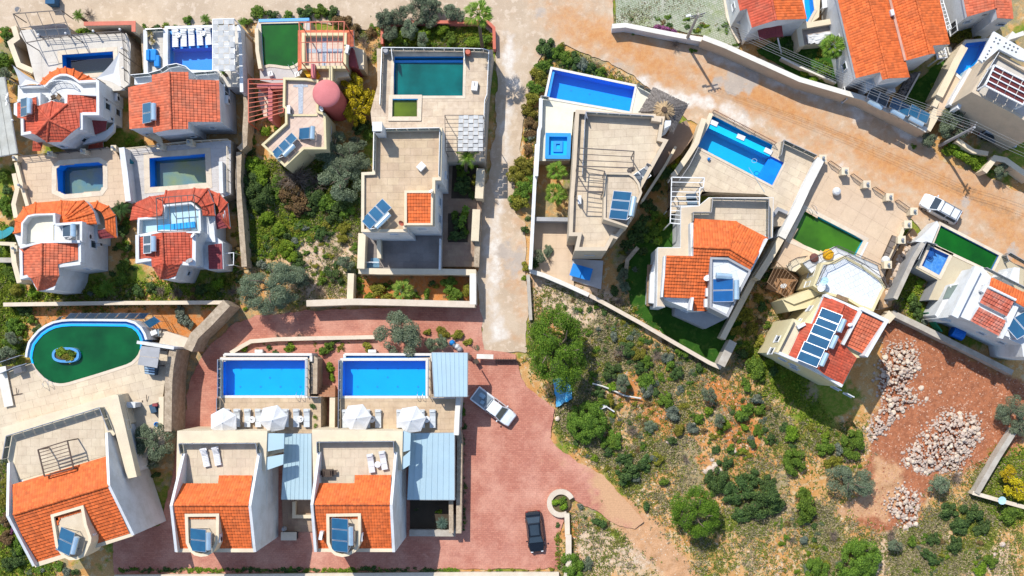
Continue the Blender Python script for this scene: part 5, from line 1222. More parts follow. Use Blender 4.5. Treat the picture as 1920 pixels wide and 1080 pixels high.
for i in range(8):
    x0=655+i*101; t=thing('pool_heating_panel',f'blue solar heating panel above the teardrop pool, {("first", "second", "third", "fourth", "fifth", "sixth", "seventh", "eighth")[i]} from the left in the row','solar panel',tuple(W(*b6(f'{x0} 208')[0],1)),'solar panels along the teardrop pool')
    q=[W(*b6(f'{x0} 206')[0],2.0),W(*b6(f'{x0 + 92} 206')[0],2.0),W(*b6(f'{x0 + 150} 146')[0],2.9),W(*b6(f'{x0 + 58} 146')[0],2.9)]
    mb=MB(); mb.add(q+[p-Vector((0,0,.1))for p in q],[(0,1,2,3),(7,6,5,4),(0,4,5,1),(1,5,6,2),(2,6,7,3),(3,7,4,0)]); o=mb.build('panel',STEEL,t)
    c=sum(q,Vector((0,0,0)))/4; g=MB(); g.face([c+(p-c)*.93+Vector((0,0,.012))for p in q]); g.build('panel_glass',SOLAR,o)
    for p in q:MB().bar(p-Vector((0,0,.1)),Vector((p.x,p.y,0)),.05,.05).build('leg',STEEL,t)
for k,(qq,l)in enumerate((('1452 238 1512 300 1625 228 1560 180','blue solar heating panel turned askew at the right end of the teardrop pool row'),('545 236 610 215 630 178 600 182','small grey heating panel at the left end of the teardrop pool row'))):
    q=[W(*p,z)for p,z in zip(b6(qq),(1.9,1.9,2.7,2.7))]; t=thing('pool_heating_panel',l,'solar panel',(q[0].x,q[0].y,0),'solar panels along the teardrop pool')
    n_=Vector((0,0,.1)); mb=MB(); mb.add(q+[p-n_ for p in q],[(0,1,2,3),(7,6,5,4),(0,4,5,1),(1,5,6,2),(2,6,7,3),(3,7,4,0)]); o=mb.build('panel',STEEL,t); c=sum(q,Vector((0,0,0)))/4; g=MB(); g.face([c+(p-c)*.92+Vector((0,0,.012))for p in q]); g.build('panel_glass',SOLAR if k==0 else SOLARG,o)
    for p in q:MB().bar(p-n_,Vector((p.x,p.y,0)),.05,.05).build('leg',STEEL,t)
pm=thing('pump_unit','white pump unit beside the right end of the teardrop pool','pump',tuple(W(*b6('1580 345')[0],1.4))); p=W(*b6('1580 345')[0],1.4); MB().box((p.x,p.y,.7),(1.1,.9,1.4)).build('plinth',CONC,pm); MB().box((p.x-.1,p.y,1.6),(.7,.5,.45),.4).build('pump',PLASTW,pm); MB().tube(p+Vector((.3,-.3,.1)),p+Vector((.45,.35,.5)),.08).build('pipe',TANK,pm)
br=thing('pool_bar','grey-roofed pool bar between the teardrop pool and the hedge','pool bar',tuple(W(*b6('1500 600')[0],Z7)))
for k,qq in enumerate(('1428 478 1620 498 1608 600 1412 578','1410 582 1606 604 1590 702 1394 668')):MB().prism(WP(b6(qq),Z7+2.4),Z7+2.3,Z7+2.4,bot=True).build('roof_panel',GREY,br)
for x,y in((1440,500),(1590,520),(1570,680),(1420,655)):p=W(*b6(f'{x} {y}')[0],Z7+2.3); MB().box((p.x,p.y,Z7+1.15),(.12,.12,2.3)).build('post',METAL,br)
MB().prism(WP(b6('1450 600 1580 620 1560 775 1465 760'),Z7+1),Z7,Z7+1).build('counter',mat('blue_grey_counter',(.10,.14,.18),(.07,.1,.13)),br)
for k in range(3):MB().bar(W(*b6(f'1465 {700 + k * 25}')[0],Z7+1.02),W(*b6(f'1565 {712 + k * 25}')[0],Z7+1.02),.12,.03).build('counter_slat',TANK,br)
railing('glass railing left of the teardrop pool',b6('45 760 185 700 320 655'),Z7,1.0); railing('glass railing at the far left of the oval pool terrace',b6('-60 680 60 640 255 575'),1.6,1.0)
garden_wall('white wall top running out of the bar to the stone ramp',b6('1385 440 1530 465 1760 500'),Z7+1.2,m=WHITE,w=.25)
o=thing('cabinet','dark square cabinet at the left railing of the oval pool terrace','cabinet',tuple(W(*b6('178 715')[0],Z7))); p=W(*b6('178 715')[0],Z7+.9); MB().box((p.x,p.y,Z7+.45),(.8,.75,.9),.25).build('box',GREY,o); MB().box((p.x,p.y,Z7+.92),(.86,.8,.05),.25).build('lid',mat('slate_lid',(.12,.12,.13)),o)
garden_wall('broad stone wall down the left side of the oval pool terrace',b6('10 690 50 900 90 1090'),Z7+.3,m=STONEW,cm=COPW,w=.9)
garden_wall('tall stone retaining wall curving along the red drive, upper part',px_('425 568 392 603 364 630 352 656'),3.5,m=STONEW,cm=STONEW,w=.9,name='retaining_wall'); garden_wall('tall stone retaining wall of the oval pool terrace beside the red drive',c1('140 85 108 250 92 420 88 560 85 760 82 960'),3.9,m=STONEW,cm=STONEW,w=.7,name='retaining_wall')
garden_wall('long stone wall above the planted strip and the teardrop pool',px_('6 571 220 568 428 567'),1.4,m=STONEW,cm=COPING,w=.34)
garden_wall('cream stepped stone wall right of the pump unit',px_('302 632 352 648'),1.2,m=COPING,w=1.5)
for x,y,l in((175,950,'left'),(1490,1020,'right')):
    o=thing('sunshade_stand',f'folded brown stand lying on the oval pool terrace, {l} one','folded stand',tuple(W(*b6(f'{x} {y}')[0],Z7)),'folded stands'); p=W(*b6(f'{x} {y}')[0],Z7); s=1 if x<500 else-.9
    MB().bar(p+Vector((-.5,-.3,.05)),p+Vector((.55*s,-.1,.05)),.08,.06).build('foot',BROWNM,o); MB().bar(p+Vector((0,-.2,.08)),p+Vector((.05,.5,.3)),.05,.05).build('arm',BROWNM,o)
o=thing('barbecue','dark covered barbecue with a red back at the right edge of the oval pool terrace','barbecue',tuple(W(*b7('1585 190')[0],Z7))); p=W(*b7('1585 190')[0],Z7); b=MB().box((p.x,p.y,Z7+.5),(.75,1.1,1.0),.3,.8).build('cover',mat('dark_cover',(.05,.09,.14)),o); MB().box((p.x+.25,p.y+.4,Z7+.8),(.5,.3,.5)).build('back_panel',MAROON,o)
garden_wall('cream wall end at the right edge of the oval pool terrace',b7('1632 75 1630 360'),Z7+.7,m=CREAM,w=.45)
ba=thing('blue_bucket','small blue bucket below the covered barbecue','bucket',tuple(W(*b7('1598 352')[0],Z7))); ORG[ba.name]=Vector((0,0,0)); MB().lathe((0,0,0),[(.2,0),(.27,.4),(.2,.4),(.17,.1)],12).build('pail',BLUEC,ba)

def gable_wall(h,pn,pr,ps,zn,zr,zs,zb=0,t=.28):
    """gable wall: world points under the north end, ridge and south end"""
    P=[W(*pn,zn),W(*pr,zr),W(*ps,zs)]; a=Vector((P[0].x,P[0].y)); d=(Vector((P[2].x,P[2].y))-a).normalized(); n=Vector((-d.y,d.x))*t/2
    L=lambda p:a+d*(Vector((p.x,p.y))-a).dot(d)
    pr2=[(L(P[0]),zb),(L(P[2]),zb),(L(P[2]),zs),(L(P[1]),zr),(L(P[0]),zn)]
    mb=MB(); mb.add([(p.x+n.x,p.y+n.y,z)for p,z in pr2]+[(p.x-n.x,p.y-n.y,z)for p,z in pr2],[(0,1,2,3,4),(9,8,7,6,5)]+[(i,i+5,(i+1)%5+5,(i+1)%5)for i in range(5)])
    mb.build('gable_wall',WHITE,h); return[L(p)for p in P]
def round_pane(h,px,py,z,r,outdir):
    p=W(px,py,z); f=MB(); f.tube(p,p+outdir*.08,r,20); w=f.build('round_window',PLASTW,h); g=MB(); g.tube(p+outdir*.07,p+outdir*.1,r*.72,18); g.build('pane',PANE,w)
def gable_villa(label,f,lg,rg,terr,npoly,spoly,dorm,rails,zt=6.0,zr=9.5,zn=6.6,zs=7.9,ledge=None,dz=9.1,floor=None,fa=0.0,tl=(.9,.9)):
    h=house(label,terr,zt); fz=lambda s:f(s)
    gl=gable_wall(h,*f(lg),zn,zr,zs); gr=gable_wall(h,*f(rg),zn,zr,zs)
    body=ccw([gl[0],gl[2],gr[2],gr[0]]); MB().prism(body,0,zt-.05).build('wall',WHITE,h)
    n1=[gl[1].lerp(gl[0],.15),gl[2],gr[2],gr[1].lerp(gr[0],.15)]; MB().prism(ccw(n1),zt-.1,zs-.75).build('wall',WHITE,h)
    P=WP(terr,zt); MB().prism(P,0,zt).build('terrace_block',CREAM,h)
    if floor:tiles(h,f(floor),zt+.004,tl[0],tl[1],fa,TRAV)
    a,b=f(npoly[1]); A=[(*a,zr-.2),(*b,zr-.2),(*f(npoly[2])[0],npoly[3])]; facet(h,f(npoly[0]),A,TILE,crest=.03)
    a,b=f(spoly[1]); A=[(*a,zr-.2),(*b,zr-.2),(*f(spoly[2])[0],spoly[3])]; facet(h,f(spoly[0]),A,TILE,crest=.03,lift=.085)
    ridge(h,(*f(npoly[1])[0],zr-.1),(*f(npoly[1])[1],zr-.1),TILE,.15)
    for r_ in rails:rail(h,f(r_),zt,1.05,'glass',step=1.15)
    zf=None
    if dorm:
        zf=flat(h,f(dorm),dz,.4,.3,6.0,CREAM,TRAV,None)
    if ledge:
        P=WP(f(ledge),zs-.55); MB().prism(P,zs-.95,zs-.55,bot=True).build('eave_ledge',CREAM,h)
    return h,zf,gl,gr
h,zf,gl,gr=gable_villa('tilted white villa with an orange gable roof and wide roof terrace below the oval pool',px_,'15.7 868 18.9 965.6 63.3 1061.5','199.3 811.3 205.7 909.5 249.6 1003.6',b7('5 390 1165 52 1250 350 1150 470 1075 440 1090 690 250 935 85 745'),
    ('24 909 200 856 204 910.5 25 964.5','25 964.5 204 910.5','200 856',7.3),('25 965.5 204.5 912 242.6 999.6 64.8 1055','25 965.5 204.5 912','64.8 1055',7.25),b8('510 460 842 362 880 560 925 690 920 740 870 852 852 880 790 915 700 920 640 890 605 850 560 780'),
    ['14.8 859.2 22.6 815.8 195 763 212 806',],ledge='63 1056 246 1000 250 1005 66 1064',floor='25 903 32 822 193 770 199 854')
wall(h,b7('1170 48 1195 60 1385 885 1290 905 1100 180'),6.25,5.2,CREAM,'terrace_arm'); wall(h,b7('1120 300 1170 60 1200 65 1360 800 1300 860'),5.3,0,WHITE,'side_wall')
slab(h,b7('1210 130 1262 125 1330 400 1285 405'),5.0,.2,CREAM,'side_balcony'); rail(h,b7('1262 125 1330 400'),5.0,.8,'rail',m=WMETAL)
garden_wall('white curved wall end right of the tilted villa terrace',b7('1280 155 1370 160'),4.4,m=WHITE,w=.5)
od=Vector((.94,.33,0)).normalized(); 
round_pane(h,*b7('1200 940')[0],7.2,.4,Vector((.945,.327,0)))
pe=(gr[2],gr[0]); window(h,PX(Vector((pe[0].x,pe[0].y,7))),PX(Vector((pe[1].x,pe[1].y,7))),1.2,2.0,2.3,3.1,7)
solar('two-panel solar heater on the dormer of the tilted villa',*b8('700 715')[0],zf+.03,194,2,1.2,2.1,25,tl=1.7,group='rooftop solar water heaters')
ac_unit('air conditioner on the orange roof right of the tilted villa dormer',*b8('955 680')[0],8.0,1.3)
pergola('brown iron rack with eight bars on the tilted villa terrace',b7('385 612 682 520 745 800 450 880'),8.2,6.1,7,m=BROWNM,w=.09,along=1,posts=(0,1,2,3))
bf=thing('brick_stack','few loose orange tiles in the dormer corner of the tilted villa','tiles',tuple(W(*b8('575 500')[0],zf)))
for k,(x,y)in enumerate(((572,492),(590,500),(578,520),(574,552))):p=W(*b8(f'{x} {y}')[0],zf+.06); MB().box((p.x,p.y,zf+.08),(.4,.3,.1),.25).build('tile',TILE,bf)
# villas 8 and 9, twins on the red drive
Z8=3.0
p8=c1('668 200 1547 198 1545 576 665 576')
deck('terrace',c1('640 205 660 170 1560 172 1590 200 1590 585 1715 590 1715 960 1600 1000 630 1000 625 600'),Z8,m=STONEW,top=TRAVT,holes=[p8],tile=(1.0,.5))
pl=pool('left one of the two bright blue pools on the red drive',p8,Z8,bm=POOLB,depth=1.4,cw=.28,cm=COPW,lights=c1('815 297 1035 297 1255 297 1470 297 810 487 1030 487 1245 487 1460 487 1130 390'))
p9=c2('358 207 1240 205 1240 580 353 580')
deck('terrace',c2('330 200 1290 172 1300 560 1560 590 1600 640 1560 1000 300 1000 320 600'),Z8,m=STONEW,top=TRAVT,holes=[p9],tile=(1.0,.6))
pm_=pool('right one of the two bright blue pools, beside the pale metal canopy',p9,Z8,bm=POOLB,depth=1.4,cw=.28,cm=COPW,lights=c2('705 297 925 297 1142 297 487 487 700 487 920 487 1140 487 812 385 487 297'))
for q,f,a in((pl,c1,(672,1548)),(pm_,c2,(360,1240))):
    MB().prism(WP(f(f'{a[0]} 174 {a[1]} 174 {a[1]} 200 {a[0]} 203'),Z8),Z8-1.4,Z8-.06).build('spill_ledge',POOLL,q)
    MB().prism(WP(f(f'{a[0] + 30} 150 {a[1] + 45} 150 {a[1] + 45} 174 {a[0] + 30} 174'),Z8-.7),1.2,Z8-.7).build('trough_floor',POOLB,q)
    o=W(*f(f'{a[0] + 15} 138')[0],Z8-.1); o2=W(*f(f'{a[1] + 70} 140')[0],Z8-.1); MB().bar(o-Vector((0,0,1.2)),o2-Vector((0,0,1.2)),.28,2.5).build('trough_wall',COPW,q)
    for x in(a[0]+15,a[1]+60):p=W(*f(f'{x} 150')[0],Z8-.1); MB().box((p.x,p.y-.25,1.6),(.28,.8,2.6)).build('trough_end',COPW,q)
    ladder('steel ladder at the lower right corner of the '+('left bright blue pool' if f is c1 else 'right bright blue pool'),*f(f'{a[1] - 52} 585')[0],Z8,math.pi)
railing('steel railing with glass left of the left bright blue pool',c1('650 195 648 590'),Z8,1.05); railing('steel railing with glass left of the left row of loungers',c1('640 600 638 930'),Z8,1.05); railing('steel railing on the right side of the left bright blue pool',c1('1578 190 1575 575'),Z8-.2,.9,'rail',m=STEEL)
railing('steel railing with glass left of the right bright blue pool',c2('336 200 330 940'),Z8,1.05); railing('steel railing between the right bright blue pool and the metal canopy',c2('1280 195 1275 580'),Z8,1.05,'rail',m=STEEL)
railing('glass screen at the lower right corner of the left bright blue pool',c1('1605 590 1705 592'),Z8,1.0); railing('glass screen below the pale metal canopy',c2('1310 600 1560 600'),Z8,1.0)
garden_wall('white stony wall down the right edge of the right lounger terrace',c2('1590 595 1575 780 1565 1000'),3.9,m=COPW,w=.45); garden_wall('grey stone outer wall along the parking place, outside the right lounger terrace',px_('861 745 858 800 862 830 860 1000'),2.0,m=STONEW,w=.5)
garden_wall('stone wall right of the left bright blue pool',c1('1600 165 1645 200 1640 560'),2.6,m=STONEW,w=.6)
garden_wall('low curved kerb wall of the red drive above the left bright blue pool',px_('432 662 452 650 470 640 520 636 600 634 702 632'),.7,m=CREAM,cm=COPING,w=.35)
stp=thing('garden_steps','narrow brick steps between the two bright blue pools','steps',tuple(W(*c2('150 530')[0],0)))
for k in range(5):MB().prism(WP(c2(f'92 {470 + k * 24} 275 {470 + k * 24} 275 {496 + k * 24} 92 {496 + k * 24}'),.4+k*.45),0,.4+k*.45).build('step',mat('red_brick_step',(.30,.13,.07),(.36,.2,.12),scale=6),stp)
garden_wall('cream wall of the narrow passage between the two lounger terraces',c2('245 600 240 940'),2.6,m=CREAM,w=.5)
for i,x in enumerate((718,832,943,1058,1347,1462,1573)):
    lounger(f'grey cushioned lounger on the left terrace, {("under the left umbrella", "right of the left umbrella", "left of the first round table", "left of the second umbrella", "right of the second umbrella", "left of the second round table", "last on the right")[i]}',*c1(f'{x} 815')[0],Z8,0)
for i,x in enumerate((392,622,740,967,1203,1318)):
    lounger(f'pale cushioned lounger on the right terrace, {("left end", "right of its first umbrella", "right of its first round table", "left of its second umbrella", "right of its second umbrella", "right end")[i]}',*c2(f'{x} 822')[0],Z8,0)
umbrella('white six-sided umbrella at the left end of the left terrace',*c1('668 868')[0],Z8+2.4,.5,1.5,.12); bpy.data.objects['sun_umbrella'].location.z=Z8
for i,(f,x,y,l,rz,tl_)in enumerate(((c1,1200,840,'white tilted umbrella in the middle of the left terrace',.2,.22),(c2,500,822,'white umbrella at the left end of the right terrace',.1,.1),(c2,1083,845,'white umbrella in the middle of the right terrace',.15,.12))):
    o=umbrella(l,*f(f'{x} {y}')[0],Z8+2.4,rz,1.55,tl_); o.location.z=Z8
round_table('round white table between loungers of the left terrace, nearer its left umbrella',*c1('997 830')[0],Z8); round_table('round white table between the last two loungers of the left terrace',*c1('1508 825')[0],Z8)
round_table('round white table right of the first umbrella on the right terrace',*c2('675 828')[0],Z8); round_table('round white table right of the second umbrella on the right terrace',*c2('1255 828')[0],Z8)
h8,zf,gl,gr=gable_villa('left twin white villa with an orange gable roof facing the red drive',c3,'165 225 85 590 113 912','690 222 628 590 661 912',c3('120 66 748 68 738 342 690 342 672 440 112 440'),
    ('118 435 406 435 413 368 645 365 620 584 100 584','100 584 620 584','118 435',6.95),('102 594 622 594 642 886 124 886','102 594 622 594','124 886',7.2),'172 646 412 644 410 800 400 860 370 915 330 940 285 946 240 936 205 905 180 850',
    ['168 222 158 150 690 147 700 222'],ledge='112 888 655 888 660 914 110 914',floor='172 150 695 150 690 440 172 440')
bpy.data.objects['sun_umbrella']['label']='white six-sided umbrella at the left end of the left terrace'
solar('two-panel solar heater on the dormer of the left twin villa',*c3('285 820')[0],zf+.03,180,2,1.15,2.1,25,tl=1.7); ac_unit('air conditioner right of the dormer of the left twin villa',*c3('425 808')[0],8.2,1.57)
lounger('pale grey slatted lounger on the left twin roof terrace, left one',*c3('322 250')[0],6.03,math.radians(12),'plastic','loungers on the left twin roof terrace'); lounger('pale grey slatted lounger on the left twin roof terrace, right one',*c3('402 240')[0],6.03,math.radians(10),'plastic','loungers on the left twin roof terrace')
def eastside(h,gr,zt_,rw=True):
    a,b=PX(Vector((gr[2].x,gr[2].y,6))),PX(Vector((gr[0].x,gr[0].y,6)))
    A,B=W(*a,6),W(*b,6); d=(B-A).normalized(); n=Vector((d.y,-d.x,0)); L=(B-A).length
    for s0,s1,z0,z1,m_ in((4.6,8.4,.3,5.6,WHITE),):
        for zz,hh in((-1.4,.5),(-3.2,.5)):MB().bar(A+d*4.2+n*.02+Vector((0,0,zz)),A+d*8.9+n*.02+Vector((0,0,zz)),.06,hh).build('groove_shade_band',GREY,h); MB().bar(A+d*4.1+n*.08+Vector((0,0,zz-hh*.62)),A+d*9.0+n*.08+Vector((0,0,zz-hh*.62)),.2,.12).build('band_sill',WHITE,h)  # grey bars paint the shade of the long wall grooves
    window(h,a,b,1.6,3.6,1.6,2.4,6); return A,d,n
A,d,n=eastside(h8,gr,6); round_pane(h8,*c3('662 575')[0],7.4,.32,Vector((1,0,0)))
for q in('750 84 866 86 864 190 750 210','746 250 862 230 858 302 742 342'):slab(h8,c3(q),5.8,.3,BLUEROOF,'side_canopy')
slab(h8,c3('750 210 862 192 860 215 748 238'),5.2,.2,TRAV,'canopy_step')
lean('pale blue sheet-metal carport between the twin villas',c3('872 88 1056 88 1058 545 848 545'),(3.5,3.5,3.2,3.2),7,zb=0)
deck('courtyard',c3('850 545 1065 545 1065 770 860 770'),.25,top=BROWNT,tile=(.7,.7)); garden_wall('low cream wall in the small courtyard between the twin villas',c3('935 560 935 665 1060 665'),.8,m=CREAM,w=.3)
gb=thing('goods_cage','dark crate with a pale lid at the edge of the courtyard between the twins','crate',tuple(W(*c3('915 790')[0],0))); p=W(*c3('915 790')[0],0); MB().box((p.x,p.y,.45),(1.6,.8,.9)).build('box',DARK,gb); MB().box((p.x,p.y,.93),(1.7,.9,.06)).build('lid',COPING,gb)
ur=thing('grey_urn','grey urn at the courtyard wall of the left twin villa','urn',tuple(W(*c3('875 745')[0],.25))); ORG[ur.name]=Vector((0,0,0)); MB().lathe((0,0,0),[(.15,0),(.3,.4),(.14,.8),(.18,.9)],12).build('urn',GREY,ur)
h9,zf,gl,gr=gable_villa('right twin white villa with an orange gable roof facing the parking place',c4,'105 215 60 582 80 912','640 216 603 582 626 913',c4('55 58 690 68 683 340 640 342 640 440 66 440'),
    ('92 434 352 434 357 362 609 360 600 578 76 578','76 578 600 578','92 434',6.95),('78 590 602 590 612 886 92 886','78 590 602 590','92 886',7.2),'155 646 397 642 396 780 388 860 360 910 310 940 265 948 215 935 180 905 158 850',
    ['108 214 106 138 636 134 640 214'],ledge='80 888 622 888 626 912 80 912',floor='110 140 640 138 636 438 110 438')
solar('three-panel solar heater on the dormer of the right twin villa',*c4('262 785')[0],zf+.03,180,3,1.12,2.0,25,tl=1.8); ac_unit('air conditioner right of the dormer of the right twin villa',*c4('405 800')[0],8.2,1.57)
ac_unit('small white vent box left of the dormer of the right twin villa',*c4('128 790')[0],8.2,1.4)
lounger('white lounger left of the table on the right twin roof terrace',*c4('472 290')[0],6.03,math.radians(8),'white','loungers on the right twin roof terrace'); lounger('white lounger right of the table on the right twin roof terrace',*c4('558 270')[0],6.03,math.radians(10),'white','loungers on the right twin roof terrace'); round_table('plain round white table between the two white loungers',*c4('520 297')[0],6.03,.33,things=False)
furniture_set('brown slatted table on the right twin roof terrace',*c4('172 355')[0],6.03); chair('dark chair left of the brown slatted table',*c4('128 356')[0],6.03,math.pi/2); chair('dark chair right of the brown slatted table',*c4('218 353')[0],6.03,-math.pi/2)
eastside(h9,gr,6)
for q in('692 66 745 85 740 200 690 215','688 252 742 205 738 305 684 340'):slab(h9,c4(q),5.8,.3,BLUEROOF,'side_canopy')
slab(h9,c4('690 215 738 188 738 215 688 242'),5.2,.2,TRAV,'canopy_step')
lean('pale blue sheet-metal carport right of the right twin villa',c4('745 84 1050 82 1050 548 722 546'),(3.5,3.5,3.2,3.2),8)
lean('pale sheet-metal canopy right of the right bright blue pool',c2('1305 122 1685 125 1682 588 1332 590'),(5.6,5.6,5.4,5.4),8,zb=Z8,posts=True)
garden_wall('grey stone wall round the dark planting bed beside the right carport',c4('735 780 1035 782 1035 650'),.9,m=COPW,cm=CONC,w=.6); garden_wall('low stone wall along the foot of the right carport bed',px_('845 880 846 1000'),2.2,m=STONEW,w=.4)
MB().prism(WP(c4('740 550 1025 550 1025 770 740 770'),.12),0,.12).build('planting_bed',mat('dark_bed',(.06,.045,.03),bump=.6),None,'structure',loc=W(*c4('740 550')[0],0))

# ================================================================== lot 10, beige flat-roofed house with the long blue pool
Z10=2.2
p10=c5('235 52 1030 218 980 458 178 318')
jz=c5('205 700 378 702 372 880 200 878')
deck('terrace',c5('120 312 175 300 225 42 1045 205 1190 285 1300 560 1230 600 1200 520 440 460 405 930 95 935'),Z10,m=STONEW,top=CREAMT,holes=[p10,jz])
pl=pool('long blue pool beside the thatched sunshade',p10,Z10,bm=mat('two_tone_blue_tile',(.004,.33,.88),(.004,.31,.82),rough=.3,fine=.06),depth=1.5,cw=.25,cm=COPW,lights=c5('312 322 498 365 683 405 830 300 600 250 420 215'))
spill(pl,c5('242 70 192 312'),Z10,.35,POOLL,-.1)
pl=pool('empty square blue plunge pool with stepped sides',jz,Z10+.25,wm=None,bm=POOLB,depth=.5,cw=.4,cm=POOLL,seps=False)
MB().ring([Vector(v[:2])for v in WP(c5('245 745 335 745 332 850 243 850'),Z10-.2)],offs(WP(c5('245 745 335 745 332 850 243 850'),Z10-.2),.3),Z10-.5,Z10-.05).build('inner_step',POOLL,pl)
MB().prism(WP(c5('262 795 330 798 328 848 262 848'),Z10-.1),Z10-.6,Z10-.1).build('inner_block',POOLB,pl)
garden_wall('flaking white wall along the lane left of the plunge pool',c5('125 330 118 600 105 640 80 1080'),Z10+.8,m=WHITE,w=.3); garden_wall('flaking white wall along the lane left of the two fan palms',c6('66 0 50 300 30 700 18 940'),2.4,m=WHITE,w=.3)
garden_wall('cream wall between the fan palm bed and the concrete yard',c6('55 562 305 566'),1.9,m=GREY,w=.35)
railing('glass screen at the upper left corner of the ivory terrace',c5('125 335 200 345'),Z10,1.1,m=GREY); railing('glass railing from the long blue pool to the thatched sunshade',c5('1048 215 1190 290'),Z10,1.1,m=METAL)
h=house('beige flat-roofed house with a curved stair block and black roof pergola',px_('1079 206 1240 240 1156 449 1066 442'),8.0,name='flat_roof_house')
op=c5('460 440 800 462 1232 482 1232 500 1320 506 1285 712 1355 730')+c6('850 335 800 540 665 714 640 705 590 800 350 800 372 690 306 690 318 380 330 240')
zr=flat(h,op,8.0,.7,.38,0,BEIGE,TRAV,(1.2,.8),.05)
Zs=flat(h,c6('574 210 760 214 800 240 835 290 857 365 800 500 746 624 566 564'),9.9,.35,.22,zr-.3,BEIGE,TRAV,(.6,.6),sep=False)
rail(h,c5('565 555 552 490 1195 530'),zr,1.15,'glass',step=1.2); rail(h,c5('548 500 520 1080'),zr,1.0,'glass',step=1.3)
wall(h,c5('1195 500 1290 505 1285 560 1190 545'),8.3,zr,BEIGE,'corner_block'); wall(h,c5('1325 545 1380 545 1375 590 1320 620'),8.8,5,WHITE,'white_chimney')
e=c6('350 800 590 800'); window(h,*e,1.2,2.2,4.0,5.4,7.3)
pergola('black iron pergola over the upper roof terrace of the beige house',c6('378 30 796 55 790 180 368 165'),10.4,zr,2,w=.07,along=1)
pergola('black iron pergola over the left roof strip of the beige house',c6('368 166 576 205 562 358 360 352'),10.4,zr,4,w=.07,along=1)
solar('three-panel solar heater on the curved stair block of the beige house',*c6('690 468')[0],Zs+.03,190,3,.95,1.95,25,tl=1.9)
dish('black dish at the top of the curved stair block',*c6('770 212')[0],8.4,.5,.45,METAL)
o=chair('dark folding chair alone on the beige roof',*c6('890 185')[0],zr,2.7,GREY); ac_unit('grey cabinet in the corner of the left roof strip',*c6('385 425')[0],zr,1.57)
solar('dark flat panel leaning at the roof edge beside the curved stair block',*c6('850 245')[0],zr,235,2,.8,1.2,15,tank=None,gm=SOLARG)
th=thing('thatched_sunshade','square grey thatched sunshade with a straw-coloured peak at the end of the long blue pool','sunshade',tuple(W(*c5('1310 440')[0],Z10)))
cr=[W(x,y,4.4)for x,y in c5('1215 235 1535 392 1392 655 1085 462')]; ap_=W(*c5('1315 440')[0],5.7)
for i in range(4):
    a,b=cr[i],cr[(i+1)%4]; MB().add([],[]); mb=MB(); mb.add([a,b,ap_,a-Vector((0,0,.25)),b-Vector((0,0,.25)),ap_-Vector((0,0,.3))],[(0,1,2),(5,4,3),(0,3,4,1)]); r_=mb.build('thatch_slope',THATCH,th)
    s=MB()
    for k in range(340):
        u=R.random(); v=R.random()**.6; p=ap_.lerp(a.lerp(b,u),v); q=ap_.lerp(a.lerp(b,min(1.03,max(-.03,u+R.uniform(-.05,.05)))),min(1.07,v+.25)); up=Vector((0,0,R.uniform(.02,.09)))
        s.bar(p+up,q+up*.6,R.uniform(.03,.09),.03)
    s.build('thatch_straw',THATCH,r_,kind='stuff')
s=MB()
for k in range(220):
    t=R.uniform(0,6.28); r=R.uniform(.1,.25); L=R.uniform(.45,1.2); s.bar(ap_+Vector((r*math.cos(t),r*math.sin(t),.05)),ap_+Vector((L*math.cos(t),L*math.sin(t),-.12-L*.26)),.05,.03)
s.build('peak_straw',STRAW,th,kind='stuff'); MB().lathe((ap_.x,ap_.y,ap_.z),[(.35,-.05),(.3,.12),(.1,.14)],10).build('peak_cap',mat('dark_straw',(.09,.06,.04)),th)
for p in cr:q=p.lerp(ap_,.2); MB().tube((q.x,q.y,Z10-2),(q.x,q.y,q.z-.15),.1,8).build('post',WOOD,th)
deck('patio',c5('1320 640 1400 600 1530 540 1600 700 1480 860 1220 1080 1200 1010'),1.4,m=STONEW,top=BROWNT)
garden_wall('cream wall between the two right-hand pools',c7('590 110 520 330 430 470 330 610 300 640'),3.4,m=CREAM,w=.5); garden_wall('grey slanting wall of the narrow path below the thatched sunshade',c7('330 365 240 530 20 870'),2.2,m=CREAM,w=.2)
deck('patio',c6('30 565 315 560 300 690 345 690 330 870 345 1070 20 930'),.2,top=SANDT,tile=(1.4,1.4),stagger=0); deck('patio',c6('335 860 565 875 548 1090 320 1020'),.24,top=GREYT)
tt=thing('table_tennis_table','blue table-tennis table in the shade of the beige house','table',tuple(W(*c6('400 960')[0],.24)))
q=[W(x,y,1.0)for x,y in c6('338 894 488 937 462 1026 310 984')]
for f0,f1 in((0,.495),(.505,1)):
    P=[q[0].lerp(q[1],f0),q[0].lerp(q[1],f1),q[3].lerp(q[2],f1),q[3].lerp(q[2],f0)]; MB().prism([(p.x,p.y)for p in P],.96,1.0,bot=True).build('table_half',mat('table_blue',(.01,.22,.62),rough=.5,fine=.03),tt)
MB().bar(q[0].lerp(q[1],.5)+Vector((0,0,.08)),q[3].lerp(q[2],.5)+Vector((0,0,.08)),.03,.15).build('net',BLUEC,tt)
for i in range(4):p=q[i].lerp((q[0]+q[2])/2,.2); MB().box((p.x,p.y,.6),(.06,.06,.72)).build('leg',METAL,tt)
garden_wall('white stone wall above the scrub slope, from the lane to the lawn',px_('994 508 1020 516 1060 533 1104 553'),1.2,m=COPW,w=.38); garden_wall('pale stone wall curving from the white wall down to the end of the lawn',px_('1106 554 1140 572 1200 605 1260 640 1330 680 1352 690'),1.1,m=STONEW,cm=COPING,w=.34)
garden_wall('short curved stone wall between the dark shrubs and the lawn',c8('-90 690 5 590 -20 640'),.8,m=STONEW,w=.4)if False else garden_wall('short curved stone wall between the dark shrubs and the lawn',c6('825 775 745 870 735 950'),.8,m=STONEW,w=.35)
garden_wall('grey kerb wall of the dirt verge at the lane corner',px_('990 515 995 600'),.6,m=CONC,w=.3)

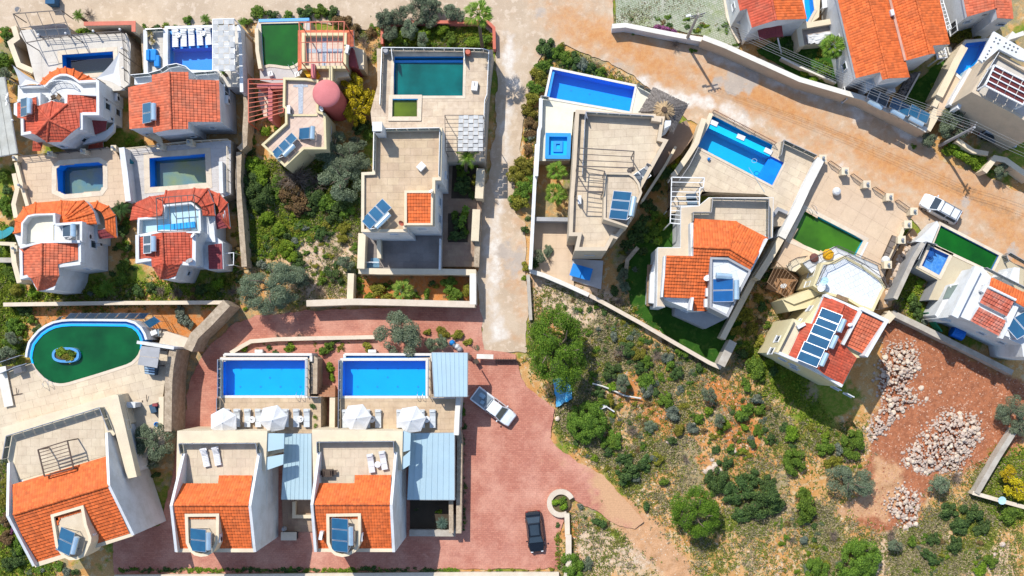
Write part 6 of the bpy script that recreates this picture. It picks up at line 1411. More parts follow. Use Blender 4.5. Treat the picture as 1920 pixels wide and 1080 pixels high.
# ================================================================== lot 11, turquoise pool and stepped orange roof
Z11=2.5
p11=c7('632 180 1195 452 1345 516 1226 752 512 378')
pt=c7('668 82 1222 350 1205 405 645 150')
dk=c7('640 95 668 45 1235 345 1292 318 1600 445 1600 580 1330 1100 1225 1100 1210 810 560 780 545 930 285 980 290 655 420 500 505 385')
deck('terrace',dk,Z11,m=STONEW,top=TRAV,holes=[p11,pt],tile=(1.2,.8),ang=math.radians(-27.5))
pl=pool('turquoise pool with a bright shallow end beside the dirt road',p11,Z11,bm=POOLT,depth=1.5,cop=False,shelf=[(c7('1200 455 1345 516 1226 752 1085 670'),.35)])
E_=[W(x,y,Z11)for x,y in c7('1345 516 1226 752 512 378')]; MB().ring(E_,offs(E_,-.24,False),Z11-.06,Z11+.035,False).build('coping',COPING,pl); MB().ring(E_,offs(E_,.24,False),Z11-.06,Z11+.035,False).build('coping',COPING,pl)if False else None
mbf=mat('bright_shelf_tile',(.004,.27,.86),rough=.3,fine=.05); 
for o_ in pl.children:
    if o_.name.startswith('shelf'):o_.data.materials[0]=mbf
pl2=pool('dark turquoise overflow trough along the dirt road',pt,Z11-.1,bm=POOLT,depth=1.1,wl=.4,cop=False)
MB().ring(offs([W(x,y,Z11)for x,y in c7('632 166 1203 434')],.34,False),offs([W(x,y,Z11)for x,y in c7('632 166 1203 434')],-.34,False),Z11-1.5,Z11+.03,False).build('spill_ledge',POOLT,pl)
for a,b in((c7('645 138 712 168')),(c7('892 268 962 297')),(c7('1145 395 1212 428'))):
    MB().bar(W(*a,Z11+.03),W(*b,Z11+.03),.5,.25).build('ledge_block',PLASTW,pl)
railing('rust-brown iron railing between the turquoise pool and the dirt road',c7('668 52 1238 350'),Z11,.9,'bars',m=mat('brown_iron',(.20,.10,.07),fine=0),step=2.2)
garden_wall('cream wall at the left end of the turquoise pool',c7('655 62 618 165 508 372'),Z11+.25,m=CREAM,w=.35)
railing('frosted glass railing above the shallow end of the turquoise pool',c7('1275 465 1300 330 1600 470'),Z11,1.2,m=GREY,step=1.4); railing('frosted glass railing left of the turquoise pool',c7('520 400 440 560 345 700'),Z11,1.2,m=GREY,step=1.4)
nt=thing('pool_net','long blue pole of a pool net lying over the turquoise pool','pool net',tuple(W(*c7('1100 690')[0],Z11))); MB().tube(W(*c7('1000 560')[0],Z11+.1),W(*c7('1145 785')[0],Z11+.06),.025).build('pole',TANK,nt); MB().ring([W(*c7('1000 545')[0],0)+Vector((.3*math.cos(a),.25*math.sin(a),0))for a in[6.2832*i/12 for i in range(12)]],[W(*c7('1000 545')[0],0)+Vector((.25*math.cos(a),.2*math.sin(a),0))for a in[6.2832*i/12 for i in range(12)]],Z11+.08,Z11+.12).build('net_ring',TANK,nt)
o=thing('blue_float','small blue plastic jug on the paving left of the turquoise pool','jug',tuple(W(*c7('630 486')[0],Z11))); ORG[o.name]=Vector((0,0,0)); MB().lathe((0,0,0),[(.14,0),(.16,.3),(.06,.38),(.06,.44)],10).build('jug',BLUEC,o); MB().bar(Vector((.1,0,.3)),Vector((.2,.1,.2)),.04,.04).build('handle',BLUEC,o)
for q,n in(('292 650 592 655 582 745 289 738',1),('289 738 550 745 545 915 284 915',3),('284 915 375 920 372 1080 278 1070',3)):
    pergola('white pergola left of the stepped orange roof, '+('upper bay' if n==1 else 'middle bay' if '545 915' in q else 'lower bay'),c7(q),5.4,0 if n==3 and '1080' in q else Z11,n,m=WMETAL,w=.08,along=1)
furniture_set('blue-grey slatted table under the white pergola',*c7('460 845')[0],Z11,.05,mat('blue_grey_slats',(.14,.2,.26),fine=.1)); furniture_set('second blue-grey table under the white pergola, nearer the house',*c7('470 890')[0],Z11,.05,mat('blue_grey_slats',(.14,.2,.26)))
h=house('white house with a stepped orange roof and a white roof terrace beside the lawn',c8('172 375 1035 0 860 560 225 820'),6.0)
def C8(x,y,z):return(*c8(f'{x} {y}')[0],z)
MB().prism(WP(c8('172 375 342 375 345 72 480 62 555 0 1042 0 1036 300 995 318 862 556 702 900 560 828 520 850 430 850 212 762 228 824 163 820'),5.7),0,5.7).build('wall',WHITE,h)
MB().prism(WP(c8('176 380 345 380 350 78 482 66 558 4 1038 4 1030 300 760 180 440 165 440 440 240 436 215 760 225 820 168 816'),5.74),5.6,5.74).build('roof_border',BEIGE,h)
tiles(h,c8('578 72 975 92 975 300 760 180 575 165'),5.745,.9,.6,-.02,TRAV)
rail(h,c8('425 190 425 125 560 125 570 20 985 28 982 320'),5.74,1.2,'glass',step=1.15,m=GREY)
facet(h,c8('440 162 760 180 716 382 440 368'),[C8(440,368,8.4),C8(716,382,8.4),C8(440,162,6.4)],TILE,sk=5.6)
facet(h,c8('760 180 996 306 892 492 716 382'),[C8(716,382,8.4),C8(892,492,8.4),C8(996,306,6.4)],TILE,sk=5.6)
facet(h,c8('440 378 714 388 704 442 565 446 550 700 545 850 440 850 440 760 215 750 238 436 440 440'),[C8(440,378,8.4),C8(714,388,8.4),C8(215,750,6.3)],TILE,sk=5.5,lift=.09)
facet(h,c8('714 388 894 498 868 540 704 442'),[C8(714,388,8.4),C8(894,498,8.4),C8(868,540,8.0)],TILE,sk=5.5,lift=.09)
ridge(h,C8(440,372,8.5),C8(716,384,8.5)); ridge(h,C8(716,384,8.5),C8(894,494,8.5)); ridge(h,C8(760,180,6.5),C8(716,382,8.46),TILE,.11)
zt=flat(h,c8('567 448 702 452 872 545 868 572 778 745 702 900 562 828'),8.3,.45,.22,5,GREY,WHITET,(1.0,1.0),.3,sep=False)
parap(h,c8('228 440 205 748'),6.9,1.2,.2,closed=False); parap(h,c8('428 190 432 440'),7.2,1.5,.3,closed=False); parap(h,c8('992 310 866 556'),7.6,2,.25,closed=False); parap(h,c8('420 845 436 750'),7.4,1.6,.25,closed=False)
solar('wide two-panel solar heater on the white roof terrace beside the lawn',*c8('655 700')[0],zt+.03,180,2,1.2,2.1,22,tl=1.9,gm=mat('deep_blue_solar',(.008,.09,.27),rough=.12,spec=.6,fine=0))
o=thing('water_tank','horizontal steel tank above the wide solar heater on the white roof terrace','tank',tuple(W(*c8('668 590')[0],zt))); a,b=W(*c8('610 586')[0],zt+.9),W(*c8('728 596')[0],zt+.9); MB().tube(a,b,.3,14).build('drum',TANK,o); [MB().box((p.x,p.y,zt+.3),(.3,.4,.6)).build('cradle',STEEL,o)for p in(a.lerp(b,.2),a.lerp(b,.8))]
dish('white dish on the stepped orange roof',*c8('538 615')[0],6.9,.6,.42); ac_unit('air conditioner on the stepped orange roof below the dish',*c8('538 715')[0],6.6,1.57); ac_unit('air conditioner at the lower tongue of the stepped orange roof',*c8('528 795')[0],6.4,1.57)
wall(h,c8('160 430 165 800 108 790 118 580'),3.6,m=WHITE,name='bay'); slab(h,c8('95 505 165 505 160 815 88 815'),2.6,.15,WOOD,'awning'); wall(h,c8('300 800 705 900 535 985 300 880'),2.2,m=GREY,name='lower_bay')
window(h,*c8('212 762 430 850'),2.5,3.2,3.2,4.0,5.7)
garden_wall('long brown path wall between the stepped orange roof and the yellow house',c8('1040 380 900 600 690 1000 660 1060'),2.0,m=CREAM,w=.55); garden_wall('grey stone wall end at the foot of the lawn',px_('1375 640 1352 685'),2.2,m=CONC,w=.8)
wall_=garden_wall('grey-topped garage wall at the right corner of the turquoise pool terrace',c7('1225 1010 1270 938 1360 978'),3.3,m=GREY,w=.25)

# ================================================================== lot 12, yellow house with the bright algae pool
Z12=2.5
p12=d1('345 558 880 835 760 1060 210 830')
deck('terrace',d1('490 90 545 108 1345 590 1250 740 1190 870 1100 1080 1000 1300 500 1300 300 1100 60 1080 150 860'),Z12,m=CREAM,top=SANDT,holes=[p12],tile=(1.6,1.6),ang=math.radians(-30),stagger=0)
pl=pool('bright green algae pool below the pillared iron fence',p12,Z12,wm=WLAWN,bm=POOLT,depth=1.6,wl=.55,cw=.42,cm=COPING)
MB().prism(WP(d1('880 838 925 856 815 1080 770 1060'),Z12),Z12-.2,Z12+.03).build('white_step',WHITET,pl)
ladder('steel ladder at the upper corner of the bright green algae pool',*d1('400 555')[0],Z12,.6)
pp=[(505,82),(712,200),(912,320),(1122,438),(1345,570)]
for i,(x,y)in enumerate(pp):lamp_pillar(f'cream pillar of the iron fence along the dirt road, {("topmost at the white wall", "second from the white wall", "middle one", "fourth from the white wall", "nearest the white car")[i]}',*d1(f'{x} {y}')[0],Z12+1.3,0,.75)
for i in range(4):railing(f'iron railing of bars along the dirt road, {("first", "second", "third", "last")[i]} bay from the white wall',[d1(f'{pp[i][0] + 45} {pp[i][1] + 42}')[0],d1(f'{pp[i + 1][0] - 25} {pp[i + 1][1] + 18}')[0]],Z12,1.0,'bars',step=2.4)
for x,y,l in((1232,832,'beside the wicker sofa'),(1105,1062,'beside the round white floor lamp')):lamp_pillar('cream pillar on the rubble bank edge '+l,*d1(f'{x} {y}')[0],Z12+1.3,0,.8)
lamp_pillar('cream pillar at the tumbled stones near the white car',*d1('1290 690')[0],Z12+.9,0,.8)
garden_wall('tall white wall between the turquoise pool lot and the green algae pool lot',d1('490 85 365 330 255 570 130 810'),Z12+1.3,m=WHITE,cm=COPW,w=.75); garden_wall('cream lower end of the tall white wall beside the wooden deck',d1('130 810 20 1000 -100 1190'),Z12+1.0,m=CREAM,w=.6)
garden_wall('low cream wall between the sofa terrace and the rubble bank',d1('1250 720 1200 860 1100 1050'),Z12+.5,m=CREAM,w=.3)
gl_=thing('globe_floor_lamp','white ball lamp standing alone on the sand-coloured terrace','lamp',tuple(W(*d1('617 395')[0],Z12))); ORG[gl_.name]=Vector((0,0,0)); MB().lathe((0,0,0),[(.2,0),(.22,.06),(.1,.08)],12).build('base',GREY,gl_); MB().lathe((0,0,.08),[(.15,0),(.38,.18),(.46,.44),(.38,.7),(.15,.86)],16).build('globe',PLASTW,gl_)
gl_=thing('globe_floor_lamp','round cream lamp at the lower corner of the sofa terrace','lamp',tuple(W(*d1('1066 1025')[0],Z12))); ORG[gl_.name]=Vector((0,0,0)); MB().lathe((0,0,0),[(.2,0),(.22,.06),(.1,.08)],12).build('base',GREY,gl_); MB().lathe((0,0,.08),[(.15,0),(.38,.18),(.46,.44),(.38,.7),(.15,.86)],16).build('globe',FABRIC,gl_)
so=thing('wicker_sofa','brown wicker sofa of four seats at the edge of the rubble bank','sofa',tuple(W(*d1('1120 912')[0],Z12)),None,math.radians(-114)); ORG[so.name]=Vector((0,0,0))
MB().box((0,0,.2),(2.7,.8,.3)).build('base',WICKER,so); MB().box((0,.38,.5),(2.7,.12,.6)).build('backrest',WICKER,so)
for k in range(4):MB().box((-1.0+k*.67,-.03,.42),(.62,.68,.14)).build('cushion',mat('grey_brown_cushion',(.17,.14,.12),bump=.2),so)
round_table('small round straw-coloured table at the wicker sofa',*d1('1158 915')[0],Z12,.3,STRAW,False)
h=house('pale yellow house with a white-tiled balcony and a long row of solar panels',d2('200 795 525 410 950 580 645 1030'),8.0)
def D2(x,y,z):return(*d2(f'{x} {y}')[0],z)
wall(h,d2('200 795 315 567 385 592 525 412 660 468 745 518 788 492 948 582 808 824 742 832 646 1030'),7.9,m=YELLOW)
zb=flat(h,d2('448 345 505 188 590 180 660 140 772 202 905 296 938 355 920 385 856 520 760 488 680 440 535 402'),6.9,.12,.25,0,YELLOW,WHITET,(.55,.55),.45,sep=False)
rail(h,d2('462 335 520 215 575 190 660 145 768 205 895 298 920 345'),zb,1.05,'bars',step=1.6,m=METAL)
slab(h,d2('380 190 592 80 880 205 915 320 890 310 770 210 660 150 560 180 500 190 440 260'),5.4,.3,WHITE,'lower_balcony'); rail(h,d2('382 192 595 82 880 208 915 318'),5.4,1.0,'bars',step=1.6,m=METAL); wall(h,d2('380 190 592 82 640 140 500 200 445 250'),5.1,m=YELLOW,name='lower_wall')
slab(h,d2('270 205 330 165 400 150 385 200 330 250 290 240'),4.0,.3,CREAM,'stair_landing'); rail(h,d2('275 215 285 185 330 160 395 150'),4.0,.9,'bars',step=1.2,m=METAL)
wall(h,d2('240 440 470 350 520 400 430 490 285 520'),5.0,m=YELLOW,name='lower_wall'); slab(h,d2('250 438 436 372 515 400 320 470'),5.3,.25,YELLOW,'cornice')
facet(h,d2('525 412 658 468 482 908 336 840 284 812 384 592 440 602'),[D2(658,468,9.4),D2(482,908,9.4),D2(384,592,8.2)],TILER,sk=7.8)
facet(h,d2('658 468 745 518 652 742 742 832 645 1010 526 946 482 908'),[D2(658,468,9.4),D2(482,908,9.4),D2(742,832,8.1)],TILER,sk=7.8)
ridge(h,D2(658,468,9.5),D2(482,908,9.5),TILER)
facet(h,d2('775 528 918 592 800 812 656 740'),[D2(775,528,9.3),D2(918,592,9.3),D2(656,740,8.5)],TILEP,sk=7.8,lift=.09); parap(h,d2('778 498 946 582 806 822'),9.6,1.7,.35,closed=False); parap(h,d2('782 498 650 742'),9.4,1.4,.3,closed=False)
parap(h,d2('530 408 755 505'),8.9,1.0,.3,closed=False); parap(h,d2('200 790 330 846 528 948 646 1022'),8.5,.7,.3,closed=False,m=WHITE)
e=d2('315 567 200 795')
for s0,z0,z1 in((1.9,5.0,6.6),(3.3,5.0,6.6)):window(h,*e,s0,s0+.75,z0,z1,7.9,WHITE)
e=d2('200 795 646 1030')
for s0,z0,z1 in((1.0,5.4,6.0),(2.3,5.2,6.0),(3.0,3.4,4.4),(7.5,4.6,5.6),(9.0,4.6,5.6)):window(h,*e,s0,s0+.9,z0,z1,7.9)
e=d2('535 402 448 345'); window(h,*d2('505 188 448 345'),.6,1.4,3.6,5.6,6.7); window(h,*d2('505 188 448 345'),1.9,2.5,3.8,5.4,6.7)
e=d2('525 412 385 592'); window(h,*e,1.2,1.9,5.6,6.8,7.9); window(h,*e,2.9,3.4,5.8,6.5,7.9); window(h,*e,4.2,4.7,5.8,6.5,7.9)
MB().prism(WP(d2('318 575 372 598 268 828 212 800'),7.95),7.9,7.95).build('side_terrace',CREAM,h); parap(h,d2('318 570 205 795'),8.6,.8,.25,m=YELLOW,closed=False)
for k,(x,y,tx)in enumerate(((540,582,'topmost'),(487,690,'middle'),(422,808,'lowest'))):
    solar(f'{tx} two-panel solar heater in the long row on the yellow house roof',*d2(f'{x} {y}')[0],9.0,204,2,1.03,2.15,18,tl=1.35)
ac_unit('air conditioner on the side terrace of the yellow house',*d2('358 615')[0],7.95,.5); dish('white dish on the red slope between the solar tanks and the box roof',*d2('680 615')[0],8.6,.5,.25)
dish('pale blue dish at the balcony railing of the yellow house, upper one of two',*d2('510 320')[0],6.9,1.2,.45,mat('pale_blue_dish',(.4,.6,.7))); dish('white dish at the balcony railing of the yellow house, lower one of two',*d2('492 362')[0],6.9,1.3,.45)
o=thing('yellow_cushion','bright yellow beanbag on the lower balcony of the yellow house','beanbag',tuple(W(*d2('545 135')[0],5.4))); ORG[o.name]=Vector((0,0,0)); MB().lathe((0,0,0),[(.45,0),(.6,.2),(.5,.45),(.15,.6)],9).build('bag',mat('yellow_cloth',(.62,.34,.01),(.5,.24,.01),scale=6),o); MB().lathe((.35,.1,.3),[(.2,0),(.2,.15),(.1,.2)],7).build('fold',mat('yellow_cloth',(.62,.34,.01)),o)
o=thing('brown_cushion','brown beanbag left of the bright yellow one on the lower balcony','beanbag',tuple(W(*d2('452 158')[0],5.4))); ORG[o.name]=Vector((0,0,0)); MB().lathe((0,0,0),[(.35,0),(.5,.2),(.4,.4),(.1,.5)],9).build('bag',mat('brown_cloth',(.15,.06,.05),bump=.3),o)
o=thing('bench','dark wooden bench leaning at the roof edge of the white-tiled balcony','bench',tuple(W(*d2('645 428')[0],zb))); p,q=W(*d2('608 412')[0],zb+.4),W(*d2('684 444')[0],zb+.4); MB().bar(p,q,.4,.06).build('seat',WOOD,o); [MB().box((v.x,v.y,zb+.2),(.1,.3,.4)).build('leg',WOOD,o)for v in(p.lerp(q,.1),p.lerp(q,.9))]
pergola('brown timber pergola over the wooden deck left of the yellow house',d2('205 185 345 310 270 430 140 320'),3.6,0,7,m=WOOD,w=.055,along=0); deck('patio',d2('205 180 350 290 300 440 230 400 130 360'),.9,m=WOOD,top=mat('brown_decking',(.33,.18,.09),(.26,.14,.07),scale=3))
dish('satellite dish below the timber pergola of the yellow house',*d2('236 355')[0],.9,.5,.35)
garden_wall('grey wall step between the yellow house and the red excavation',d4('95 545 150 485'),1.6,m=CREAM,w=.9)
rb=garden_wall('grey retaining wall of the rubble bank beside the green pool',d3('385 515 280 690 100 1080'),3.6,m=GREY,cm=CONC,w=.4)

# ================================================================== lot 13, white house with the narrow green pool
Z13=2.5
p13=d3('562 338 1152 642 1072 800 490 525')
q13=d3('458 556 645 642 545 842 368 745')
deck('terrace',d3('538 298 1168 615 1300 720 1404 760 1404 1000 1100 1120 440 1090 532 890 290 762 395 600 478 520'),Z13,m=GREY,top=mat('olive_sand_paving',(.46,.40,.28),(.43,.36,.25),scale=.7),holes=[p13,q13])
pl=pool('narrow dark green pool parallel to the dirt road, below the white car',p13,Z13,wm=WGREEN,bm=mat('blue_mosaic',(.02,.13,.50),(.05,.22,.55),scale=6,rough=.3),depth=1.4,wl=.3,cw=.3,cm=COPING)
pool('shallow blue mosaic pool beside the narrow green pool',q13,Z13,wm=WATER,bm=mat('pale_mosaic',(.06,.20,.56),(.20,.34,.60),scale=3,rough=.3,fine=.25,bscale=18),depth=.55,wl=.1,cw=.36,cm=COPING)
slab(thing('white_side_slab','sloping white slab at the left end of the narrow green pool','slab',tuple(W(*d3('450 400')[0],2))),d3('525 292 545 335 470 515 380 510 300 500 420 400'),2.75,2.5,WHITE,'slab_body')
railing('glass railing at the left end of the shallow blue pool',d3('480 545 372 515 295 690'),Z13,1.1,m=GREY,step=1.3); railing('glass railing at the right end of the narrow green pool',d3('1200 715 1175 650 1215 625 1404 735'),Z13,1.1,m=GREY,step=1.3)
sc2=thing('pool_scoop','dark blue scoop frame lying over the edge of the shallow blue pool','pool frame',tuple(W(*d3('460 610')[0],Z13))); MB().path([W(x,y,Z13+.1)for x,y in d3('465 560 488 630 470 665 425 640 465 560')],.05).build('frame',mat('blue_tube',(.01,.08,.3)),sc2); MB().prism(WP(d3('462 575 482 630 466 655 432 636'),Z13+.05),Z13+.03,Z13+.05).build('netting',mat('blue_tube',(.01,.08,.3)),sc2)
h=house('white house with small weathered orange roof panels beside the narrow green pool',d4('560 545 910 85 1400 400 1260 850'),7.0)
def D4(x,y,z):return(*d4(f'{x} {y}')[0],z)
wall(h,d4('640 515 905 88 985 180 1420 400 1420 880 1255 850 1240 750 800 545 715 510'),6.9)
parap(h,d4('675 512 880 95'),7.6,.8,.75,closed=False); rail(h,d4('905 105 1290 300'),6.2,1.0,'glass',m=GREY)
wall(h,d4('510 498 640 240 785 205 830 140 850 140 650 520 640 560 565 548'),3.6,name='low_wing'); wall(h,d4('750 205 800 135 815 140 770 210'),4.4,name='low_wing')
MB().prism(WP(d4('578 362 622 258 702 240 655 350'),3.75),3.6,3.75).build('skylight',mat('grey_green_glazing',(.16,.2,.18),rough=.2,fine=0),h)
facet(h,d4('985 182 1265 312 1420 390 1420 520 1200 400 965 260'),[D4(985,182,7.4),D4(1265,312,7.4),D4(1200,400,7.9)],TILE,sk=6.8)
facet(h,d4('948 274 1172 386 1114 506 886 390'),[D4(948,274,8.0),D4(1172,386,8.0),D4(1114,506,7.3)],TILEF,sk=6.8,lift=.09); facet(h,d4('882 430 1106 546 1046 672 808 545'),[D4(882,430,7.9),D4(1106,546,7.9),D4(1046,672,7.1)],TILEF,sk=6.8,lift=.09)
slab(h,d4('940 268 1185 380 1112 520 1120 560 1050 690 1080 700 1140 590 1230 400 1200 360 965 245'),7.5,.5,WHITE,'roof_border')
ridge(h,D4(955,258,8.15),D4(1190,372,8.15),PLASTW,.14)
MB().prism(WP(d4('1060 655 1110 560 1145 690'),7.4),6.9,7.4).build('corner_slab',WHITE,h)
solar('red-framed two-panel solar heater at the right picture edge',*d4('1205 590')[0],7.0,240,2,1.3,2.1,25,tank=None)
e=d4('800 545 1240 750'); window(h,*e,2.4,3.2,4.0,4.6,6.9); window(h,*e,4.8,5.6,4.0,4.6,6.9)
ac_unit('air conditioner on the white upper terrace beside the weathered tiles',*d4('905 278')[0],7.0,1.0); post_lamp('round cream lamp at the white low wing',*d4('598 268')[0],Z13,1.0)
for k,q in enumerate(('1060 170 1100 130 1160 140 1130 200','1135 190 1175 95 1225 100 1215 240')):wall(h,d4(q),4.6+k,Z13,WHITE,'roof_turret')
bt=thing('blue_water_tank','big blue water drum in the shade of the white house','water tank',tuple(W(*d4('698 655')[0],.8))); a,b=W(*d4('650 632')[0],1.0),W(*d4('745 672')[0],1.0); MB().tube(a,b,.62,18).build('drum',mat('tank_blue',(.005,.14,.55),rough=.4,fine=0),bt); [MB().tube(a.lerp(b,t),a.lerp(b,t+.04),.65,18).build('hoop',mat('tank_blue',(.005,.14,.55)),bt)for t in(.2,.5,.76)]; [MB().box((p.x,p.y,.25),(.3,1.0,.5)).build('cradle',CONC,bt)for p in(a.lerp(b,.2),a.lerp(b,.8))]
gt=thing('green_screen','green netting screen at the foot of the white house garden','screen',tuple(W(*d4('470 520')[0],0))); MB().bar(W(*d4('425 478')[0],1.0),W(*d4('545 640')[0],1.0),.06,1.6).build('netting',mat('green_netting',(.01,.20,.11)),gt); [MB().tube(W(*d4(p)[0],0),W(*d4(p)[0],1.9),.04).build('post',METAL,gt)for p in('425 478','485 560','545 640')]
MB().prism(WP(d4('425 470 545 640 560 660 470 560 420 500'),.4),0,.4).build('green_ground_cloth',mat('green_netting',(.01,.20,.11)),gt)
garden_wall('grey concrete wall between the excavation and the white house, upper sunlit part',d4('150 480 400 600 632 718'),1.6,m=CONC,w=.55); garden_wall('grey concrete wall between the excavation and the white house, lower shaded part',d4('632 718 900 850 1165 985'),1.5,m=CONC,w=.5)
garden_wall('straight concrete wall at the right edge of the excavation',px_('1905 805 1870 860 1832 925'),1.2,m=CONC,w=.5); garden_wall('low concrete wall running to the right picture edge below the yellow bush',px_('1824 924 1870 937 1925 952'),1.0,m=COPING,w=.35)
o=thing('satellite_dish','round pale blue dish on a post at the low concrete wall','satellite dish',tuple(W(1871,936,1.0))); ORG[o.name]=Vector((0,0,0)); MB().tube((0,0,-1),(0,0,.8),.05).build('post',METAL,o); MB().lathe((0,0,.8),[(.1,0),(.42,.1),(.44,.13),(.1,.06)],16).build('bowl',mat('pale_blue_dish',(.4,.6,.7)),o)

# ================================================================== top right houses
h=house('white house with a red gable roof and a maroon porch at the top edge',d5('145 0 910 210 570 225 300 310'),5.3)
def D5(x,y,z):return(*d5(f'{x} {y}')[0],z)
wall(h,d5('95 -260 860 -260 908 208 572 226 302 306 245 100 165 120 145 0'),5.1)
facet(h,d5('80 -260 470 -260 570 226 298 312 243 98 165 122'),[D5(470,-260,7.0),D5(570,226,7.0),D5(80,-260,5.2)],TILER,sk=5.0)
facet(h,d5('470 -260 800 -260 914 212 570 226'),[D5(470,-260,7.0),D5(570,226,7.0),D5(800,-260,5.4)],TILE,sk=5.0); ridge(h,D5(470,-260,7.08),D5(570,226,7.08),TILER)
facet(h,d5('360 335 510 292 528 418 385 456'),[D5(360,335,3.4),D5(510,292,3.4),D5(385,456,2.8)],MAROON); facet(h,d5('510 292 635 288 652 410 528 418'),[D5(510,292,3.4),D5(635,288,3.4),D5(652,410,2.8)],MAROON)
MB().bar(W(*d5('590 430')[0],2.7),W(*d5('630 600')[0],.1),.12,.12).build('porch_post',WMETAL,h); wall(h,d5('95 240 120 225 300 320 230 455 210 440 270 320'),1.6,name='porch_wall'); window(h,*d5('145 0 165 120'),-1.6,-.9,2.6,3.6,5.1)
deck('patio',d5('95 250 255 200 330 470 260 480 170 460'),.5,top=WOOD)
p14=d5('850 -260 955 -260 1000 110 922 252 870 180')
deck('terrace',d5('830 -260 1085 -260 1055 190 935 280 830 275'),2.0,m=CREAM,top=CREAM,holes=[p14])
pool('blue pool strip between the two red-roofed houses at the top edge',p14,2.0,bm=POOLB,depth=1.3,cw=.3,seps=False)
deck('patio',d5('830 300 1265 235 1285 470 865 505'),1.6,m=CREAM,top=mat('mauve_paving',(.36,.30,.26),(.3,.25,.22),scale=1.5))
garden_wall('cream wall around the small patio right of the blue pool strip',d5('1265 228 825 300 862 520'),2.2,m=CREAM,w=.5)
o=thing('white_dust_sheet','crumpled white sheet spread on the small patio beside the fan palm','sheet',tuple(W(*d5('1000 430')[0],1.7))); mb=MB(); G=8; q=[W(x,y,1.7)for x,y in d5('915 398 1225 352 1060 488 935 492')]
pts_=[[q[0].lerp(q[1],i/G).lerp(q[3].lerp(q[2],i/G),j/G)+Vector((R.uniform(-.08,.08),R.uniform(-.08,.08),R.uniform(0,.16)))for i in range(G+1)]for j in range(G+1)]
for j in range(G):
    for i in range(G):mb.face([pts_[j][i],pts_[j][i+1],pts_[j+1][i+1],pts_[j+1][i]])
mb.build('sheet',FABRIC,o); MB().tube(q[0]+Vector((0,0,.1)),q[3]+Vector((0,0,.1)),.08,8).build('rolled_edge',FABRIC,o)
o=thing('stacked_white_chairs','white garden table and chairs at the top edge beside the big orange roof','furniture',tuple(W(*d5('1175 40')[0],1.6)))
for q in('1085 -30 1140 -30 1150 80 1095 95','1150 0 1260 -10 1255 55 1160 75'):MB().prism(WP(d5(q),2.4),2.3,2.4,bot=True).build('table_top',PLASTW,o)
for x,y in((1095,80),(1145,70),(1250,45),(1165,60)):p=W(*d5(f'{x} {y}')[0],2.3); MB().box((p.x,p.y,1.1),(.08,.08,2.3)).build('leg',PLASTW,o)
h=house('big white double house under two long orange gable roofs',d6('60 0 1145 0 1255 470 260 830'),5.6)
def D6(x,y,z):return(*d6(f'{x} {y}')[0],z)
wall(h,d6('25 -300 1075 -300 1145 0 1252 468 1072 484 1096 572 782 645 822 822 605 832 540 850 512 772 258 828 62 0'),5.4)
facet(h,d6('-12 -300 327 -300 605 836 538 852 514 770 256 832 62 0'),[D6(327,-300,7.4),D6(605,836,7.4),D6(256,832,5.7)],TILE,sk=5.2)
facet(h,d6('327 -300 538 -300 612 0 780 650 826 826 605 836'),[D6(327,-300,7.4),D6(605,836,7.4),D6(780,650,6.2)],TILE,sk=5.2,crest=.02)
facet(h,d6('540 -300 826 -300 1050 576 782 648 612 0'),[D6(826,-300,7.4),D6(1050,576,7.4),D6(782,648,6.1)],TILE,sk=5.2)
facet(h,d6('826 -300 1075 -300 1145 0 1256 472 1070 486 1097 574 1050 576'),[D6(826,-300,7.4),D6(1050,576,7.4),D6(1256,472,5.7)],TILE,sk=5.2,crest=.02)
ridge(h,D6(327,-300,7.46),D6(605,836,7.46)); ridge(h,D6(826,-300,7.46),D6(1050,576,7.46)); MB().bar(W(*D6(540,-300,6.35)),W(*D6(778,648,6.35)),.25,.2).build('valley_gutter',mat('pink_mortar',(.55,.3,.22)),h)
MB().box(W(*D6(635,140,6.6)),(.35,.6,.5),.25).build('chimney',WHITE,h)
e=d6('62 0 258 828'); window(h,*e,8.2,9.6,.4,1.9,5.4); window(h,*e,6.0,6.8,2.6,3.8,5.4); window(h,*e,3.0,3.8,2.6,3.8,5.4); window(h,*d6('605 832 822 822'),.2,.8,4.2,4.8,5.4)
wall(h,d6('350 840 515 790 530 850 560 850 370 980 360 900'),3.0,name='porch_wall'); wall(h,d6('255 830 270 850 140 940 125 925'),1.8,name='porch_wall'); deck('patio',d6('135 935 270 840 350 840 370 965 360 1030'),.6,top=WOOD)
wall(h,d6('600 930 665 890 680 980 570 1000'),1.4,name='porch_wall')
pergola('white trellis frame at the upper right edge of the big orange roof',d6('1145 0 1180 0 1270 300 1225 320'),3.6,0,7,m=WMETAL,w=.08,along=1)
pergola('white frame over the paved corner right of the big orange roof',d6('1100 500 1190 490 1225 610 1125 630'),2.4,0,2,m=WMETAL,w=.09,along=1); MB().prism(WP(d6('1100 500 1270 500 1290 560 1225 620 1125 630'),.3),0,.3).build('patio',COPW,None,'structure',loc=W(*d6('1100 500')[0],0))
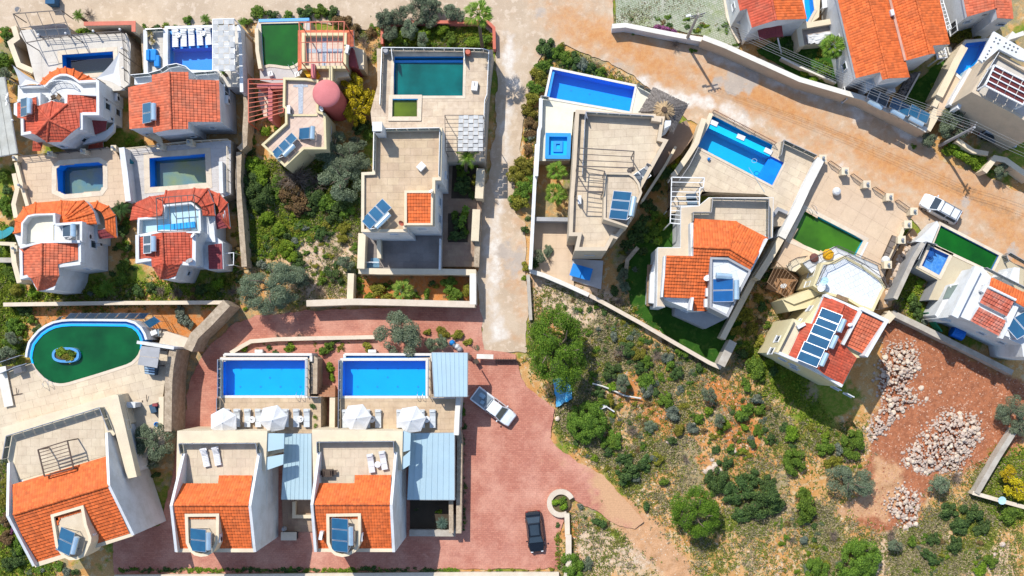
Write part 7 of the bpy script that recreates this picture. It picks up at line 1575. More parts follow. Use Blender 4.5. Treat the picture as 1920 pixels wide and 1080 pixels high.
# cobbled walk between lawn and porch
wk=MB(); st_=thing('stone_path','dark cobble path between the big orange roof and the shaded lawn','path',tuple(W(*d6('790 900')[0],0)))
MB().prism(WP(d6('800 800 900 790 925 770 760 1050 740 1090 660 1060'),.12),0,.12).build('path_bed',mat('dark_mortar',(.06,.055,.05)),st_)
cell=d6('800 790 930 775 770 1050 690 1060')
for k in range(170):
    u,v=R.random(),R.random(); a=W(*cell[0]).lerp(W(*cell[1]),u); b=W(*cell[3]).lerp(W(*cell[2]),u); p=a.lerp(b,v); r=R.uniform(.1,.2); wk.lathe((p.x,p.y,.1),[(r,0),(r*.95,.06),(r*.4,.09)],6)
wk.build('cobbles',mat('cobble_grey',(.20,.18,.17),(.13,.12,.11),isl=.3),st_,kind='stuff')
garden_wall('thin white kerb between the cobble path and the shaded lawn',d6('935 780 780 1060'),.35,m=COPW,w=.1)
h=house('white house with a salmon tile roof at the upper right edge',d7('415 0 930 0 955 210 440 185'),6.0)
def D7(x,y,z):return(*d7(f'{x} {y}')[0],z)
wall(h,d7('340 -300 900 -300 930 0 955 212 780 200 762 105 438 186'),5.8)
facet(h,d7('338 -300 720 -300 765 95 440 190'),[D7(720,-300,7.0),D7(765,95,7.0),D7(338,-300,6.0)],TILEP,sk=5.7); facet(h,d7('720 -300 900 -300 958 214 780 204 765 95'),[D7(720,-300,7.0),D7(765,95,7.0),D7(900,-300,6.3)],TILEP,sk=5.7); ridge(h,D7(720,-300,7.06),D7(765,95,7.06),TILEP)
e=d7('410 0 438 186'); window(h,*e,1.2,2.4,2.0,3.6,5.8,WHITE); window(h,*d7('438 186 762 105'),.6,1.4,3.6,4.2,5.8); window(h,*d7('780 200 955 212'),.8,1.6,4.0,4.6,5.8)
dish('grey dish on the shaded wall below the salmon roof',*d7('565 195')[0],3.6,.2,.5,GREY)
h=house('large beige house with a pierced white canopy and a brown glass pergola on top',d7('490 1030 760 570 1080 760 1200 1300'),8.0,name='flat_roof_house')
flat(h,d7('492 1035 762 572 1300 880 1300 1500 1000 1300'),8.0,.5,.3,0,BEIGE,PALET,None)
hs=[]
for gx,gy,n,m_ in((765,430,2,2),(878,487,4,2)):
    for i in range(n):
        for j in range(m_):cx,cy=gx+i*44-j*20,gy+i*20+j*40; hs.append([(cx-15,cy-4),(cx+2,cy-14),(cx+15,cy+2),(cx-2,cy+14)])
for i in range(5):cx,cy=710-i*20,535+i*38; hs.append([(cx-15,cy-4),(cx+2,cy-14),(cx+15,cy+2),(cx-2,cy+14)])
holes_slab(h,d7('742 352 1140 588 1100 690 1022 668 800 552 620 706 575 668'),8.6,.35,[[(1740+x/6,y/6)for x,y in q]for q in hs])
gp=pergola('brown glass pergola with white bars on the large beige house',d7('640 962 745 735 1180 955 1070 1180'),9.4,7.4,3,m=WMETAL,w=.12,along=0)
q=[W(x,y,9.3)for x,y in d7('640 962 745 735 1180 955 1070 1180')]
for k in range(4):P=[q[1].lerp(q[2],(k+.04)/4),q[1].lerp(q[2],(k+.96)/4),q[0].lerp(q[3],(k+.96)/4),q[0].lerp(q[3],(k+.04)/4)]; MB().prism([(p.x,p.y)for p in P],9.24,9.28,bot=True).build('glass_panel',mat('brown_glass',(.14,.03,.022),(.11,.025,.02),rough=.15,spec=.6),gp)
pts_=d8('570 110 800 190 900 250 1033 300'); 
rail(h,d7('520 1000 770 590'),7.5,.8,'glass',m=WMETAL); slab(h,d8('455 180 560 220 650 165 575 125'),4.6,.2,WHITE,'side_balcony')
e=d7('492 1035 1000 1300')
for s0,z0,z1 in((3.0,1.6,2.6),(5.4,3.2,4.2),(4.6,.9,1.5),(6.4,.9,1.5)):window(h,*e,s0,s0+1.1,z0,z1,7.5)
p15=d7('430 485 655 462 590 645 520 735 440 795 375 868 310 812 332 680 395 540')
deck('terrace',d7('330 560 420 440 690 430 720 560 500 1030 300 1300 100 1300 160 1000'),2.4,m=CREAM,top=SANDT,holes=[p15])
pool('kidney-shaped blue pool beside the pierced white canopy',p15,2.4,bm=POOLB,depth=1.4,cw=.3,cm=COPW,seps=False)
garden_wall('cream pillar wall left of the kidney-shaped pool',d7('415 520 320 690 255 830 130 1080'),3.0,m=CREAM,w=.7); garden_wall('long white-topped wall beside the large beige house',d7('600 700 400 1080 340 1220'),4.4,m=WHITE,w=.35); garden_wall('second long white-topped wall beside the large beige house',d7('480 770 300 1080 250 1180'),3.4,m=WHITE,w=.3)
garden_wall('white stub wall at the salmon-roofed house',d7('970 365 930 420 1080 370'),2.0,m=COPW,w=.4)
# boundary wall of the top right plots
garden_wall('long white wall top beside the dirt road, left part with the bougainvillea',px_('1148 49 1173 47 1223 57 1270 66 1317 74'),1.5,m=WHITE,cm=COPW,w=.42); garden_wall('long white-topped wall beside the dirt road, below the big orange roof',px_('1318 70 1360 86 1500 149 1620 184 1700 224 1738 244'),2.5,m=BEIGE,cm=COPW,w=.45)
garden_wall('broken cream wall corner at the end of the long white wall',px_('1738 243 1750 222 1758 205'),2.2,m=CREAM,w=.8); garden_wall('cream wall between the shaded lawn and the kidney-shaped pool',px_('1752 200 1790 120'),2.4,m=CREAM,w=.5)
garden_wall('cream path edge between cobbled yard and porch',px_('1362 -10 1368 30 1380 60 1390 78'),.4,m=COPING,w=.7)
garden_wall('thin white wall top crossing the green garden under the wires',px_('1465 108 1500 125 1568 155'),1.0,m=COPW,w=.12)
for k,(x,y,l)in enumerate(((1643,186,'leftmost pair'),(1684,203,'middle pair'),(1719,217,'rightmost pair'))):
    solar(f'{l} of solar panels behind the long white wall, on the ground',x,y,2.5,298,2,1.15,1.6,25,tl=1.6,gm=(SOLARG,SOLAR,SOLAR)[k],group='solar panels behind the long white wall'); o=bpy.data.objects[max((q.name for q in bpy.data.objects if q.name.startswith('solar_water_heater')),key=lambda n:(len(n),n))]
    MB().box((0,0,-1.25),(.9,2.0,2.5)).build('support_block',CONC,o)
garden_wall('cream zigzag wall right of the bright hedge',px_('1846 322 1866 296 1886 300 1935 335'),1.8,m=CREAM,w=.5); garden_wall('cream wall behind the bright hedge',px_('1795 262 1825 283 1853 288'),1.6,m=CREAM,w=.4)
def pole(label,bx,by,ht,lamp=None,arm=(1.3,.3)):
    b=W(bx,by,0); t=thing('utility_pole',label,'utility pole',tuple(b)); MB().tube(b,b+Vector((0,0,ht)),.19,10,.12).build('shaft',CONC if lamp else mat('grey_pole',(.32,.32,.33)),t)
    d=Vector((arm[0],arm[1],0))
    for k in(.3,.9):MB().bar(b+Vector((0,0,ht-k))-d*.5,b+Vector((0,0,ht-k))+d*.5,.1,.1).build('crossarm',METAL,t)
    for k in(-.5,-.25,.25,.5):
        p=b+d*k+Vector((0,0,ht-.22)); MB().lathe((p.x,p.y,p.z),[(.05,0),(.07,.08),(.04,.2)],8).build('insulator',GREY,t)
    if lamp:q=b+Vector((*lamp,ht-.7)); MB().tube(b+Vector((0,0,ht-1)),q,.035).build('lamp_arm',STEEL,t); MB().box((q.x,q.y,q.z),(.5,.22,.12),.3).build('lamp_head',PLASTW,t)
    return b+Vector((0,0,ht-.05)),d
a,da=pole('concrete utility pole with a street lamp at the bougainvillea wall',1285,79,8.2,(-.9,.1)); b,db=pole('grey utility pole leaning out of the olive tree at the wall corner',1762,273,8.0,None,(.5,1.0))
wi=thing('power_lines','overhead power lines hung between the two utility poles','power lines',tuple((a+b)/2))
for k in(-.5,-.25,.05,.25,.5):
    s,e=a+da*k,b+db*k; n=14; P=[s.lerp(e,i/n)-Vector((0,0,1.0*math.sin(math.pi*i/n)))for i in range(n+1)]; MB().path(P,.014,4).build('wire',mat('wire_grey',(.3,.3,.3),fine=0),wi)
wi=thing('power_lines','overhead power lines running from the olive-tree pole to the right edge','power lines',tuple(b))
for k in(-.5,-.25,.25,.5):
    s,e=b+db*k,W(2050,330,7.6)+db*k; n=10; MB().path([s.lerp(e,i/n)-Vector((0,0,.7*math.sin(math.pi*i/n)))for i in range(n+1)],.014,4).build('wire',mat('wire_grey',(.3,.3,.3),fine=0),wi)

# ================================================================== cars and small things on the drives
PW=mat('white_car_paint',(.70,.74,.77),rough=.25,spec=.6,coat=.6,fine=0); PB=mat('black_car_paint',(.006,.009,.014),rough=.25,spec=.4,coat=.3,fine=0); PS=mat('silver_car_paint',(.34,.38,.43),rough=.3,metal=.4,coat=.5,fine=0)
car('white pickup truck with cargo in its bed, parked on the red paving',926,762,.05,math.radians(-37),'pickup',PW,5.2,1.85)
car('black saloon car with a glass roof parked beside the round kerb',1003,995,.05,math.radians(-83.5),'sedan',PB,4.55,1.8)
car('white estate car with roof bars parked on the dirt road',1758,393,.05,math.radians(151),'wagon',PW,4.5,1.75)
car('silver van parked in the shade of the large beige house',1868,256,.05,math.radians(-20),'van',PS,4.4,1.8)
rk=thing('round_planter','keyhole-shaped cream kerb round a small bed beside the black saloon','planter',tuple(W(1052,942,0)))
P=[W(*p,.5)for p in[(1062,1003),(1064,985),(1062,962)]]; ring_=[W(1052+22*math.cos(t),944+24*math.sin(t),.5)for t in[math.radians(60-290*i/20)*-1+math.radians(120)for i in range(21)]]
c_=W(1052,944,.5); kp=[c_+Vector((1.28*math.cos(t),1.28*math.sin(t),0))for t in[math.radians(-60-275*i/20)for i in range(21)]]
MB().ring(offs(kp,.28,False),offs(kp,-.28,False),0,.5,False).build('kerb_ring',COPING,rk); MB().bar(kp[0]+Vector((0,0,-.25)),W(1064,1006,.25),.55,.52).build('kerb_tail',COPING,rk); MB().tube(c_-Vector((0,0,.4)),c_-Vector((0,0,.25)),1.05,20).build('bed_soil',mat('planting_soil',(.12,.09,.04)),rk)
garden_wall('pale stone wall in the scrub below the black saloon',px_('1066 1003 1066 1062 1060 1090'),.7,m=STONEW,cm=COPING,w=.55); garden_wall('long pale kerb wall along the bottom edge of the red drive',px_('214 1082 520 1080 880 1077 1048 1077'),.5,m=COPING,w=.4)
hose=thing('water_pipe','long pale pipe lying across the scrub slope','pipe',tuple(W(1150,730,.3))); MB().path([W(x,y,.35)for x,y in px_('1111 719 1130 724 1150 732 1172 742 1202 747')],.09,6).build('pipe_run',COPW,hose)
ts=thing('loose_pipe','short white pipe and rags below the big pine beside the paving','pipe',tuple(W(1135,765,.3))); MB().path([W(x,y,.3)for x,y in px_('1122 756 1138 763 1152 772')],.08,6).build('pipe_run',PLASTW,ts); MB().box(W(1130,762,.3),(.9,.5,.2),.4).build('rag',FABRIC,ts)
tp_=thing('blue_tarpaulin','blue tarpaulin under the big pine at the edge of the paving','tarpaulin',tuple(W(1052,730,.1))); mb=MB(); q=[W(x,y,.15)for x,y in px_('1036 712 1066 708 1074 748 1044 762')]; G=6
pts_=[[q[0].lerp(q[1],i/G).lerp(q[3].lerp(q[2],i/G),j/G)+Vector((R.uniform(-.1,.1),R.uniform(-.1,.1),R.uniform(0,.3)))for i in range(G+1)]for j in range(G+1)]
for j in range(G):
    for i in range(G):mb.face([pts_[j][i],pts_[j][i+1],pts_[j+1][i+1],pts_[j+1][i]])
mb.build('sheet',mat('tarp_blue',(.03,.30,.55),(.2,.42,.55),scale=2),tp_); MB().tube(q[0]+Vector((0,0,.2)),q[1]+Vector((0,0,.2)),.1).build('rolled_edge',mat('tarp_blue',(.03,.3,.55)),tp_)
gt=thing('sliding_gate','low brown iron gate across the top of the parking place','gate',tuple(W(930,676,0))); MB().bar(W(894,668,1.0),W(925,669,1.0),.5,.3).build('gate_beam',COPW,gt); MB().bar(W(928,674,.5),W(970,674,.5),.06,.9).build('gate_leaf',BROWNM,gt)
for k in range(9):x=930+k*4.6; MB().bar(W(x,672,.9),W(x,683,.06),.05,.05).build('bar',BROWNM,gt)
o=chair('dark wicker armchair at the top corner of the parking place',893,677,.04,.6); o=chair('second dark chair beside the canopy at the parking place',879,668,.04,1.2)
bkt=thing('bin_bags','blue and white bin bags at the hedge above the pale metal canopy','bags',tuple(W(856,650,.1)))
for k,(x,y,m_)in enumerate(((848,643,BLUEC),(857,650,PLASTW),(862,655,GREY),(852,648,STEEL))):p=W(x,y,.2); MB().lathe((p.x,p.y,.05),[(.25,0),(.35,.2),(.2,.5),(.05,.6)],8).build('bag',m_,bkt)
ac_unit('pool machine with a fan above the left bright blue pool',*c1('1070 105')[0],.2,0); ac_unit('pool machine with a fan above the right bright blue pool',*c2('680 105')[0],.2,0)
MB().box(W(297,3,1.0),(1.0,1.1,2.0)).build('blue_kiosk',mat('kiosk_blue',(.03,.10,.20)),None,loc=W(297,3,0))if False else None
kb=thing('rubbish_container','dark blue rubbish container at the top picture edge','container',tuple(W(99,2,0))); p=W(99,1,.6); MB().box((p.x,p.y,.6),(.95,1.1,1.1)).build('bin_body',mat('container_blue',(.03,.10,.20)),kb); MB().box((p.x,p.y,1.18),(1.02,1.15,.08)).build('lid',mat('container_blue',(.03,.10,.20)),kb)
for x in(-.4,.4):
    for y in(-.4,.4):MB().tube((p.x+x,p.y+y,0),(p.x+x,p.y+y,.12),.05).build('caster',BLACKR,kb)

lean('pale panel roof with dark seams at the left picture edge beside the arched villa',px_('-60 150 8 145 32 287 -40 300'),(2.8,2.8,2.4,2.4),5,m=mat('pale_roof_panel',(.46,.46,.42),dirt=(.3,.28,.22),damt=.5))

# ------------------------------------------------------------------ vegetation
def leafm(name,c1,c2,c3,obr=.12,tr=.22):return mat(name,c1,c2,scale=1.5,isl=.28,isl2=c3,obr=obr,rough=.7,fine=0,trans=tr,spec=.25)
KIND={
    'O':(leafm('olive_leaf',(.14,.18,.10),(.095,.13,.07),(.20,.235,.15)),'grey-green','olive tree','olive_tree','tree'),
    'P':(leafm('pine_leaf',(.085,.19,.010),(.05,.125,.008),(.14,.24,.018)),'bright green','tree','pine_tree','tree'),
    'D':(leafm('dark_leaf',(.055,.105,.026),(.036,.07,.02),(.095,.15,.035)),'dark green','bush','bush','bush'),
    'G':(leafm('mid_leaf',(.10,.18,.016),(.065,.125,.014),(.15,.225,.025)),'green','bush','bush','bush'),
    'L':(leafm('lime_leaf',(.14,.235,.012),(.10,.175,.010),(.20,.28,.02)),'light green','bush','bush','bush'),
    'Y':(leafm('yellow_green_leaf',(.19,.19,.018),(.13,.13,.015),(.26,.23,.03)),'yellow-green','bush','bush','bush'),
    'W':(leafm('yellow_blossom',(.44,.33,.008),(.30,.25,.01),(.52,.39,.01)),'yellow-flowering','tree','flowering_tree','tree'),
    'B':(leafm('blue_grey_leaf',(.14,.17,.12),(.10,.125,.09),(.19,.21,.16)),'blue-grey','bush','bush','bush'),
    'R':(leafm('rusty_leaf',(.17,.09,.04),(.12,.085,.035),(.20,.13,.05)),'rusty brown','bush','bush','bush'),
    'M':(leafm('purple_blossom',(.22,.05,.16),(.14,.06,.09),(.28,.08,.2)),'purple-flowering','bougainvillea','bougainvillea','bush'),
    'T':(mat('bare_twig',(.25,.19,.15),(.17,.13,.10),isl=.2,fine=0),'bare twiggy','bush','dry_bush','bush'),
}
BARK=mat('bark',(.16,.12,.085),(.10,.075,.055),scale=6,bump=.4)
def crown_mesh(name,m,n,leaf,lobes,flat,seed,spread=.62,slim=1.0,lr=(.26,.44)):
    r=np.random.RandomState(seed)
    d=r.normal(size=(lobes,3)); d[:,2]=np.abs(d[:,2])*.9-.12; d/=np.linalg.norm(d,axis=1)[:,None]
    C=d*(spread*r.uniform(.55,1.0,lobes)**.5)[:,None]; LR=r.uniform(*lr,lobes); C[0]=(0,0,.15); LR[0]=lr[1]*1.1; C*=np.array([r.uniform(.85,1.15),r.uniform(.85,1.15),1])
    C[:,2]=C[:,2]*flat+r.normal(size=lobes)*.07
    k=r.choice(lobes,n,p=LR**2/(LR**2).sum())
    v=r.normal(size=(n,3)); v[:,2]+=.55; v/=np.linalg.norm(v,axis=1)[:,None]
    rad=LR[k]*(.55+.45*r.uniform(size=n)**.4)*(1+r.normal(size=n)*.06)
    P=C[k]+v*rad[:,None]*np.array([1,1,flat])
    N_=v*.7+np.array([0,0,.45])+r.normal(size=(n,3))*.5; N_/=np.linalg.norm(N_,axis=1)[:,None]
    T=np.cross(N_,r.normal(size=(n,3))); T/=np.linalg.norm(T,axis=1)[:,None]; B=np.cross(N_,T)
    s=(leaf*r.uniform(.6,1.35,n))[:,None]
    Q=np.stack([P-T*s,P+B*s*.5*slim,P+T*s,P-B*s*.5*slim],1)
    me=bpy.data.meshes.new(name); me.vertices.add(n*4); me.vertices.foreach_set('co',Q.reshape(-1,3).ravel())
    me.loops.add(n*4); me.loops.foreach_set('vertex_index',np.arange(n*4,dtype=np.int32)); me.polygons.add(n); me.polygons.foreach_set('loop_start',np.arange(0,n*4,4,dtype=np.int32))
    me.update(calc_edges=True); me.materials.append(m); return me
def twig_mesh(m,n,seed):
    r=random.Random(seed); b=MB()
    for i in range(n):
        t=r.uniform(0,6.28); e=r.uniform(.15,1.2); L=r.uniform(.5,1.0); p=Vector((r.uniform(-.1,.1),r.uniform(-.1,.1),0)); d=Vector((math.cos(t)*math.cos(e),math.sin(t)*math.cos(e),math.sin(e)))
        q=p+d*L*.55; d2=(d+Vector((r.uniform(-.5,.5),r.uniform(-.5,.5),r.uniform(-.3,.3)))).normalized(); b.tube(p,q,.02,3,.012,False); b.tube(q,q+d2*L*.45,.012,3,.006,False)
        d3=(d+Vector((r.uniform(-.8,.8),r.uniform(-.8,.8),r.uniform(-.3,.5)))).normalized(); b.tube(q,q+d3*L*.4,.011,3,.005,False)
    return b.mesh('twigs',m)
def trunk_mesh(seed,tree):
    r=random.Random(seed); b=MB(); b.tube((0,0,-.6),(0,0,.1),.10,7,.075)
    for i in range(5):
        t=i*1.26+r.uniform(-.4,.4); q=Vector((.32*math.cos(t),.32*math.sin(t),r.uniform(.25,.5))); b.tube((0,0,.02),q,.05,5,.025); b.tube(q,q+Vector((.2*math.cos(t+.5),.2*math.sin(t+.5),.15)),.025,4,.01)
    return b.mesh('trunk',BARK)
CM={}
def protos(k,size,var):
    key=(k,size,var)
    if key not in CM:
        m=KIND[k][0]; sd_=hash((ord(k),size,var))%9999
        if k=='T':CM[key]=twig_mesh(m,(45,80,130)[size],sd_)
        else:
            n,lf,lo,lr,sp=((520,.14,7,(.24,.46),.66),(1700,.082,13,(.2,.38),.74),(5200,.048,26,(.16,.32),.82),(16000,.027,52,(.12,.23),.80))[size]
            if k=='O':n,lf=int(n*2.0),lf*.8
            if k=='P':n=int(n*1.15)
            CM[key]=crown_mesh('crown',m,n,lf,lo,.72 if k!='P' else .8,sd_,spread=sp-(.06 if k=='O' else 0),lr=lr,slim=.7 if k in 'OP' else 1.1)
    return CM[key]
TRK=[trunk_mesh(i,True)for i in range(3)]
LM=[(170,105,'the dark-water pool'),(360,90,'the lounger pool'),(150,335,'the cut-cornered pool'),(330,320,'the grey-paved pool'),(530,80,'the green wavy-edged pool'),(612,175,'the pink tower'),(803,145,'the teal pool'),(760,190,'the plunge pool'),
      (765,320,'the tan flat roof'),(160,655,'the teardrop pool'),(497,706,'the left bright blue pool'),(722,706,'the right bright blue pool'),(840,703,'the pale metal canopy'),(925,761,'the white pickup'),(1003,995,'the black saloon'),(1052,942,'the keyhole kerb'),
      (1105,170,'the long blue pool'),(1047,274,'the empty square pool'),(1245,205,'the thatched sunshade'),(1165,330,'the black roof pergola'),(1090,510,'the table-tennis table'),(1390,285,'the turquoise pool'),(1320,490,'the stepped orange roof'),(1555,435,'the bright algae pool'),
      (1590,520,'the white-tiled balcony'),(1530,640,'the yellow house'),(1795,465,'the narrow green pool'),(1755,487,'the blue mosaic pool'),(1758,393,'the white estate car'),(1690,720,'the upper boulder heap'),(1770,830,'the lower boulder heap'),(1705,955,'the smallest boulder heap'),
      (1285,60,'the street-lamp pole'),(1770,260,'the olive-tree pole'),(1680,60,'the big orange roof'),(1450,30,'the top red gable roof'),(1820,110,'the kidney-shaped pool'),(1860,170,'the brown glass pergola'),(1860,255,'the silver van'),(125,220,'the eight-sided red roof'),(335,200,'the terracotta gable roof'),
      (115,465,'the orange skirt roof'),(335,440,'the red curved roof'),(130,930,'the tilted orange gable'),(400,960,'the left twin gable'),(660,960,'the right twin gable'),(800,870,'the right carport'),(300,720,'the tall stone retaining wall'),(760,485,'the slate courtyard'),(870,420,'the brown yard'),
      (1050,650,'the big bright pine'),(1300,960,'the second bright pine'),(1155,733,'the pale pipe'),(1240,990,'the dirt track'),(1270,620,'the lawn'),(1490,120,'the green wired garden'),(940,300,'the lane'),(1680,520,'the rubble bank'),(1840,660,'the blue water drum'),(1870,936,'the low concrete wall'),
      (60,45,'the metal cage'),(500,600,'the shaded red drive'),(205,588,'the heating-panel row'),(1395,620,'the brown path wall'),(1100,560,'the white slope wall'),(1600,1050,'the bottom round bush'),(560,470,'the stony plot'),(640,1072,'the bottom kerb wall')]
USED=set()
def describe(look,noun,px,py,r):
    sz='tiny' if r<7 else 'small' if r<12 else 'medium' if r<20 else 'large' if r<34 else 'very large'
    c=sorted(LM,key=lambda l:(l[0]-px)**2+(l[1]-py)**2)
    def rel(l):
        dx,dy=px-l[0],py-l[1]; d=math.hypot(dx,dy)
        if abs(dx)>2*abs(dy):return('right' if dx>0 else 'left')+' of '+l[2]
        if abs(dy)>2*abs(dx):return('below ' if dy>0 else 'above ')+l[2]
        return('below and ' if dy>0 else 'above and ')+('right' if dx>0 else 'left')+' of '+l[2]
    opts=[f'{sz} {look} {noun} {rel(c[0])}',f'{sz} {look} {noun} between {c[0][2]} and {c[1][2]}',f'{sz} {look} {noun} {rel(c[1])}',f'{sz} {look} {noun} between {c[0][2]} and {c[2][2]}',f'{sz} {look} {noun} {rel(c[2])}',f'{sz} {look} {noun} between {c[1][2]} and {c[2][2]}']+[f'{sz} {look} {noun} {rel(c[i])}' for i in range(3,9)]
    opts=[o for o in opts if len(o.split())<=16]or[opts[0]]
    for o in opts:
        if o not in USED:USED.add(o); return o
    for n in('second','third','fourth','fifth'):
        o=f'{n} {opts[0]}'
        if o not in USED:USED.add(o); return o
    return opts[0]
nv=[0]
def plant(k,px,py,r,hz=0.0,label=None,group=None,tall=1.0):
    m,look,noun,name,cat=KIND[k]; rm=r/S*1.08; nv[0]+=1
    tree=cat=='tree' and r>13; size=0 if rm<.8 else 1 if rm<1.55 else 2 if rm<2.7 else 3
    if not tree and name in('olive_tree','pine_tree','flowering_tree'):name,noun,cat='bush','bush','bush'
    lift=(.55*rm+.5)if tree else .12*rm
    c=W(px,py,hz+lift+rm*.3)
    t=thing(name,label or describe(look,noun,px,py,r),cat,(c.x,c.y,hz-.1),group or{'tree':'garden and hillside trees','bush':'bushes of the gardens and the slope'}[cat],R.uniform(0,6.28))
    me=protos(k,size,nv[0]%(4 if size==0 else 3 if size<3 else 1))
    o=link('crown' if k!='T' else 'twigs',me,t); o.location=(0,0,lift+.1+rm*.1); sq=R.uniform(.84,1.18); o.scale=(rm*sq,rm/sq,rm*R.uniform(.85,1.1)*tall)
    if k!='T' and r>8:
        o=link('trunk' if tree else 'stem',TRK[nv[0]%3],t); s=rm if tree else rm*.6; o.location=(0,0,lift+.1+(0 if tree else .1)); o.scale=(s,s,(lift+.4)/.6 if tree else s)
    return t
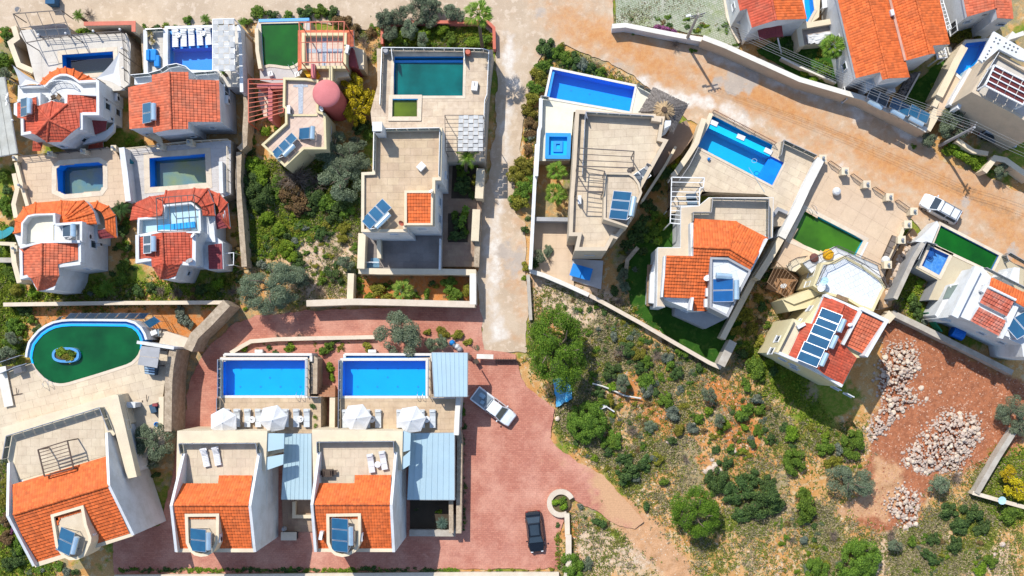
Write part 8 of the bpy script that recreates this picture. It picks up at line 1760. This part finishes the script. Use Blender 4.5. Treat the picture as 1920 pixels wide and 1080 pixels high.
PLANTS='''G 10 62 14;D 14 76 12;G 8 115 18;O 12 142 18;L 30 108 9;G 8 330 14;G 8 385 18;D 14 358 12;L 12 432 12;L 15 472 14;G 18 512 16;Y 32 542 12;L 64 549 11;Y 95 548 10;D 46 582 14;G 28 612 18;G 20 645 18;O 14 668 22;O 24 632 16;D 72 622 14;G 60 600 10
T 166 26 14;L 150 60 12;G 168 62 12;L 185 58 11;G 200 60 11;L 215 59 10;Y 235 62 9;L 310 47 8;G 352 38 10;D 292 50 8;G 270 50 7;G 330 48 6
G 486 24 16;D 512 30 13;G 540 32 13;D 572 24 18;G 600 20 16;R 640 42 18;D 622 24 15;R 662 58 15;T 682 78 18;R 695 58 11;Y 668 100 9;T 690 110 14;G 465 40 9
O 718 32 18;O 748 28 16;O 787 12 22;O 768 50 18;O 802 34 16;O 818 12 14;O 842 24 16;O 858 28 12;O 730 62 15;L 768 62 16;L 800 66 15;O 793 76 13;L 830 56 13;G 846 70 12;G 750 74 10;L 886 80 13;G 908 76 12
W 664 164 29;W 674 200 28;W 692 180 18;D 676 236 16;G 692 252 14;O 622 275 25;O 652 300 28;O 640 336 30;O 668 270 17;O 682 304 14;D 645 368 20
T 556 332 30;T 592 346 20;T 530 345 18;L 480 305 17;L 492 334 17;G 470 262 10;B 476 246 8;D 468 282 10;L 500 244 13;L 518 238 9;D 480 224 8;G 488 215 7;R 476 190 7
D 464 345 20;D 490 366 20;G 520 350 17;R 546 360 19;R 560 386 17;D 590 362 20;D 580 392 15;G 616 376 18;D 626 402 19;G 652 396 15;L 498 410 16;L 522 430 15;Y 645 428 13;Y 640 448 13;R 602 340 11;D 454 386 14;D 460 430 11;D 465 462 11;Y 476 486 9;D 540 442 9;G 582 448 8;B 552 452 9;Y 612 420 9;L 478 395 9
O 510 538 58;O 562 522 19;O 650 492 17;O 662 512 13;T 600 545 14;G 676 540 8;L 460 578 7
Y 706 545 18;O 836 514 8;G 842 534 19;G 852 556 17;Y 880 546 16;G 800 552 11;Y 725 556 10;L 690 556 9;L 672 525 7;Y 695 555 8;G 720 535 8
G 868 326 13;D 866 347 17;Y 893 338 10;D 862 422 13;D 857 441 13;G 852 404 9;G 884 305 11;G 862 308 10;D 884 362 9;L 872 402 9;G 870 434 9
D 1025 88 17;G 1045 96 12;Y 1052 88 8;G 1062 106 13;D 1078 112 12;B 1092 120 11;D 1110 128 11;G 1126 136 11;Y 1146 146 9;Y 1162 153 7;G 1020 125 15;Y 1010 146 14;G 1002 165 13;Y 996 186 13;Y 992 206 12;R 997 230 11;R 996 252 9;B 994 258 7;R 992 280 9
Y 986 310 17;Y 975 330 19;G 980 356 20;Y 976 380 17;D 985 430 9;Y 985 500 9;L 982 521 7;D 990 408 7
O 1010 480 14;O 1026 470 13;D 1003 492 11;T 1030 488 10
D 1216 386 15;D 1200 420 17;D 1190 442 16;G 1226 402 10;L 1240 420 13;G 1226 436 13;L 1236 450 9;G 1214 446 10;D 1175 460 13;L 1266 312 11;Y 1271 300 9;D 1230 352 11;D 1164 500 10;T 1180 480 10;O 1168 518 15;O 1174 540 13;D 1150 546 11;T 1160 566 13;Y 1190 580 7;D 1205 470 10
Y 1396 592 17;Y 1410 620 17;Y 1384 622 13;D 1430 575 11;Y 1420 560 13;G 1440 500 9;R 1440 540 9;G 1418 695 23;L 1440 680 13;G 1400 722 13;D 1452 692 12;Y 1425 640 12;G 1440 610 9
D 1715 570 15;D 1722 590 13;G 1708 558 11;L 1742 552 9;T 1680 576 13;R 1692 590 9;B 1734 602 9;Y 1752 612 8;L 1725 530 9;Y 1735 520 8
G 236 420 11;D 228 432 11;G 228 464 9;G 232 497 12;G 225 524 12;L 186 546 12;D 258 546 11;D 284 540 11;T 330 550 14;T 302 546 11;L 410 530 12;G 396 540 11;D 376 542 11;Y 430 520 9;T 436 546 11;L 245 265 11;G 266 270 9;D 30 362 7;B 125 548 7;Y 150 548 8;D 440 480 9;G 448 330 9;Y 440 440 7
B 334 584 15;B 352 604 13;B 341 598 11;R 60 640 8;Y 110 585 6;Y 160 584 6;R 240 586 6
L 308 655 8;G 306 671 9;L 304 688 9;G 301 706 9;L 300 723 9;G 303 740 8
O 285 828 36;O 285 868 13;D 293 890 9
Y 12 902 13;Y 10 942 15;R 15 972 15;R 10 1010 15;G 36 1020 17;D 30 1050 17;D 14 1058 13;G 110 1062 11;B 122 1070 11;D 142 1072 9;M 22 995 6;Y 30 945 9;O 8 860 12;D 6 820 10
L 458 652 9;L 545 650 9;G 612 655 15;L 617 690 11;Y 690 650 11;O 745 628 42;O 810 646 15;O 826 640 15;Y 830 625 13;Y 856 628 13;Y 802 622 9;Y 876 640 9;O 892 652 8;T 560 628 11;T 520 630 10;Y 640 648 7;L 622 706 9
L 604 778 6;L 604 795 6;D 600 758 7;G 868 770 9;D 872 800 7;D 868 832 7;D 866 866 7;G 862 905 6;T 872 940 8;D 864 965 6
L 358 1069 7;L 374 1070 7;L 388 1069 7;L 403 1070 6;L 416 1070 6;L 606 1070 7;L 622 1069 7;L 638 1070 7;L 650 1070 6;L 836 1070 8;G 850 1071 8;Y 918 1070 7;G 935 1071 6;D 440 1070 6;D 470 1071 6;D 505 1071 6;D 540 1070 6;D 570 1071 6;D 690 1071 6;D 725 1070 6;D 760 1071 6;D 795 1071 6;D 240 1070 6;D 280 1070 7;D 320 1071 6;Y 885 1072 5;Y 962 1070 6;Y 985 1071 6;Y 1010 1070 6;Y 1034 1068 7;Y 1046 1012 7;Y 1045 1040 7;D 1046 985 7;G 1050 965 6
L 822 960 8;D 780 955 6
P 1046 655 68
G 1100 790 43;D 1186 882 23;D 1170 858 14;D 1176 655 18;D 1200 690 13;D 1165 905 9
P 1304 960 49;D 1345 900 25;D 1378 920 28;D 1432 940 33;D 1412 896 17;D 1390 965 18;D 1440 905 16;G 1490 868 26;G 1507 950 28;G 1600 832 27;O 1596 903 36;G 1610 1055 48;G 1530 1072 26;O 1762 912 22;T 1792 896 18;D 1780 960 19;D 1822 962 21;D 1800 985 19;D 1842 988 17;D 1750 1012 14;D 1790 1022 17;G 1902 962 22;O 1898 768 27;O 1912 800 19;W 1888 888 19;W 1908 912 23;G 1872 862 9
G 1074 1064 25;G 1066 1040 10;O 1100 1058 13;D 1130 985 9;B 1088 950 8;D 1360 868 14;G 1420 770 10;D 1392 662 12;G 1370 840 9;D 1270 700 14;B 1250 668 13;D 1230 735 9;O 1330 740 15;B 1300 800 13;D 1260 825 10;O 1220 800 13;G 1150 830 16;D 1140 850 11;D 1310 690 10;O 1350 790 14;L 1395 800 9;D 1340 845 11;T 1285 860 13;B 1225 860 9;D 1210 950 9;G 1245 905 10;G 1130 940 6;D 1118 978 9
O 1792 228 32;O 1780 250 16;O 1745 262 17;L 1796 286 22;L 1818 300 22;L 1838 302 18;L 1776 280 13;O 1880 320 17;G 1860 320 8;G 1714 274 7
G 1545 136 16;L 1528 146 12;L 1510 138 9;G 1552 122 10;D 1482 82 10;Y 1540 98 11;L 1736 205 9;L 1746 190 9;G 1756 175 9;Y 1796 70 15;Y 1812 60 13;Y 1832 72 11;L 1905 68 6;M 1248 54 10;M 1232 50 8;M 1262 58 7;L 1275 56 5;T 1266 86 13;G 1300 94 8;G 1188 62 6;G 1380 84 7;D 1560 170 9;L 1750 160 7;G 1650 165 8'''
LOW=[]
for row in PLANTS.replace('\n',';').split(';'):
    if not row.strip():continue
    k,x,y,r=row.split(); x,y,r=float(x),float(y),float(r)
    if 455<x<660 and 255<y<392 or 958<x<1016 and 100<y<400:r*=1.3
    elif 1016<x<1170 and y<160 or 700<x<930 and y<95 or 20<x<450 and 380<y<560:r*=1.18
    if r<8.5 and not(300<x<312 and 640<y<745)and k not in 'MT':LOW.append((k,x,y,r,3.0 if 595<x<612 and 750<y<800 else .95 if 840<x<898 and 275<y<462 else 0.0)); continue
    hz=0.0
    if 840<x<898 and 275<y<462:hz=.95; r*=1.15
    if 715<x<905 and 510<y<562:hz=.3
    if 1040>x>1000 and 460<y<495:hz=.2
    if 258<x<312 and 800<y<880:hz=1.5
    plant(k,x,y,r,hz)
PLOTP=px_('460 320 640 400 610 420 520 470 470 480')
EDGEP=[px_(q)for q in('0 440 55 545 420 545 420 562 20 562 0 520','0 600 70 600 60 650 0 690','0 880 60 890 100 1075 0 1078','465 20 700 22 700 60 690 75 640 42 470 36','715 48 915 44 920 88 712 86','1015 90 1060 90 1170 148 1165 160 1040 122 1008 160 990 300 982 300 995 180','1375 580 1450 500 1440 700 1385 700','1690 540 1745 550 1740 620 1690 600','1480 80 1590 140 1570 180 1440 100','480 638 690 632 690 662 480 662','1150 470 1250 350 1240 420 1180 560','715 520 885 520 885 560 715 560','1150 0 1350 0 1380 70 1300 60 1160 40','206 385 246 380 252 545 206 545','438 300 464 300 464 560 438 560','0 60 24 60 30 140 26 150 0 146','10 310 26 310 30 420 0 440','255 540 440 530 440 560 255 560')]
plant('L',1043,941,9,.3,'light green plant inside the keyhole kerb, left one'); plant('G',1054,938,9,.3,'green plant inside the keyhole kerb, upper one'); plant('L',1057,950,8.6,.3,'light green plant inside the keyhole kerb, lower one')
# scattered scrub on the slope
SCR=[[(W(*p).x,W(*p).y)for p in px_(q)]for q in('1000 530 1190 600 1345 700 1430 740 1480 800 1600 800 1640 860 1560 960 1640 1000 1920 1000 1920 1080 1200 1080 1270 1010 1170 900 1070 840 1120 740 1000 700','470 420 680 440 680 560 470 500','1080 960 1180 1000 1260 1080 1080 1080')]
BL=[[(W(*p).x,W(*p).y)for p in q]for q in BROWNZ+TRACK]
def clus(p):return float(fbm(np.array([p.x*.13]),np.array([p.y*.13]),91,3)[0])
cnt=0
while cnt<70:
    x,y=R.uniform(460,1915),R.uniform(420,1078); p=W(x,y)
    if not any(inside(p,q)for q in SCR)or any(inside(p,q)for q in BL):continue
    k=R.choices('OBDGTYL',(2,1,2,4,2,1.6,1.6))[0]
    if clus(p)<.47 or math.hypot(x-1046,y-655)<105:continue
    plant(k,x,y,R.uniform(10,19),0.0); cnt+=1

while len(LOW)<1250:
    x,y=R.uniform(0,1918),R.uniform(30,1078); p=W(x,y)
    if any(inside(p,q)for q in BL)or not(any(inside(p,q)for q in SCR)or any(inside((x,y),q)for q in(PLOTP,)+tuple(EDGEP))):continue
    sl=any(inside(p,q)for q in SCR[:1]+SCR[2:])
    if sl and clus(p)<.5:continue
    LOW.append((R.choices('OBDGYLTR',(1.6,1,2,3,2.2,1.6,.8,.5)if sl else(1,.5,3,3,2,2,.3,.6))[0],x,y,R.uniform(3.5,9),0.0))
for x in range(226,862,6):
    if not 345<x%262+100<350:LOW.append(('L' if 352<x<420 or 600<x<655 or 832<x<858 else R.choice('DDG'),x,1069+R.uniform(-2,2),R.uniform(5,8),0.0))  # hedge row: lime leaves put the sunlight of lit spots into the colour
for y in range(755,1000,7):LOW.append((R.choice('DGDR'),868+R.uniform(-3,3),y,R.uniform(4,7),0.0))
for y in range(1000,1066,7):LOW.append((R.choice('YYG'),1047+R.uniform(-2,2),y,R.uniform(5,7),0.0))
LV={}
for k,x,y,r,z in LOW:
    if k=='T':k='R'
    me=protos(k,0,R.randrange(4)); n=len(me.vertices); co=np.empty(n*3,np.float32); me.vertices.foreach_get('co',co); co=co.reshape(-1,3)[:4*(150 if r<7 else 300)]if True else co
    rm=r/S*1.1; a=R.uniform(0,6.28); c,s=math.cos(a),math.sin(a); w=W(x,y,rm*.4); g_=float(gh(np.array([w.x]),np.array([w.y]))[0])
    LV.setdefault(k,[]).append(np.stack([(co[:,0]*c-co[:,1]*s)*rm+w.x,(co[:,0]*s+co[:,1]*c)*rm*R.uniform(.75,1)+w.y,co[:,2]*rm*.9+(z or g_)+rm*.2],-1))
for k,L_ in LV.items():
    V=np.concatenate(L_).astype(np.float32); n=len(V); me=bpy.data.meshes.new('low_scrub'); me.vertices.add(n); me.vertices.foreach_set('co',V.ravel()); me.loops.add(n); me.loops.foreach_set('vertex_index',np.arange(n,dtype=np.int32)); me.polygons.add(n//4); me.polygons.foreach_set('loop_start',np.arange(0,n,4,dtype=np.int32)); me.update(calc_edges=True); me.materials.append(KIND[k][0]); link('low_scrub',me,None,(0,0,0),'stuff')

# fan palms: every frond is a part
def frond_mesh(fan=True,m=None,n=9,seed=0):
    r=random.Random(seed); b=MB(); L=.5 if fan else 0
    b.bar((0,0,0),(L*.98,0,.16),.035,.025)if fan else None
    if fan:
        for i in range(n):
            a=(i-(n-1)/2)*.17; l=.64*(1-.35*abs(i-(n-1)/2)/n*1.4); o=Vector((L*.9,0,.15)); d=Vector((math.cos(a),math.sin(a),-.05)); e=o+d*l*.7; t=o+d*l+Vector((0,0,-.16*r.uniform(.7,1.3))); w=Vector((-d.y,d.x,0))*.034; f=Vector((0,0,.03 if i%2 else-.01))
            b.add([o,e+w+f,t,e-w-f],[(0,1,2,3)])
    else:
        P=[Vector((i/9*1.1,0,.35*math.sin(i/9*2.6)-.25*(i/9)**2))for i in range(10)]; b.path(P,.015,4)
        for i in range(1,10):
            for s in(-1,1):
                for k in range(2):
                    q=P[i-1].lerp(P[i],k/2); l=.32*(1-(i/10)**3)+.05; t=q+Vector((.14,s*l,-.1)); w=Vector((.03,0,0)); b.add([q-w,t,q+w],[(0,1,2)])
    return b.mesh('frond',m)
PALMG=leafm('palm_leaf',(.10,.19,.012),(.07,.14,.010),(.16,.25,.03)); PALMD=leafm('palm_leaf_dark',(.045,.10,.02),(.03,.07,.018),(.07,.13,.03)); PALMY=leafm('palm_leaf_old',(.24,.21,.03),(.17,.14,.03),(.3,.24,.05))
def palm(label,px,py,r,ht,m=PALMG,fan=True,n=15,zb=0,bx=None,dead=5):
    """crown seen at (px, py); trunk height ht"""
    c=W(px,py,zb+ht); base=W(*bx,zb)if bx else Vector((c.x,c.y,zb)); rm=r/S*.86
    t=thing('palm_tree',label,'palm',(base.x,base.y,zb),'palms in the gardens'); d=Vector((c.x-base.x,c.y-base.y,ht)); ORG[t.name]=Vector((0,0,0))
    mb=MB(); k=9; P=[Vector((d.x*(i/k)**1.5,d.y*(i/k)**1.5,ht*i/k))for i in range(k+1)]
    for i in range(k):mb.tube(P[i],P[i+1],.2-.04*i/k,8,.17-.04*i/k)
    mb.build('trunk',BARK,t)
    ms=[frond_mesh(fan,m,seed=s)for s in range(3)]; old=frond_mesh(fan,PALMY,seed=9)
    for i in range(n+dead):
        a=i*2.39996; f=i/n; el=.95-1.15*min(f,1.05)**.8+R.uniform(-.12,.12)if i<n else R.uniform(-.75,-.4)
        o=link('frond',ms[i%3]if i<n else old,t); o.location=d; s=rm*(.75+.25*min(1,f+.3))*R.uniform(.9,1.08)if i<n else rm*.7; o.scale=(s,s,s); o.rotation_euler=(R.uniform(-.2,.2),-el,a)
    return t
palm('tall fan palm at the top of the teal pool lot',897,28,31,8.0,bx=(905,92),dead=8)
palm('fan palm in the orange bed below the slate courtyard',757,545,27,1.3,m=leafm('palm_leaf_lime',(.15,.24,.02),(.10,.18,.015),(.22,.29,.05)),zb=.3)
palm('fan palm below the empty square pool, upper of two',1043,322,24,2.6,zb=.5); palm('fan palm below the empty square pool, lower of two',1041,364,26,2.4,zb=.5)
palm('big fan palm between the small patio and the big orange roof',1560,88,28,4.6,bx=(1568,118),n=24,dead=9)
palm('drooping palm between the white villa and its cloth pergola',876,294,23,4.0,fan=False,bx=(874,322),n=13,dead=1,zb=.9)
palm('feathery palm between the two curved-roof villas',228,392,21,2.2,m=PALMD,fan=False,n=18,dead=2); palm('light green feathery palm in the gardens below the orange skirt roof',203,540,19,1.0,fan=False,n=20,dead=2)
palm('small palm beside the bare bush at the top road',148,30,13,1.6,fan=False,n=16,dead=1); palm('small palm at the top corner of the lounger pool, beside the cloth frame',386,36,12,1.3,fan=False,n=16,dead=1); palm('small palm above the wall of the lounger pool terrace',455,42,11,1.2,fan=False,n=14,dead=1)
palm('dark spiky palm in the narrow gap right of the beige house',1250,326,15,1.6,m=PALMD,fan=False,n=22,dead=0); palm('grey-green agave-like palm in the bed beside the right carport',829,980,14,.7,m=leafm('agave_leaf',(.10,.17,.13),(.07,.13,.1),(.14,.2,.16)),fan=False,n=22,dead=0)
palm('small potted-looking palm at the right corner of the lounger pool',418,136,6,1.0,fan=False,n=12,dead=0,zb=2.7)
for k,(x,y,r)in enumerate(((874,394,9),(870,412,10),(866,424,8),(1229,455,9))):
    t=thing('broadleaf_plant',f'plant with broad bright leaves in {("the brown yard, topmost", "the brown yard, middle", "the brown yard, lowest", "the gap beside the lawn")[k]}','plant',tuple(W(x,y,1.4 if k<3 else 0)),'broad-leaved plants'); ORG[t.name]=Vector((0,0,0)); MB().tube((0,0,0),(0,0,.9),.05,6).build('stem',BARK,t)
    for i in range(7):
        a=i*.9; b=MB(); L=r/S*R.uniform(.8,1.1); d=Vector((math.cos(a),math.sin(a),0)); w=Vector((-d.y,d.x,0))*L*.3; o=Vector((0,0,.85)); b.add([o,o+d*L*.5+w+Vector((0,0,.25)),o+d*L+Vector((0,0,.05)),o+d*L*.5-w+Vector((0,0,.25)),o+d*L*.5+Vector((0,0,.2))],[(0,4,1),(1,4,2),(2,4,3),(3,4,0)]); b.build('leaf',PALMG,t)
# island planting
for i,(dx,dy)in enumerate(((-12,-2),(0,3),(12,-1),(-4,-7),(8,6))):plant('LYGLY'[i],122.6+dx,664.5+dy,9.5,3.1,f'{("left", "middle", "right", "upper", "lower")[i]} plant on the island of the teardrop pool')

# ------------------------------------------------------------------ loose stones, grass, boulders
def rock_mesh(seed,m,sub=0):
    r=random.Random(seed); b=MB(); n=7; rings=[]
    for z,q in((-.45,.6),(-.05,1.0),(.35,.85),(.6,.4)):
        rings.append([Vector((q*math.cos(6.28*i/n+z)*r.uniform(.8,1.15),q*math.sin(6.28*i/n+z)*r.uniform(.8,1.15),z*r.uniform(.85,1.1)))for i in range(n)])
    b.loft(rings); return b.mesh('boulder',m)
ROCK=mat('pale_limestone',(.57,.48,.39),(.50,.39,.30),scale=3,obr=.16,isl=.05,dirt=(.42,.28,.18),dscale=1.5,damt=.35,bump=.5,bscale=14)
RM=[rock_mesh(s,ROCK)for s in range(8)]
HEAPS=[('1662 650 1708 640 1728 690 1704 722 1726 752 1692 772 1664 802 1640 826 1622 806 1650 764 1645 702',120,'pale boulder in the long heap beside the yellow house','boulders of the long upper heap'),('1772 772 1830 782 1838 822 1812 852 1802 882 1732 888 1696 872 1698 848 1738 806',130,'pale boulder in the broad heap in the middle of the excavation','boulders of the broad middle heap'),('1692 912 1722 924 1724 986 1702 994 1658 950',45,'pale boulder in the small heap below the excavation','boulders of the small lower heap')]
small=MB()
for q,n,lab,grp in HEAPS:
    P=[(W(*p).x,W(*p).y)for p in px_(q)]; x0,x1=min(p[0]for p in P),max(p[0]for p in P); y0,y1=min(p[1]for p in P),max(p[1]for p in P); PP=np.array(P)
    def dist(x,y):return float(sdist(np.array([x]),np.array([y]),P)[0])
    k=0
    while k<n:
        x,y=R.uniform(x0,x1),R.uniform(y0,y1); d=dist(x,y)
        if d<0:continue
        s=R.choice((.14,.17,.2,.24,.3))*R.uniform(.8,1.15); z=min(.9,d*.55)*R.uniform(.75,1.0)+s*.3
        o=bpy.data.objects.new('boulder',RM[k%8]); col.objects.link(o); o.location=(x,y,z-.1); o.scale=(s,s*R.uniform(.75,1.1),s*R.uniform(.7,1)); o.rotation_euler=(R.uniform(-.4,.4),R.uniform(-.4,.4),R.uniform(0,6.28)); setp(o,lab,'boulder',grp); k+=1
    for k in range(n*12):
        x,y=R.uniform(x0-.8,x1+.8),R.uniform(y0-.8,y1+.8); d=dist(x,y)
        if d<-.8*R.random()**2:continue
        s=R.uniform(.06,.17); z=max(0,min(.9,d*.55))*R.uniform(.6,.95)
        small.lathe((x,y,z-.02-s*.3),[(s*.7,0),(s*R.uniform(.9,1.2),s*.5),(s*.5,s)],5)
small.build('rubble',ROCK,None,kind='stuff')
bank=MB(); bp_=[(W(*p).x,W(*p).y)for p in px_('1706 430 1722 452 1690 500 1672 545 1665 575 1640 580 1655 520 1672 480 1690 450')]
for k in range(1300):
    x,y=R.uniform(min(p[0]for p in bp_),max(p[0]for p in bp_)),R.uniform(min(p[1]for p in bp_),max(p[1]for p in bp_))
    if not inside((x,y),bp_):continue
    d=float(sdist(np.array([x]),np.array([y]),bp_)[0]); s=R.uniform(.12,.3); bank.lathe((x,y,.2+d*1.2+R.uniform(-.1,.1)),[(s*.7,-s),(s,0),(s*.55,s*.5)],6)
bank.build('rubble_bank',mat('bank_stone',(.60,.50,.42),(.50,.38,.28),scale=2,isl=.15,bump=.4),None,kind='stuff'); MB().prism(bp_,0,.9).build('bank_core',mat('bank_earth',(.42,.26,.14)),None,'structure',loc=(bp_[0][0],bp_[0][1],0))
for k,(x,y,s)in enumerate(((1332,880,.5),(1340,872,.45),(1348,884,.5),(1322,884,.35),(1045,785,.3),(1378,846,.25),(1335,862,.3),(1253,828,.3),(1700,660,.3),(1762,735,.28),(1727,728,.35),(1737,748,.3),(1800,775,.3),(1880,1020,.35),(1865,1040,.2),(1520,930,.2),(1300,795,.2))):
    o=bpy.data.objects.new('boulder',RM[k%8]); col.objects.link(o); p=W(x,y,s*.2); o.location=p; o.scale=(s,s*.85,s*.8); o.rotation_euler=(0,0,k); setp(o,describe('cream','boulder',x,y,s*17),'boulder','single boulders on the slope')
def scatter(n,dens,bound,seed):
    r=np.random.RandomState(seed); out=[]
    while len(out)<n:
        x=r.uniform(bound[0],bound[1],20000); y=r.uniform(bound[2],bound[3],20000); k=r.uniform(size=20000)<dens(x,y); out+=list(zip(x[k],y[k]))
    return np.array(out[:n]),r
def soil_only(x,y):
    d=np.maximum(sdist(x,y,[W(*p)for p in ROADP]),sdist(x,y,[W(*p)for p in DRIVEP])); return(d<-.25)
WHOLE=px_('1000 525 1180 565 1345 700 1430 730 1490 800 1620 790 1660 820 1920 860 1920 1085 1060 1085 1060 960 1180 990 1120 890 1060 830 990 700')
PLOT=px_('455 300 690 300 690 560 560 575 455 560')
EDGE=[px_('-20 430 60 540 440 545 440 565 30 600 60 650 -20 690'),px_('-20 860 60 900 110 1085 -20 1085'),px_('460 20 700 20 700 60 690 90 640 40 470 40'),px_('705 45 925 40 930 92 705 92'),px_('1010 80 1190 150 1180 165 1040 125 1015 150 1000 300 985 300'),px_('1370 560 1480 480 1440 720 1380 720'),px_('1680 500 1750 540 1740 620 1680 600'),px_('1480 70 1600 130 1590 190 1430 100'),px_('460 635 690 630 690 665 470 665'),px_('1150 -10 1360 -10 1390 85 1160 45')]
def dgrass(x,y):
    return np.clip(att_grass(x,y)*1.4+.12,0,1)*np.maximum(soft(x,y,WHOLE,w=1),np.maximum(soft(x,y,PLOT,w=1),softs(x,y,EDGE,w=1)))*soil_only(x,y)*(1-softs(x,y,BROWNZ+TRACK,w=1.5))
def tufts(name,n,dens,m,seed,h0,h1,blades=6,bound=(-60,54,-25,40)):
    P,r=scatter(n,dens,bound,seed); n=len(P); Z=gh(P[:,0],P[:,1]); k=n*blades
    X=np.repeat(P[:,0],blades)+r.normal(size=k)*.07; Y=np.repeat(P[:,1],blades)+r.normal(size=k)*.07; z=np.repeat(Z,blades)-.02
    a=r.uniform(0,6.283,k); L=r.uniform(h0,h1,k); el=r.uniform(.3,1.2,k); w=L*.16
    dx,dy,dz=np.cos(a)*np.cos(el)*L,np.sin(a)*np.cos(el)*L,np.sin(el)*L; wx,wy=-np.sin(a)*w,np.cos(a)*w
    V=np.stack([np.stack([X-wx*.5,Y-wy*.5,z],-1),np.stack([X+dx*.55+wx,Y+dy*.55+wy,z+dz*.7],-1),np.stack([X+dx,Y+dy,z+dz*.9],-1),np.stack([X+dx*.55-wx,Y+dy*.55-wy,z+dz*.7],-1)],1)
    me=bpy.data.meshes.new(name); me.vertices.add(k*4); me.vertices.foreach_set('co',V.reshape(-1)); me.loops.add(k*4); me.loops.foreach_set('vertex_index',np.arange(k*4,dtype=np.int32)); me.polygons.add(k); me.polygons.foreach_set('loop_start',np.arange(0,k*4,4,dtype=np.int32)); me.update(calc_edges=True); me.materials.append(m); link(name,me,None,(0,0,0),'stuff')
tufts('grass',28000,dgrass,mat('green_grass_blade',(.13,.20,.018),(.19,.20,.04),scale=.5,isl=.3,isl2=(.24,.23,.05),fine=0,trans=.2),5,.12,.34)
tufts('dry_grass',15000,lambda x,y:dgrass(x,y)*np.clip((fbm(x*.3,y*.3,44)-.35)*3,0.05,1),mat('dry_grass_blade',(.36,.29,.16),(.28,.24,.15),scale=.5,isl=.3,fine=0,trans=.15),6,.15,.4)
tufts('undergrowth',11000,lambda x,y:softs(x,y,LUSH,w=1)*soil_only(x,y),mat('lush_blade',(.11,.22,.012),(.17,.23,.015),scale=.5,isl=.3,isl2=(.24,.27,.03),fine=0,trans=.2),8,.15,.45)
def stones(name,n,dens,m,seed,s0,s1,bound=(-60,54,-25,40)):
    P,r=scatter(n,dens,bound,seed); n=len(P); Z=gh(P[:,0],P[:,1]); s=r.uniform(s0,s1,n)**1.0; base=np.array([[1,0,0],[.3,.95,0],[-.8,.6,0],[-.8,-.6,0],[.3,-.95,0],[.1,.1,.7]])
    V=base[None]*(1+r.normal(size=(n,6,1))*.22)*s[:,None,None]; a=r.uniform(0,6.283,n); c,q=np.cos(a)[:,None],np.sin(a)[:,None]
    V=np.stack([V[...,0]*c-V[...,1]*q+P[:,:1],V[...,0]*q+V[...,1]*c+P[:,1:2],V[...,2]+Z[:,None]-.01],-1)
    F=np.array([[0,1,5],[1,2,5],[2,3,5],[3,4,5],[4,0,5]]); idx=(F[None]+np.arange(n)[:,None,None]*6).reshape(-1)
    me=bpy.data.meshes.new(name); me.vertices.add(n*6); me.vertices.foreach_set('co',V.reshape(-1)); me.loops.add(len(idx)); me.loops.foreach_set('vertex_index',idx.astype(np.int32)); me.polygons.add(len(idx)//3); me.polygons.foreach_set('loop_start',np.arange(0,len(idx),3,dtype=np.int32)); me.update(calc_edges=True); me.materials.append(m); link(name,me,None,(0,0,0),'stuff')
stones('gravel',9000,lambda x,y:np.clip((fbm(x*.25,y*.25,71)-.38)*2.5,0.03,1)*np.maximum(soft(x,y,WHOLE,w=1),softs(x,y,PALES,w=1))*soil_only(x,y)*(1-softs(x,y,BROWNZ,w=1)),mat('white_gravel',(.52,.42,.31),(.47,.32,.21),scale=.8,isl=.25,fine=0),9,.03,.11)
stones('clods',4500,lambda x,y:softs(x,y,BROWNZ,w=1),mat('red_clod',(.40,.17,.09),(.33,.13,.07),scale=.8,isl=.2,isl2=(.42,.26,.18),fine=0),10,.03,.12)
stones('road_stones',1800,lambda x,y:softs(x,y,DIRT,w=2)*.6+.05*(sdist(x,y,[W(*p)for p in ROADP])>0),mat('road_pebble',(.5,.38,.26),(.6,.5,.4),isl=.2,fine=0),12,.02,.07)
